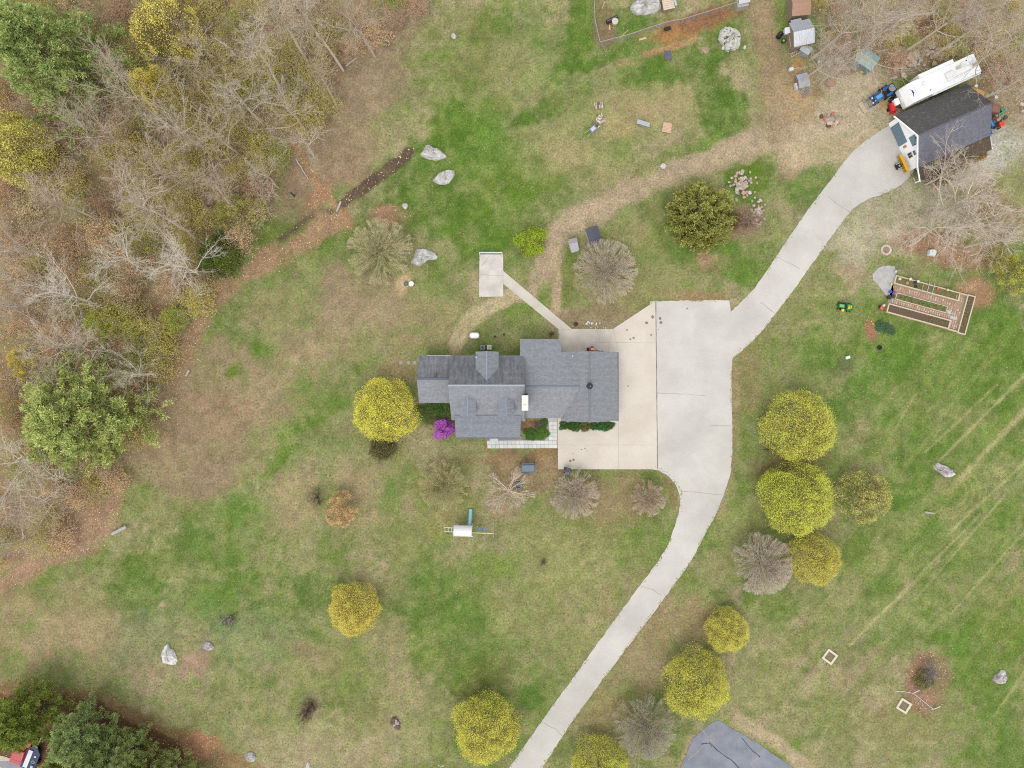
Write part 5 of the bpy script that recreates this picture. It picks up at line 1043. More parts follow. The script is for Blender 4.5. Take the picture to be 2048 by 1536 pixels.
for x in (-.35,.35): MB().box(x-.06,x+.06,-.3,.3,0,.3).build('saddle',M('conc_block',(190,186,180),.9),t)
MB().tube([(-.6,-.1,.5),(-.85,-.15,.3),(-.85,-.15,0)],.03).build('gas_pipe',PLK,t)
for (x,c,l,f) in [(965.5,(150,158,172),'blue grey air conditioning unit behind the house','dark'),(978.5,(228,220,208),'cream air conditioning unit behind the house, nearer the chimney','light')]:
    b = Wp(x,694.5,.7); t = thing('air_conditioner',l,'air conditioner',(b[0],b[1],0),0,'air conditioners behind the house')
    MB().box(-.28,.28,-.28,.28,0,.7).build('casing',M('ac_'+f,c,.5,.05),t,bevel=.03); MB().torus((0,0,.71),.19,.025).build('fan_ring',M('fan_'+f,(60,66,80) if f=='dark' else (206,202,200),.5),t)
    for k in range(4): MB().ob(.09*math.cos(k*1.57+.4),.09*math.sin(k*1.57+.4),.705,.72,.18,.07,math.degrees(k*1.57+.4)).build('fan_blade',M('fanb_'+f,(40,44,56) if f=='dark' else (190,188,188),.5),t)
b = Wp(812,567.5); t = thing('septic_lid','dark green round septic lid in bare soil','lid',(b[0],b[1],0)); MB().cyl(0,0,-.03,.14,.30,.27,16).build('rim',M('lid_green',(84,122,100),.5),t); MB().cyl(0,0,.14,.18,.18,.16,12).build('cover',M('lid_green2',(96,134,112),.5),t)
b = Wp(823.5,568.5); t = thing('white_bucket','white bucket standing beside the green lid','bucket',(b[0],b[1],0)); MB().cyl(0,0,0,.42,.24,.30,16).build('pail',M('bucket_white',(252,252,252),.4,.02,k=1.1),t); MB().torus((0,0,.42),.3,.02).build('rim',M('bucket_white',(252,252,252)),t)
# railing at the far end of the concrete pad
b = Wp(982,507.5); t = thing('pad_railing','white tube railing at the far end of the concrete pad','railing',(b[0],b[1],0)); WT = M('white_tube',(246,248,248),.4,.02)
MB().tube([(-1.4,.0,.95),(1.4,.0,.95)],.045).build('top_rail',WT,t); MB().tube([(-1.4,0,.5),(1.4,0,.5)],.03).build('mid_rail',WT,t)
for x in (-1.4,0,1.4): MB().tube([(x,0,0),(x,0,.97)],.035).build('post',WT,t)
MB().tube([(-1.4,0,.95),(-1.38,-.3,.9),(-1.36,-.45,0)],.035).build('brace',WT,t); MB().tube([(1.4,0,.95),(1.4,-.3,.9),(1.4,-.4,0)],.035).build('brace',WT,t)
# canopy swing seat
b = Wp(1056,937,1.7); t = thing('swing_seat','slate grey canopied garden swing seat below the paver walk','garden swing',(b[0],b[1],0),.02); SL = M('slate_fabric',(122,136,152),.8,.06,3); DK = M('dark_tube',(58,64,72),.5)
MB().slab([(-.8,.4,1.75),(.8,.4,1.75),(.8,-.4,1.72),(-.8,-.4,1.72)],.04).build('canopy',SL,t); MB().slab([(-.8,.62,1.62),(.8,.62,1.62),(.8,.5,1.70),(-.8,.5,1.70)],.03).build('canopy_valance',SL,t); MB().slab([(-.8,-.5,1.68),(.8,-.5,1.68),(.8,-.62,1.6),(-.8,-.62,1.6)],.03).build('canopy_valance',SL,t)
for s in (-1,1):
    MB().tube([(s*.85,.65,0),(s*.82,0,1.68),(s*.85,-.65,0)],.035).build('leg',DK,t); MB().tube([(s*.6,-.02,1.65),(s*.6,-.02,.5)],.015).build('chain',DK,t)
MB().tube([(-.85,.45,1.68),(.85,.45,1.68)],.035).build('cross_bar',DK,t); MB().tube([(-.85,-.45,1.66),(.85,-.45,1.66)],.035).build('cross_bar',DK,t)
MB().box(-.65,.65,-.3,.25,.42,.52).build('seat',SL,t); MB().box(-.65,.65,.2,.3,.5,1.0).build('backrest',SL,t)
b = Wp(1036.5,971.5,.5); t = thing('fire_bowl','round bowl with a pale blue rim under the open bare tree','fire bowl',(b[0],b[1],0)); MB().torus((0,0,.45),.38,.05,24).build('rim',M('pale_blue_rim',(150,168,200),.4),t); MB().cyl(0,0,.2,.42,.2,.36,16).build('bowl',M('bowl_dark',(56,60,72),.6),t)
for k in range(3): a=k*2.09; MB().tube([(.25*math.cos(a),.25*math.sin(a),.25),(.36*math.cos(a),.36*math.sin(a),0)],.02).build('leg',DK,t)
for k in range(4): MB().ob(0,-.2+.13*k,.43,.45,.55,.03,15).build('grate_bar',M('grate_grey',(120,126,136),.5),t)
b = Wp(1135,942,.8); t = thing('barbecue_grill','grey barbecue grill at the corner of the concrete apron','grill',(b[0],b[1],0),-.2)
MB().box(-.3,.3,-.05,.45,.7,1.1).build('hood',M('grill_dark',(70,76,86),.4),t,bevel=.06); MB().box(-.26,.26,-.5,-.05,.55,.85).build('cart',M('grill_grey',(132,142,154),.5),t,bevel=.03); MB().box(-.52,-.3,.1,.45,.8,.84).build('side_shelf',DK,t); MB().tube([(-.2,.47,.95),(.2,.47,.95)],.025).build('handle',TRIM,t)
for x in (-.22,.22):
    for y in (-.4,.35): MB().tube([(x,y,0),(x,y,.75)],.03).build('leg',DK,t)
for x in (-.26,.26): MB().wheel(x,-.4,.1,.1,.05,1.57).build('wheel',DK,t)
b = Wp(1183,698,.3); t = thing('snow_blower','red and yellow walk behind machine behind the garage','garden machine',(b[0],b[1],.045),.1)
MB().box(-.3,.3,-.25,.2,.15,.5).build('engine_cover',M('machine_red',(226,70,50),.4),t,bevel=.05); MB().box(-.1,.3,-.18,.1,.5,.62).build('fuel_tank',M('machine_yellow',(250,214,130),.4),t,bevel=.04); MB().box(-.55,-.3,-.2,.2,.05,.4).build('auger_housing',M('machine_black',(50,40,40),.6),t,bevel=.03)
for s in (-1,1): MB().wheel(.1,s*.26,.16,.16,.1).build('wheel',M('tyre_black',(44,44,46)),t)
MB().tube([(.25,.2,.5),(.5,.45,.85),(.2,.6,.9)],.03).build('handlebar',M('silver_bar',(220,220,228),.3),t)
b = Wp(1199,702); o = MB().tube([(-.5,.05,.09),(-.1,.0,.09),(.2,-.08,.09),(.45,-.03,.09)],.04).build('garden_hose',M('hose_black',(40,44,48),.6),loc=(b[0],b[1],.0)); tag(o,'black hose lying on the concrete behind the garage','hose')
for (x,y) in [(990,673),(1008,669)]:
    shrub(x,y,5,(70,110,56),'tiny green seedling clump in the grass behind the house',SHR[0],name='seedling',group='seedlings behind the house',cat='plant')
for k,(x,y,l) in enumerate([(1191,656,'left white stick on the soil above the back walkway'),(1207,655,'middle white stick on the soil above the back walkway'),(1211,655,'right white stick on the soil above the back walkway')]): log(x,y+2,x+.6,y-2,.035,l,TRIM,'marker_stick','stick')
heap('chip_scatter','white chips scattered on the soil above the back walkway','debris',1183,647,26,.9,.1,[TRIM,STW[0]],'chip',.01,sy=.5)
b = Wp(1151,649); heap('dark_clump','dark burnt clump on the soil beside the back walkway','debris',1151,649,7,.15,.2,[M('char',(78,66,60),.9)],'clod',.1)

# play set
b = Wp(928,1055,0); t = thing('play_set','white roofed play set with teal slide, ladder and swing beam','play set',(b[0],b[1],0),-.03); VW = M('vinyl_white',(248,246,246),.5,.03,2)
cv = MB(); nseg = 8
for i in range(nseg):
    y0 = -.62+1.24*i/nseg; y1 = -.62+1.24*(i+1)/nseg; z = lambda y: 2.75-.55*(y/.62)**2*.8
    cv.slab([(-1.1,y0,z(y0)),(1.1,y0,z(y0)),(1.1,y1,z(y1)),(-1.1,y1,z(y1))],.03)
cv.build('canopy',VW,t)
for x in (-1.1,1.1):
    for y in (-.6,.6): MB().box(x-.05,x+.05,y-.05,y+.05,0,2.3).build('post',VW,t)
MB().box(-1.1,1.1,-.6,.6,1.2,1.28).build('deck',M('deck_tan',(196,172,150),.8,.1,4),t)
for s in (-.6,.6): MB().box(-1.1,1.1,s-.03,s+.03,1.75,1.85).build('rail',VW,t)
MB().box(-1.2,1.2,-.78,-.70,1.5,1.6).build('rail',VW,t)
sl = MB().slab([(.55,.3,1.4),(1.0,.3,1.4),(.98,2.35,.15),(.53,2.35,.15)],.05).build('slide',M('slide_teal',(190,236,232),.35,.03),t)
for s in (.52,1.02): MB().slab([(s-.05,.3,1.58),(s+.05,.3,1.58),(s+.05,2.35,.32),(s-.05,2.35,.32)],.22).build('slide_wall',M('slide_dark_teal',(60,150,150),.4),sl)
MB().tube([(1.1,-.18,2.1),(3.75,-.2,2.1)],.06).build('swing_beam',M('beam_tan',(226,214,190),.7),t); MB().tube([(3.7,1.2,0),(3.7,0,2.1)],.05).build('beam_leg',M('beam_tan',(226,214,190)),t); MB().tube([(3.7,-1.1,0),(3.7,-.2,2.1)],.05).build('beam_leg',M('beam_tan',(226,214,190)),t)
for x in (1.95,2.6):
    sw = MB().box(x-.2,x+.2,-.1+.05,.15,.5,.56).build('swing',M('swing_blue',(40,140,220),.4),t,bevel=.02)
    for dx in (-.17,.17): MB().tube([(x+dx,.03,.56),(x+dx*.8,-.19,2.1)],.012).build('swing_chain',M('chain_blue',(90,150,200),.4),sw)
for y in (.3,-.2): MB().tube([(-1.1,y,1.9),(-2.25,y,1.85)],.035).build('monkey_bar_rail',VW,t)
for x in (-1.4,-1.8,-2.2): MB().tube([(x,.3,1.88),(x,-.2,1.88)],.025).build('rung',VW,t)
for y in (.3,-.2): MB().tube([(-2.25,y,1.85),(-2.3,y*1.6,0)],.035).build('monkey_bar_leg',VW,t)
for k in range(6): MB().box(-.45+k*.13,-.38+k*.13,.6,.66,1.3,1.75).build('baluster',M('grey_slat',(150,146,144),.7),t)

# ------------------------------------------------------------------ sheds on the upper lawn
def box_shed(name,label,px,py,lx,ly,h,deg,wall,roof,slope=.15,z=1.0):
    b = Wp(px,py,z); t = thing(name,label,'shed',(b[0],b[1],0),math.radians(deg)); MB().box(-lx/2,lx/2,-ly/2,ly/2,0,h).build('wall',wall,t)
    return t
LGW = M('pale_shed_wall',(226,222,206),.7,.06); GWW = M('white_shed_wall',(248,250,244),.6,.04)
t = box_shed('garden_shed','dark roofed small shed at the bend of the dirt track',1186.5,472,1.35,1.85,1.5,17,LGW,None)
for s in (-1,1): MB().slab([(0,1.0,1.95),(0,-1.0,1.95),(s*.78,-1.0,1.55),(s*.78,1.0,1.55)],.06).build('roof',M('dark_slate_roof',(92,94,108),.8,.1,4),t)
MB().box(-.04,.04,-1.0,1.0,1.9,1.98).build('ridge_cap',M('dark_slate_roof',(92,94,108)),t); d = MB().box(-.3,.3,-.96,-.925,.1,1.3).build('door',M('shed_door',(214,208,190),.7),t); MB().box(.18,.22,-.98,-.96,.6,.75).build('handle',DK,d)
t = box_shed('coop_box','white hutch with a grey two part lid beside the dark roofed shed',1148,489.5,.95,1.45,.85,15,GWW,None)
MB().slab([(-.52,.78,1.12),(.52,.78,1.12),(.52,.25,1.18),(-.52,.25,1.18)],.06).build('lid_upper',M('lid_mauve',(168,158,160),.8,.15,5),t); MB().slab([(-.5,.24,1.12),(.5,.24,1.12),(.48,-.72,.92),(-.48,-.72,.92)],.06).build('lid_lower',M('lid_grey',(186,186,190),.8,.12,5),t); MB().box(-.4,.4,-.78,-.73,.2,.7).build('hatch',GWW,t)

# pen fence: posts, rails, wire
FP = [(1190,-14),(1187,20),(1188,48),(1198,92),(1256,77),(1300,62),(1340,50),(1362,47),(1410,32),(1470,13),(1482,2),(1484,-14)]
b0 = Wp(1190,50); t = thing('pen_fence','low grey post and wire fence round the animal pen','fence',(b0[0],b0[1],0)); FG = M('fence_grey',(178,170,164),.8,.12,4); FWm = M('fence_wire',(150,146,142),.5,.1)
Q = [(Wp(x,y)[0]-b0[0], Wp(x,y)[1]-b0[1]) for x,y in FP]
for (x0,y0),(x1,y1) in zip(Q[:-1],Q[1:]):
    L_ = math.hypot(x1-x0,y1-y0); k = max(1,round(L_/1.8))
    MB().tube([(x0,y0,1.1),(x1,y1,1.1)],.045,6).build('top_rail',FG,t)
    for j in range(k): u=j/k; MB().box(x0+(x1-x0)*u-.05,x0+(x1-x0)*u+.05,y0+(y1-y0)*u-.05,y0+(y1-y0)*u+.05,0,1.15).build('post',FG,t)
    w = MB()
    for zz in (.15,.4,.65,.9): w.tube([(x0,y0,zz),(x1,y1,zz)],.012,3)
    for j in range(int(L_/.2)): u=j/(L_/.2); w.tube([(x0+(x1-x0)*u,y0+(y1-y0)*u,.05),(x0+(x1-x0)*u,y0+(y1-y0)*u,1.08)],.008,3)
    w.build('wire_mesh',FWm,t)
b = Wp(1224,39,.3); t = thing('culvert_pipe','black plastic pipe lying in the pen','pipe',(b[0],b[1],0),math.radians(27)); mb = MB()
mb.wheel(0,0,.24,.24,1.5,math.pi/2,16); mb.build('pipe',M('pipe_black',(46,50,54),.35,.1,3),t)
for k in range(6): MB().torus((-.65+k*.26,0,.24),.245,.02,16,6,'x').build('rib',M('pipe_black',(46,50,54)),t)
MB().box(-.7,.7,-.02,.04,.47,.5).build('seam',M('pipe_grey',(130,140,150),.4),t)
b = Wp(1230,43,.4); t = thing('water_tub','round cream tub beside the black pipe in the pen','tub',(b[0],b[1],0)); MB().cyl(0,0,0,.5,.34,.38,18).build('tub',M('tub_cream',(216,204,186),.7,.08,4),t); MB().torus((0,0,.5),.38,.03).build('rim',M('tub_rim',(228,216,200),.6),t); MB().cyl(0,0,.44,.47,.34,.34,16).build('water',M('tub_fill',(214,196,184),.3),t)
b = Wp(1219,54); tag(MB().slab([(-.05,.25,.05),(.08,.2,.05),(.14,-.35,.05),(-.12,-.35,.05)],.04).build('wood_wedge',WOODY,loc=(b[0],b[1],0)),'pale wooden wedge below the black pipe','plank')
b = Wp(1338,4,1.2); t = thing('animal_shelter','small slatted wooden shelter inside the pen','shelter',(b[0],b[1],0),math.radians(12))
MB().box(-.7,.7,-.6,.7,0,.95).build('wall',M('shelter_wall',(170,150,126),.8),t)
for k in range(7): MB().slab([(-.8,.8-k*.23,1.25-k*.03),(.62,.8-k*.23,1.25-k*.03),(.62,.6-k*.23,1.22-k*.03),(-.8,.6-k*.23,1.22-k*.03)],.04).build('roof_slat',M('slat_cream',(224,206,182),.8,.1,4),t)
MB().slab([(.66,.8,1.2),(.95,.8,1.1),(.95,-.55,1.05),(.66,-.55,1.15)],.04).build('side_flap',M('flap_blue',(190,210,220),.6),t)
b = Wp(1486,4,1.2); t = thing('pen_shed','grey shed cut by the top edge at the corner of the pen','shed',(b[0],b[1],0),math.radians(12)); MB().box(-.7,.7,-.5,.7,0,1.1).build('wall',M('grey_shed_wall',(186,176,166),.8,.1),t); MB().slab([(-.55,.9,1.6),(.85,.9,1.6),(.85,-.2,1.3),(-.55,-.2,1.3)],.06).build('roof',M('pale_grey_roof',(206,210,214),.7,.08,3),t)
b = Wp(1285,78); o = MB().ob(0,0,0,.06,.9,.22,15).build('plank',WOODY,loc=(b[0],b[1],0)); tag(o,'short yellowish board lying outside the pen fence','plank')
b = Wp(1334,59); t = thing('feed_trough','black rubber trough outside the pen fence','trough',(b[0],b[1],0),.3); MB().frus([(-.35,-.15),(.35,-.15),(.35,.15),(-.35,.15)],0,[(-.42,-.2),(.42,-.2),(.42,.2),(-.42,.2)],.25).build('trough_body',M('rubber_black',(40,42,44),.8),t); MB().box(-.35,.35,-.13,.13,.2,.26).build('fill',M('rubber_dark',(56,58,60),.9),t)
b = Wp(1335,111); o = MB().prism([(-.48,.55),(.38,.62),(.58,-.5),(-.3,-.62)],0,.05).build('rubber_mat',M('mat_slate',(100,102,116),.8,.25,2),loc=(b[0],b[1],0)); tag(o,'dark slate coloured mat lying on the grass below the pen','mat')
b = Wp(1287,246,.45); t = thing('bench','pale grey bench on the upper lawn','bench',(b[0],b[1],0),math.radians(-17))
for y in (-.2,-.02,.16): MB().box(-.82,.82,y-.08,y+.08,.42,.47).build('seat_plank',M('bench_grey',(190,198,204),.7,.06,3),t)
for x in (-.6,.6): MB().box(x-.05,x+.05,-.22,.22,0,.42).build('leg',M('bench_leg',(150,156,160),.7),t)
b = Wp(1333.5,256); t = thing('pallet','pinkish wooden pallet lying on the upper lawn','pallet',(b[0],b[1],0),math.radians(-10))
for k in range(7): MB().box(-.55,.55,-.6+k*.175,-.45+k*.175,.12,.15).build('slat',M('pallet_pink',(226,188,160),.8,.12,4),t)
for x in (-.5,0,.5): MB().box(x-.05,x+.05,-.6,.6,0,.12).build('bearer',M('pallet_dark',(180,146,120),.8),t)
WM = [M('split_wood_a',(222,206,190),.85,.15,5),M('split_wood_b',(200,178,158),.85,.15,5),M('split_wood_c',(236,226,212),.85,.1,5),M('split_wood_d',(150,128,112),.9,.15,5)]
def woodpile(label,px,py,n,lx,ly,deg,name='firewood_stack',order=True,ln=.42):
    b=Wp(px,py); t=thing(name,label,'firewood',(b[0],b[1],0),math.radians(deg))
    for i in range(n):
        if order: x=(-.5+(i%6+.5)/6)*lx; y=(i//6%2-.5)*ly*.5; z=.08+.14*(i//12); a=rb.uniform(-.12,.12)+1.57
        else: r=abs(rb.gauss(0,.5)); q=rb.uniform(0,6.28); x=r*lx*.5*math.cos(q); y=r*ly*.5*math.sin(q); z=.08+.3*max(0,1-r)*rb.random(); a=rb.uniform(0,3.14)
        MB().tube([(x-ln/2*math.cos(a),y-ln/2*math.sin(a),z),(x+ln/2*math.cos(a),y+ln/2*math.sin(a),z+rb.uniform(-.02,.05))],.07,5).build('billet',rb.choice(WM),t)
    return t
woodpile('short stack of split firewood on the upper lawn',1197,212,24,1.1,.75,8); woodpile('loose heap of split firewood on the upper lawn',1198,240,44,1.3,1.5,0,'firewood_heap',False)
b = Wp(1186,258,.5); t = thing('wheelbarrow','wheelbarrow with a blue tray and long pale handles by the firewood','wheelbarrow',(b[0],b[1],0),math.radians(42))
MB().frus([(-.3,-.22),(.3,-.22),(.3,.22),(-.3,.22)],.3,[(-.45,-.34),(.48,-.34),(.48,.34),(-.45,.34)],.6).build('tray',M('tray_blue',(120,134,176),.5,.2,4),t); MB().box(-.3,.3,-.22,.2,.55,.63).build('load',M('load_pale',(210,206,214),.8,.2,5),t)
for s in (-.2,.2): MB().tube([(.5,s*.6,.3),(-1.2,s*1.4,.62)],.03).build('handle',PLK,t)
MB().wheel(.62,0,.18,.18,.09).build('wheel',M('tyre_black',(44,44,46)),t)
for s in (-.2,.2): MB().tube([(-.2,s,.35),(-.25,s,0)],.025).build('leg',DK,t)
b=Wp(1260,228); t=thing('white_hoop','small pale hoop lying in the upper lawn','hoop',(b[0],b[1],0)); MB().torus((0,0,.04),.14,.035,16).build('hoop_ring',PLK,t)

# ------------------------------------------------------------------ yard by the woods, top right
METW = M('corrugated_white',(236,238,246),.5,.05,2); METG = M('corrugated_grey',(178,182,186),.55,.08,2); WDG = M('old_boards',(160,140,122),.85,.15,4)
def gable_shed(name,label,px,py,lx,ly,ze,zr,deg,m1,m2,z=2.0,ribs=0,wall=None,cat='shed'):
    b=Wp(px,py,z); t=thing(name,label,cat,(b[0],b[1],0),math.radians(deg)); mb=gable_x(-lx/2+.1,lx/2-.1,-ly/2+.1,ly/2-.1,0,ze-.08,zr-.1); mb.build('wall',wall or WDG,t)
    for s,m in ((1,m1),(-1,m2)):
        r=MB().slab([(-lx/2,0,zr),(lx/2,0,zr),(lx/2,s*ly/2,ze),(-lx/2,s*ly/2,ze)],.04).build('roof_sheet',m,t)
        for k in range(ribs): x=-lx/2+.1+k*(lx-.2)/max(1,ribs-1); MB().slab([(x-.03,0,zr+.035),(x+.03,0,zr+.035),(x+.03,s*ly/2,ze+.035),(x-.03,s*ly/2,ze+.035)],.05).build('rib',m,r)
    return t
t=gable_shed('chicken_coop','chicken coop with a white metal roof slope at the woods edge',1605,64,2.6,3.0,1.8,2.5,12,METG,METW,2.0,9)  # grey upper, white lower sheet: slope shade and light put into the colours
MB().box(-1.75,-1.25,.5,1.1,.9,1.3).build('nest_box',M('nest_white',(226,230,236),.6),t); MB().slab([(-1.8,1.15,1.5),(-1.2,1.15,1.55),(-1.2,.45,1.45),(-1.8,.45,1.35)],.04).build('nest_box_lid',METW,t); MB().slab([(-.9,1.9,1.5),(.4,1.9,1.55),(.4,1.3,1.75),(-.9,1.3,1.7)],.04).build('rear_lid',METG,t)
b=Wp(1578,83); t2=thing('coop_run','open timber run in front of the coop','animal run',(b[0],b[1],0),math.radians(8))
for x in (-.3,.3): MB().box(x-.05,x+.05,-1.1,1.1,.9,.98).build('rail',M('frame_tan',(206,178,150),.8),t2)
for x in (-.3,.3):
    for y in (-1.05,1.05): MB().box(x-.05,x+.05,y-.05,y+.05,0,.9).build('post',M('frame_tan',(206,178,150)),t2)
MB().box(-.25,.25,-1.05,1.05,0,.03).build('floor_board',M('frame_floor',(176,144,116),.9,.2,4),t2)
b=Wp(1560,70,.4); t=thing('black_barrel','black plastic barrel lying left of the coop','barrel',(b[0],b[1],0),math.radians(55)); MB().wheel(0,0,.3,.3,.75,math.pi/2,18).build('barrel_body',M('barrel_black',(36,40,46),.35,.1,3),t,bevel=.04)
for x in (-.25,.25): MB().torus((x,0,.3),.305,.02,18,6,'x').build('hoop',M('barrel_black',(36,40,46)),t)
MB().cyl(.05,.0,.6,.63,.05,.05,8).build('bung',M('pipe_grey',(130,140,150)),t)
b=Wp(1567,82,.2); t=thing('green_tub','dark green tub with a bright green scoop by the coop','tub',(b[0],b[1],0)); MB().cyl(0,0,0,.3,.24,.3,16).build('tub',M('tub_green',(48,72,52),.5),t); MB().cyl(0,.02,.3,.36,.15,.1,10).build('scoop',M('scoop_green',(140,230,110),.4),t)
b=Wp(1613,97,1.0); t=thing('hutch','small pale grey hutch below the coop','hutch',(b[0],b[1],0),math.radians(-35)); MB().box(-.55,.55,-.45,.45,0,.9).build('body',M('hutch_grey',(170,176,178),.7),t)
for s in (-1,1): MB().slab([(-.65,0,1.15),(.65,0,1.15),(.65,s*.55,.95),(-.65,s*.55,.95)],.04).build('roof',M('hutch_roof',(198,206,210),.6,.05),t)
b=Wp(1594,105); t=thing('ladder','pale ladder lying on the ground below the coop','ladder',(b[0],b[1],0),math.radians(25)); LDM=M('ladder_pale',(220,214,200),.6)
for y in (-.2,.2): MB().box(-.95,.95,y-.03,y+.03,.03,.1).build('rail',LDM,t)
for k in range(8): MB().box(-.86+k*.24,-.82+k*.24,-.2,.2,.05,.09).build('rung',LDM,t)
t=gable_shed('brown_shed','brown roofed shed cut by the top edge',1602,8,2.3,2.6,1.6,2.1,5,M('rust_roof',(186,148,122),.8,.15,3),M('rust_roof',(186,148,122)),1.8)
t=gable_shed('grey_shed','small shed with a grey metal roof left of the low bare tree',1607,160,1.4,1.7,1.0,1.25,14,M('metal_lilac',(190,192,206),.5,.08,3),M('metal_lilac',(190,192,206)),1.1,5); MB().box(-.95,-.7,-.8,.0,.2,.7).build('side_box',M('nest_white',(226,230,236)),t)
b=Wp(1611,185); t=thing('wire_pallet','striped grey brown pallet below the small grey roof','pallet',(b[0],b[1],0),math.radians(30))
for k in range(8): MB().box(-.6+k*.16,-.52+k*.16,-.55,.55,.1,.13).build('slat',M('slat_taupe',(170,160,154),.8,.1,4),t)
for y in (-.45,0,.45): MB().box(-.6,.64,y-.05,y+.05,0,.1).build('bearer',WDG,t)
t=gable_shed('teal_shelter','teal tarp shelter under the bare trees',1737,115,2.5,2.0,1.6,2.0,-35,M('tarp_teal',(152,178,174),.6,.12,3),M('tarp_teal2',(160,186,180),.6,.1,3),1.9,0,M('tarp_wall',(130,156,152),.7),'shelter')
b=Wp(1728,140,.5); t=thing('yellow_crate','yellow plastic crate in front of the teal shelter','crate',(b[0],b[1],0),math.radians(-8)); YL=M('crate_yellow',(250,206,90),.5,.08,4); MB().box(-.32,.32,-.25,.25,0,.4).build('crate_body',YL,t,bevel=.03); MB().box(-.35,.35,-.28,.28,.4,.44).build('lid',YL,t,bevel=.02)
b=Wp(1784,38,.8); t=thing('grey_cabinet','pale grey cabinet among branches above the teal shelter','cabinet',(b[0],b[1],0),math.radians(40)); MB().box(-.5,.5,-.35,.35,0,.9).build('body',M('cab_grey',(176,180,182),.6),t,bevel=.03); MB().box(-.45,.0,-.38,-.35,.1,.85).build('door',M('cab_door',(196,200,204),.6),t); MB().box(-.7,-.5,-.2,.2,.3,.7).build('side_bin',TRIM,t)
b=Wp(1638,124,.3); t=thing('pale_bucket','pale bluish bucket under the bare branches','bucket',(b[0],b[1],0)); MB().cyl(0,0,0,.35,.16,.2,12).build('pail',M('pail_blue',(196,212,218),.5),t); MB().torus((0,0,.35),.2,.02,14).build('rim',M('pail_blue',(196,212,218)),t)
b=Wp(1661,165); o=MB().prism([(-.7,-.2),(-.4,.35),(.3,.5),(.75,.2),(.5,-.35),(-.2,-.5)],0,.18).build('brick_mound',M('mound_pink',(188,142,122),.9,.2,4),loc=(b[0],b[1],0),bevel=.05); tag(o,'flat reddish mound left of the sandy yard','mound')
b=Wp(1582,139,.5); t=thing('scrap_box','white box on a yellow legged stand by the grey shed','box',(b[0],b[1],0),.3); MB().box(-.25,.25,-.2,.2,.3,.7).build('box',M('nest_white',(226,230,236)),t); MB().box(-.1,1.1,-.05,.05,.3,.38).build('bar',WOODY,t)
for x in (-.2,.2): MB().box(x-.03,x+.03,-.03,.03,0,.3).build('leg',WOODY,t)

# tractors and machines
TB=M('tractor_blue',(40,104,168),.4,.08,3); TK=M('tractor_black',(42,44,48),.7,.15,4); TY=M('tyre_black',(44,44,46)); SV=M('tractor_silver',(224,226,232),.4)
b=Wp(1762,191,.8); t=thing('blue_tractor','blue tractor parked nose towards the sandy yard','tractor',(b[0],b[1],0),math.radians(33+180))
MB().box(-.1,1.05,-.32,.32,.6,1.15).build('hood',TB,t,bevel=.08); MB().box(.1,.85,-.22,.22,1.15,1.2).build('hood_top',M('hood_light_blue',(104,176,226),.4),t,bevel=.02); MB().box(-1.1,.9,-.2,.2,.4,.62).build('chassis',TK,t)
for s in (-1,1):
    w=MB().wheel(-.85,s*.6,.55,.55,.32).build('rear_wheel',TY,t); MB().wheel(-.85,s*.77,.55,.28,.04).build('rim',SV,w)
    w=MB().wheel(.75,s*.5,.36,.36,.22).build('front_wheel',TY,t); MB().wheel(.75,s*.62,.36,.18,.03).build('rim',SV,w)
    MB().box(-1.3,-.4,s*.45-.14,s*.45+.14,1.08,1.16).build('fender',TB,t,bevel=.03); MB().tube([(-.1,s*.48,1.0),(1.2,s*.48,.95),(2.0,s*.45,.35)],.06).build('loader_arm',TB,t)
MB().box(-.85,-.4,-.25,.25,.85,.98).build('seat',TK,t,bevel=.04); MB().box(-.95,-.83,-.25,.25,.95,1.35).build('seat_back',TK,t,bevel=.04); MB().torus((-.2,0,1.35),.2,.025).build('steering_wheel',TK,t)
for s in (-1,1): MB().tube([(-1.2,s*.5,.9),(-1.25,s*.45,2.0)],.04).build('roll_bar_post',TK,t)
MB().tube([(-1.25,-.45,2.0),(-1.25,.45,2.0)],.04).build('roll_bar',TK,t); MB().slab([(1.9,-.7,.6),(2.0,-.7,.1),(2.0,.7,.1),(1.9,.7,.6)],.05).box(1.95,2.5,-.72,.72,.05,.10).build('bucket',M('bucket_tan',(206,190,164),.7),t)
for (x,y) in [(1.0,.2),(1.25,-.3),(1.45,.25)]: MB().cyl(x,y,1.0,1.08,.12,.1,10).build('hydraulic_cap',SV,t)
b=Wp(1783,177,.6); t=thing('blue_tub','pale blue round tub standing on its base behind the blue tractor','tub',(b[0],b[1],0)); MB().torus((0,0,.75),.36,.07,24).build('rim',M('rim_sky',(150,200,232),.4),t); MB().cyl(0,0,0,.72,.3,.36,18).build('tub',M('tub_blue',(70,130,180),.4),t); MB().cyl(.02,-.05,.73,.77,.27,.27,14).build('contents',M('tub_pink',(196,160,146),.8,.2,5),t)
b=Wp(1787,187,.6); t=thing('black_implement','black round implement between the blue tractor and the camper','implement',(b[0],b[1],0),math.radians(-30)); MB().cyl(0,0,.1,.5,.5,.42,18).build('drum',TK,t); MB().tube([(.3,-.2,.4),(1.0,.15,.45)],.04).build('draw_bar',LDM,t); MB().cyl(0,0,.0,.1,.2,.2,8).build('foot',TK,t)
b=Wp(1785,215,.5); t=thing('red_spreader','red drum shaped spreader beside the camper hitch','spreader',(b[0],b[1],0),math.radians(105)); RD=M('spreader_red',(228,48,44),.35,.06,3)
MB().wheel(0,0,.5,.38,1.05,math.pi/2,18).build('drum',RD,t,bevel=.05); 
for s in (-1,1): MB().wheel(-.1,s*.45,.2,.2,.14).build('wheel',TY,t)
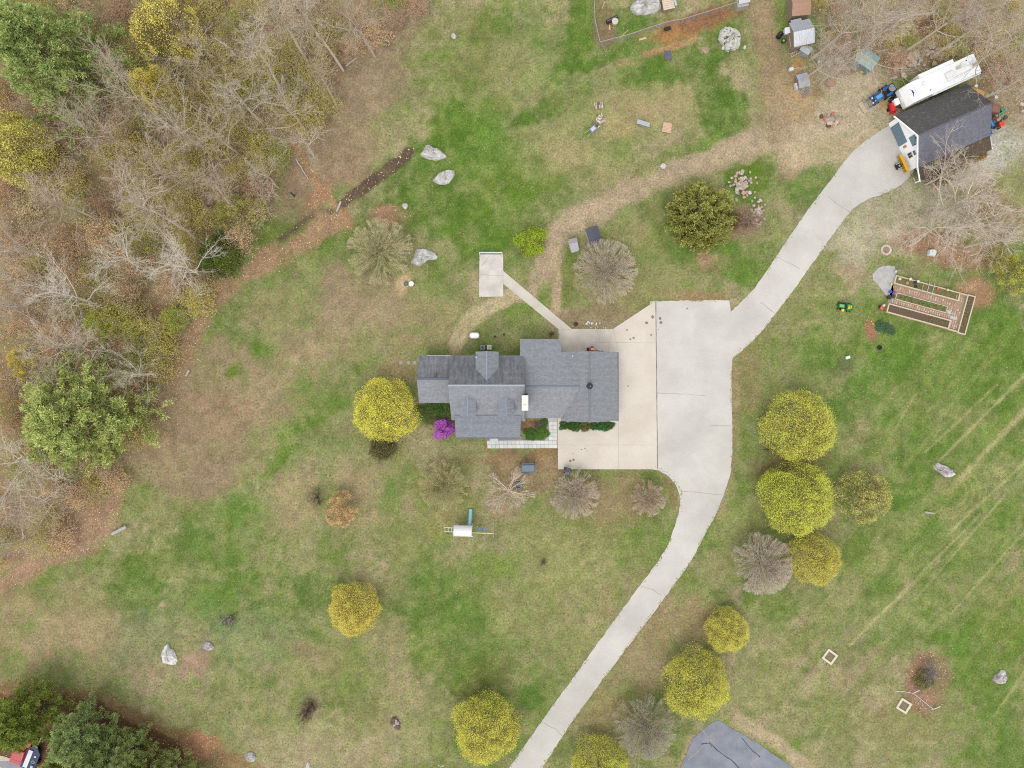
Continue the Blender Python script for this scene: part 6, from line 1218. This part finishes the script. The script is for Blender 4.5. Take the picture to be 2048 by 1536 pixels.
MB().tube([(.5,0,.4),(1.0,0,.3)],.05).build('tongue',TK,t); MB().box(.85,1.05,-.12,.12,.2,.4).build('hitch_block',TK,t); MB().box(-.7,-.5,-.35,.35,.25,.4).build('spinner_guard',RD,t)
b=Wp(1804,329,.5); t=thing('snow_plow','yellow snow plow blade standing before the barn','snow plow',(b[0],b[1],.03),math.radians(-65)); PY_=M('plow_yellow',(248,190,50),.45,.1,3)
pl=MB(); prof=[(0,0),(.05,.25),(-.02,.5),(-.18,.72)]
for (x0,z0),(x1,z1) in zip(prof[:-1],prof[1:]): pl.add([(-1.15,x0+.2,z0),(1.15,x0+.2,z0),(1.15,x1+.2,z1),(-1.15,x1+.2,z1),(-1.15,x0+.26,z0),(1.15,x0+.26,z0),(1.15,x1+.26,z1),(-1.15,x1+.26,z1)],[(0,1,2,3),(7,6,5,4),(0,4,5,1),(3,2,6,7),(0,3,7,4),(1,5,6,2)])
pl.box(-1.15,1.15,.0,.34,.70,.78); pl.build('blade',PY_,t)
for k in range(6): MB().box(-1.05+k*.4,-1.0+k*.4,-.05,.25,.1,.68).build('blade_rib',M('plow_amber',(226,160,40),.5),t)
MB().box(-.35,.35,-.75,-.1,.2,.5).build('mount_frame',TK,t,bevel=.03); MB().box(-.1,.12,-.5,-.3,.5,.62).build('pump',M('tan_pump',(196,176,120),.5),t,bevel=.02); MB().tube([(-.3,-.7,.5),(-.3,-.2,.6)],.03).tube([(.3,-.7,.5),(.3,-.2,.6)],.03).build('hydraulic_ram',SV,t)
# green ride-on mower
b=Wp(1690,613.5,.5); t=thing('ride_on_mower','green and yellow ride-on mower on the lawn left of the garden','mower',(b[0],b[1],0),math.radians(170)); JG=M('mower_green',(44,140,70),.4,.08,3); JY=M('mower_yellow',(250,220,70),.4)
MB().box(.1,.9,-.24,.24,.4,.82).build('hood',JG,t,bevel=.07); MB().box(.25,.8,-.16,.16,.82,.85).build('hood_panel',M('mower_pale_green',(120,190,130),.4),t,bevel=.02); MB().box(-.85,-.2,-.42,.42,.4,.6).build('rear_body',JG,t,bevel=.06); MB().box(-.95,-.75,-.4,.4,.55,.72).build('rear_rack',JG,t,bevel=.04)
MB().box(-.55,-.3,-.22,.22,.6,.7).build('seat',JY,t,bevel=.04); MB().box(-.62,-.53,-.22,.22,.65,.98).build('seat_back',JY,t,bevel=.03); MB().torus((-.05,0,.95),.17,.022).build('steering_wheel',TK,t); MB().cyl(-.05,0,.6,.95,.03,.03,8).build('steering_column',TK,t)
MB().prism([(-.2,-.5),(.35,-.5),(.45,0),(.35,.5),(-.2,.5)],.1,.25).build('mower_deck',TK,t,bevel=.03); MB().cyl(.1,.42,.25,.4,.22,.16,14).build('deck_chute',JY,t)
for s in (-1,1): 
    w=MB().wheel(-.6,s*.42,.26,.26,.2).build('rear_wheel',TY,t); MB().wheel(-.6,s*.53,.26,.13,.02).build('rim',JY,w)
    w=MB().wheel(.6,s*.38,.19,.19,.13).build('front_wheel',TY,t); MB().wheel(.6,s*.455,.19,.09,.02).build('rim',JY,w)
# behind the barn
b=Wp(1957,186,1.2); t=thing('loader_bucket','orange sloping loader bucket behind the barn','loader bucket',(b[0],b[1],0),math.radians(-25)); OR=M('loader_orange',(232,158,60),.45,.1,3); MB().slab([(-.75,.45,1.0),(.55,.45,1.3),(.85,-.5,1.2),(-.55,-.35,1.0)],.15).build('bucket_plate',OR,t); MB().box(-.5,.6,-.3,.3,.0,.9).build('frame',M('machine_black',(50,40,40)),t)
MB().slab([(.6,.45,.9),(.9,.5,.8),(1.0,-.4,.8),(.7,-.4,.9)],.1).build('side_arm',M('loader_rust',(176,100,44),.6),t)
b=Wp(1974,203,.8); t=thing('machine_part','smaller orange machine part at the barn roof corner','machine part',(b[0],b[1],0),math.radians(-35)); MB().box(-.35,.4,-.25,.25,0,.9).build('housing',M('loader_orange2',(206,124,64),.5,.15,4),t,bevel=.05); MB().box(-.45,-.3,-.2,.2,.2,.7).build('plate',M('loader_tan',(220,176,128),.5),t)
b=Wp(1948,174,.5); t=thing('white_spray_tank','white spray tank on two bars at the far corner of the barn','tank',(b[0],b[1],0),math.radians(20)); MB().cyl(.15,0,.3,.75,.2,.2,14).build('tank',TRIM,t,bevel=.04); MB().tube([(-.6,-.15,.35),(.1,-.05,.35)],.03).tube([(-.6,.1,.35),(.1,.05,.35)],.03).build('boom',SV,t); MB().cyl(.15,0,0,.3,.05,.05,6).build('stand',DK,t)
for k,(x,y,c,l) in enumerate([(1985.5,187,(240,224,206),'cream bucket left of two white ones behind the barn'),(1996,182.5,(236,226,232),'upper white bucket behind the barn'),(1992,194.5,(240,244,238),'lower white bucket behind the barn')]):
    b=Wp(x,y,.3); t=thing('bucket',l,'bucket',(b[0],b[1],0),0,'buckets behind the barn'); MB().cyl(0,0,0,.36,.15,.19,12).build('pail',M('bk%d'%k,c,.5),t); MB().torus((0,0,.36),.19,.018,14).build('rim',M('bk%d'%k,c),t)
b=Wp(1991,218,.7); t=thing('brown_bin','rusty brown square bin behind the barn','bin',(b[0],b[1],0),math.radians(-10)); MB().box(-.55,.55,-.5,.5,0,.8).build('bin_body',M('rust_bin',(136,100,84),.8,.2,4),t,bevel=.04); MB().box(-.48,.48,-.43,.43,.8,.84).build('lid',M('rust_lid',(150,112,94),.8,.2,4),t); MB().box(-.85,-.55,-.6,.1,0,.5).build('side_frame',TK,t)
for (x,y,l) in [(2008,219,'upper green plastic tub behind the barn'),(2003,229,'lower green plastic tub behind the barn')]:
    b=Wp(x,y,.4); t=thing('green_tote',l,'tub',(b[0],b[1],0),.5,'green tubs behind the barn'); MB().frus([(-.22,-.16),(.22,-.16),(.22,.16),(-.22,.16)],0,[(-.3,-.22),(.3,-.22),(.3,.22),(-.3,.22)],.4).build('tote',M('tote_green',(110,176,140),.5,.1,4),t); MB().box(-.2,.2,-.13,.13,.38,.42).build('contents',M('tote_in',(90,140,112),.7),t)
b=Wp(2003,248,.6); t=thing('chipper','orange red machine hood behind the barn','machine',(b[0],b[1],0),math.radians(25)); MB().box(-.3,.35,-.28,.28,.3,.75).build('hood',M('chipper_red',(246,72,34),.4,.08,3),t,bevel=.08); MB().box(-.9,-.3,-.12,.12,.2,.5).build('engine',TK,t,bevel=.04)
for s in (-1,1): MB().wheel(-.2,s*.36,.22,.22,.12).build('wheel',TY,t)
for (x,y,a,ln,l) in [(1984,243,-60,2.0,'upper blue boat shaped sled leaning behind the barn'),(1980,260,-66,1.5,'lower blue sled leaning behind the barn')]:
    b=Wp(x,y,.5); t=thing('blue_sled',l,'sled',(b[0],b[1],0),math.radians(a),'blue sleds behind the barn'); q=[(-ln/2,-.12),(-ln/2+.2,-.28),(ln/2-.3,-.28),(ln/2,0),(ln/2-.3,.28),(-ln/2+.2,.28),(-ln/2,.12)]
    MB().frus([(x_*.92,y_*.8) for x_,y_ in q],.0,q,.35).build('hull',M('sled_blue',(36,92,158),.4,.1,3),t); MB().box(-ln/2+.3,ln/2-.4,-.12,.12,.34,.38).build('thwart',M('sled_light',(90,150,200),.4),t)
b=Wp(1982,281,.5); o=MB().frus([(-.15,-.6),(.12,-.6),(.15,.6),(-.12,.6)],0,[(-.1,-.55),(.08,-.55),(.1,.55),(-.08,.55)],.5).build('white_drainpipe',M('spout_white',(226,228,224),.5),loc=(b[0],b[1],0)); o.rotation_euler[2]=.25; tag(o,'white elbow of downspout at the barn lean-to corner','downspout')
heap('debris_scatter','rusty debris on the ground at the back of the barn','debris',1995,236,22,.9,.28,[M('rust_scrap',(150,90,66),.9,.2,4),M('dark_rubble',(104,88,74)),M('tan_scrap',(196,176,152))],'scrap',.1,'debris by the camper')
b=Wp(1867,504,.6); t=thing('white_cistern','white plastic tank cover under the bare branches above the garden','tank',(b[0],b[1],0)); MB().frus([(-.5,-.35),(.4,-.5),(.6,.1),(.3,.45),(-.4,.4)],0,[(-.4,-.28),(.32,-.4),(.5,.08),(.25,.36),(-.32,.32)],.5).build('cover',M('cistern_white',(232,240,240),.5,.05,3),t,bevel=.05); MB().cyl(0,0,.5,.6,.15,.13,12).build('cap',TRIM,t)

# ------------------------------------------------------------------ raised beds
b=Wp(1792,550,.3); gd=thing('raised_garden','timber edged raised garden beds with brick paths','garden beds',(b[0],b[1],0),math.radians(-15.3)); TIM=M('bed_timber',(222,204,176),.85,.14,4); SOIL=M('bed_soil',(112,92,76),.95,.35,7,bump=.6,bscale=14); SOILG=M('bed_soil_weedy',(128,116,84),.95,.35,6,bump=.6,bscale=14)
def bed(x0,x1,y0,y1,soil,h=.3,w=.14):
    y0,y1=-y1,-y0
    for (a,c,d,e) in [(x0,x1,y0,y0+w),(x0,x1,y1-w,y1),(x0,x0+w,y0+w,y1-w),(x1-w,x1,y0+w,y1-w)]: MB().box(a,c,d,e,0,h+rb.uniform(-.015,.015)).build('board',TIM,gd)
    MB().box(x0+w,x1-w,y0+w,y1-w,0,h-.07).build('soil',soil,gd)
bed(0,8.35,0,1.1,SOILG,.34); bed(.75,7.35,2.02,2.9,SOILG,.16,.09); bed(.05,8.1,3.62,4.8,SOIL,.34); bed(9.25,10.3,-.05,4.95,SOIL,.34)
MB().box(8.35,9.25,-.14,0,0,.3).build('board',TIM,gd); MB().box(8.1,9.25,-4.85,-4.7,0,.3).build('board',TIM,gd)
MB().box(.0,9.25,-3.6,-1.12,-.02,.02).build('path_bed',M('path_soil',(176,152,130),.95,.25,5),gd); MB().box(8.36,9.24,-1.12,-.15,-.02,.02).build('path_bed',M('path_soil',(176,152,130)),gd); MB().box(8.12,9.24,-4.68,-3.61,-.02,.02).build('path_bed',M('path_soil',(176,152,130)),gd)
BK=[M('brick_pink',(214,164,142),.9,.12,5),M('brick_rose',(200,146,130),.9,.12,5),M('brick_cream',(226,202,168),.9,.12,5),M('brick_grey',(190,184,178),.9,.12,5)]
def brickrow(x0,x1,y,dy,n,cols=2):
    for i in range(n):
        for k in range(cols):
            x=x0+(x1-x0)*(i+.5)/n+rb.uniform(-.02,.02); MB().ob(x,-(y+dy*k)+rb.uniform(-.02,.02),.02,.065+rb.uniform(-.01,.01),(x1-x0)/n*.55,dy*.82,rb.uniform(-6,6)).build('brick',rb.choice(BK),gd)
brickrow(.3,8.3,1.36,.26,26,2); brickrow(.4,8.0,3.08,.25,26,2); brickrow(7.5,9.15,2.1,.28,6,4); brickrow(8.2,9.2,3.6,.28,4,4); brickrow(8.45,9.2,.6,.3,3,2)
for (x0,x1,y0,y1) in [(7.45,8.0,2.45,2.85),(8.0,8.9,3.05,3.4)]: MB().box(x0,x1,-y1,-y0,.02,.08).build('slab_stone',M('slab_grey',(196,198,192),.85,.1,4),gd)
for x in (4.25,4.9): MB().box(x-.04,x+.04,-1.3,.15,.34,.42).build('bed_divider',M('divider_pale',(198,194,184),.8),gd)
MB().box(3.5,3.55,-1.1,-.3,.3,.5).build('bed_divider',M('divider_pale',(198,194,184)),gd); MB().box(7.9,7.95,-1.0,-.4,.33,.4).build('stake',WOODY,gd)
import mathutils
def gpt(x,y): v=mathutils.Matrix.Rotation(math.radians(-15.3),3,'Z')@Vector((x,-y,0)); return (b[0]+v.x,b[1]+v.y)
def pot(x,y,r,h,c,label,name='flower_pot',z=0,rim=None):
    p=gpt(x,y); t=thing(name,label,'pot',(p[0],p[1],z),0,'pots about the garden'); MB().cyl(0,0,0,h,r*.8,r,14).build('pot_body',M('pot_'+name+str(c),c,.5,.08,4),t); MB().torus((0,0,h),r,.02,16,6).build('rim',M('pot_'+name+str(c),c),t); MB().cyl(0,0,h-.04,h-.02,r*.92,r*.92,12).build('earth',M('pot_earth',(84,70,60),.95),t) if rim is None else None
pot(.5,.4,.17,.25,(226,214,190),'cream pot at the left end of the top bed',z=.27); pot(1.75,.1,.16,.25,(240,232,214),'white pot on the top bed edge',z=.34); pot(2.75,.12,.15,.25,(236,236,230),'second white pot on the top bed edge',z=.34); pot(5.4,.3,.13,.2,(214,110,70),'orange pot in the top bed',z=.27); pot(6.6,.15,.14,.2,(240,206,170),'peach pot on the top bed edge',z=.34); pot(2.5,.3,.18,.2,(44,60,60),'dark pot in the top bed',z=.27); pot(2.7,.75,.17,.2,(40,52,52),'dark pot by the bed divider',z=.27); pot(1.6,.62,.2,.12,(190,150,110),'flat tan dish in the top bed',z=.27)
for (x,y,r,h,c,l) in [(1780.5,583.5,.17,.3,(50,92,220),'bright blue pot beside the gravel patch'),(1787.5,584,.16,.28,(140,60,90),'dark red pot beside the blue pot'),(1778,594.5,.26,.3,(48,50,54),'large black tub beside the gravel patch'),(1786.5,592.5,.21,.25,(70,64,62),'black ring shaped pot beside the large black tub')]:
    p=Wp(x,y,.2); t=thing('flower_pot',l,'pot',(p[0],p[1],.0),0,'pots about the garden'); MB().cyl(0,0,0,h,r*.8,r,16).build('pot_body',M('pt'+str(c),c,.45,.1,4),t); MB().torus((0,0,h),r,.022,18,6).build('rim',M('pt'+str(c),c),t)
p=Wp(1764,615,.4); t=thing('red_tiller','red and white garden tiller at the corner of the lower bed','tiller',(p[0],p[1],0),math.radians(60)); MB().box(-.28,.2,-.2,.2,.2,.5).build('cover',M('tiller_red',(220,104,96),.5,.08,3),t,bevel=.06); MB().cyl(.32,-.05,.25,.55,.16,.14,12).build('fuel_tank',M('tiller_white',(240,226,232),.5),t); MB().tube([(.3,0,.4),(1.1,.1,.75)],.025).build('handle',DK,t); MB().wheel(0,.24,.14,.14,.06).build('wheel',TY,t); MB().wheel(0,-.24,.14,.14,.06).build('wheel',TY,t)
p=Wp(1792,543,.3); t=thing('watering_can','pale blue watering can at the top corner of the garden','watering can',(p[0],p[1],0),.4); MB().cyl(0,0,0,.32,.17,.15,12).build('can_body',M('can_blue',(196,222,232),.5),t); MB().tube([(.15,0,.15),(.42,0,.4)],.025).build('spout',M('can_blue',(196,222,232)),t); MB().tube([(-.15,0,.1),(-.26,0,.3),(-.1,0,.38)],.02).build('handle',M('can_blue',(196,222,232)),t)
p=Wp(1784,568.5,.3); t=thing('lime_bucket','small lime green bucket on the gravel','bucket',(p[0],p[1],0)); MB().cyl(0,0,0,.2,.1,.13,12).build('pail',M('lime_pail',(200,232,110),.5),t); MB().torus((0,0,.2),.13,.015,14,6).build('rim',M('lime_pail',(200,232,110)),t)
p=Wp(1696,715,.5); t=thing('white_box','small white box on legs by the thin sapling','box',(p[0],p[1],0),.3); MB().box(-.28,.28,-.18,.18,.35,.55).build('box',M('box_icy',(226,238,240),.5,.06,4),t,bevel=.02)
for x in (-.2,.2): MB().box(x-.03,x+.03,-.03,.03,0,.35).build('leg',TRIM,t)
p=Wp(1760,695,.15); t=thing('tyre','black tyre lying on the right lawn','tyre',(p[0],p[1],0)); MB().torus((0,0,.1),.2,.09,18,8).build('tyre_ring',TY,t); MB().cyl(0,0,.02,.06,.14,.14,12).build('hole_shade_disc',TK,t)  # the flat black disc paints the shade inside the tyre's hole
wd = Geo(); rw = np.random.RandomState(6); pts_ = []
for (x0,x1,y0,y1,n_) in [(.3,4.2,.2,.95,260),(5.0,8.1,.2,.95,120),(.9,7.2,2.1,2.8,700),(.2,7.9,3.8,4.6,160),(9.4,10.1,.2,4.7,110)]:
    q_ = np.stack([rw.uniform(x0,x1,n_), -rw.uniform(y0,y1,n_), np.full(n_,.32 if y0 != 2.1 else .16)+rw.rand(n_)*.08],1); k_ = fbm(q_[:,0],q_[:,1],.8,3,3) > .48; pts_.append(q_[k_])
wd.leaves(np.concatenate(pts_), .14, rw, .5, .7); o = link('bed_weeds', wd.mesh('bed_weeds'), MLEAF, gd, color=C4((128,146,74),1.5)); o['kind'] = 'stuff'
# square bed frames and the toppled goal
for (x,y,a,l) in [(1659,1313,-36,'square pale timber frame on the lawn right of the small yellow tree'),(1807,1411,-32,'square pale timber frame beside the fallen white goal')]:
    p=Wp(x,y); t=thing('square_bed',l,'bed frame',(p[0],p[1],0),math.radians(a),'square bed frames'); FR=M('frame_white',(226,216,194),.8,.08,4)
    for (x0,x1,y0,y1) in [(-.75,.75,-.75,-.5),(-.75,.75,.5,.75),(-.75,-.5,-.5,.5),(.5,.75,-.5,.5)]: MB().box(x0,x1,y0,y1,0,.16+rb.uniform(-.01,.01)).build('board',FR,t)
    MB().box(-.5,.5,-.5,.5,0,.05).build('soil',M('weedy_soil',(138,124,96),.95,.3,6),t)
p=Wp(1830,1395); t=thing('football_goal','white tube football goal fallen over beside the leaf bed','goal',(p[0],p[1],0),0)
g3=lambda x,y,z: (Wp(x,y)[0]-p[0],Wp(x,y)[1]-p[1],z)
MB().tube([g3(1803,1382,.06),g3(1826,1386,.06),g3(1850,1405,.06),g3(1866,1418,.06)],.03).build('cross_bar',WT,t); MB().tube([g3(1826,1386,.06),g3(1833,1376,.7)],.04).build('post',WT,t); MB().tube([g3(1866,1418,.06),g3(1875,1408,.7)],.04).build('post',WT,t)
MB().tube([g3(1790,1382,.05),g3(1803,1382,.06)],.035).build('foot_bar',WT,t)
nt_=MB()
for k in range(9):
    u=k/8; nt_.tube([g3(1826+40*u,1386+32*u,.07),g3(1833+22*u-6,1376+44*u,.35),g3(1820+28*u,1396+24*u,.05)],.008,3)
nt_.build('net',M('net_grey',(200,196,190),.8),t)
# dead brush heap in the lower left lawn
p=Wp(460,1241); t=thing('brush_pile','grey pile of cut brush in the lower left lawn','brush pile',(p[0],p[1],0))
for i in range(60):
    a=rb.gauss(.5,.5); x=rb.gauss(0,.45); y=rb.gauss(0,.38); z=max(.05,.7-abs(x)*.5-abs(y)*.5)*rb.random(); L_=rb.uniform(.6,1.2)
    MB().tube([(x-L_/2*math.cos(a),y-L_/2*math.sin(a),z),(x,y,z+.1),(x+L_/2*math.cos(a),y+L_/2*math.sin(a),z+rb.uniform(-.05,.2))],rb.uniform(.015,.03),4).build('stick',rb.choice([M('stick_grey',(146,132,124),.9,.2,4),M('stick_dark',(104,90,80),.9,.2,4),M('stick_pale',(180,168,156),.9,.2,4)]),t)
# vehicles at the road, bottom left
p=Wp(36,1522,.8); t=thing('parked_car','red car half hidden under the conifers by the road','car',(p[0],p[1],.03),math.radians(-18)); CRD=M('car_red',(196,60,62),.3,.05,3,spec=.6)
MB().prism([(-1.1,-.5),(1.1,-.5),(1.1,.9),(.9,2.6),(-.9,2.6),(-1.1,.9)],.3,.8).build('body',CRD,t,bevel=.15); MB().frus([(-.8,.1),(.8,.1),(.8,1.9),(-.8,1.9)],.8,[(-.65,.4),(.65,.4),(.65,1.6),(-.65,1.6)],1.35).build('cabin',CRD,t,bevel=.08); MB().box(-.6,.6,.3,.34,.85,1.25).build('windscreen',GLASS,t)
for x in (-.85,.85):
    for y in (0,2.1): MB().wheel(x,y,.32,.32,.2,1.57).build('wheel',TY,t)
p=Wp(60,1518,1.0); t=thing('boat','dark blue boat with a white deck parked by the road','boat',(p[0],p[1],.03),math.radians(-22)); NB=M('boat_navy',(34,54,96),.35,.1,3)
MB().frus([(-.7,-1.2),(.8,-1.2),(.8,.8),(.05,1.6),(-.7,.8)],.35,[(-.85,-1.35),(.95,-1.35),(.95,.9),(.05,1.9),(-.85,.9)],.95).build('hull',NB,t); MB().box(-.5,.05,-1.15,1.1,.95,1.08).build('deck',M('deck_white',(236,238,244),.4),t,bevel=.03); MB().box(.45,.75,-1.1,-.6,.95,1.15).build('seat',M('seat_ice',(200,220,232),.5),t,bevel=.04); MB().torus((.5,-.2,.98),.16,.03).build('hatch_ring',SV,t); MB().box(.4,.6,.4,.6,.95,1.02).build('cleat_box',TRIM,t)
for s in (-.8,.9): MB().wheel(s,-.4,.28,.28,.16,1.57).build('wheel',TY,t)
MB().tube([(0,1.0,.3),(.05,2.6,.35)],.05).build('trailer_tongue',SV,t)

# loose stones on the dirt track, dandelions and tufts in the lawn
SOFT = np.where(TRK, 1.0, 0.0)*(1-np.clip(GR,0,1)*.9)
scatter('track_stones', 60000, SOFT, .5, .09, MLITTER, C4((206,186,162),1.15), .02, .7, 'pale pebbles strewn along the dirt track', 'pebbles', box=(0,45,8,36))
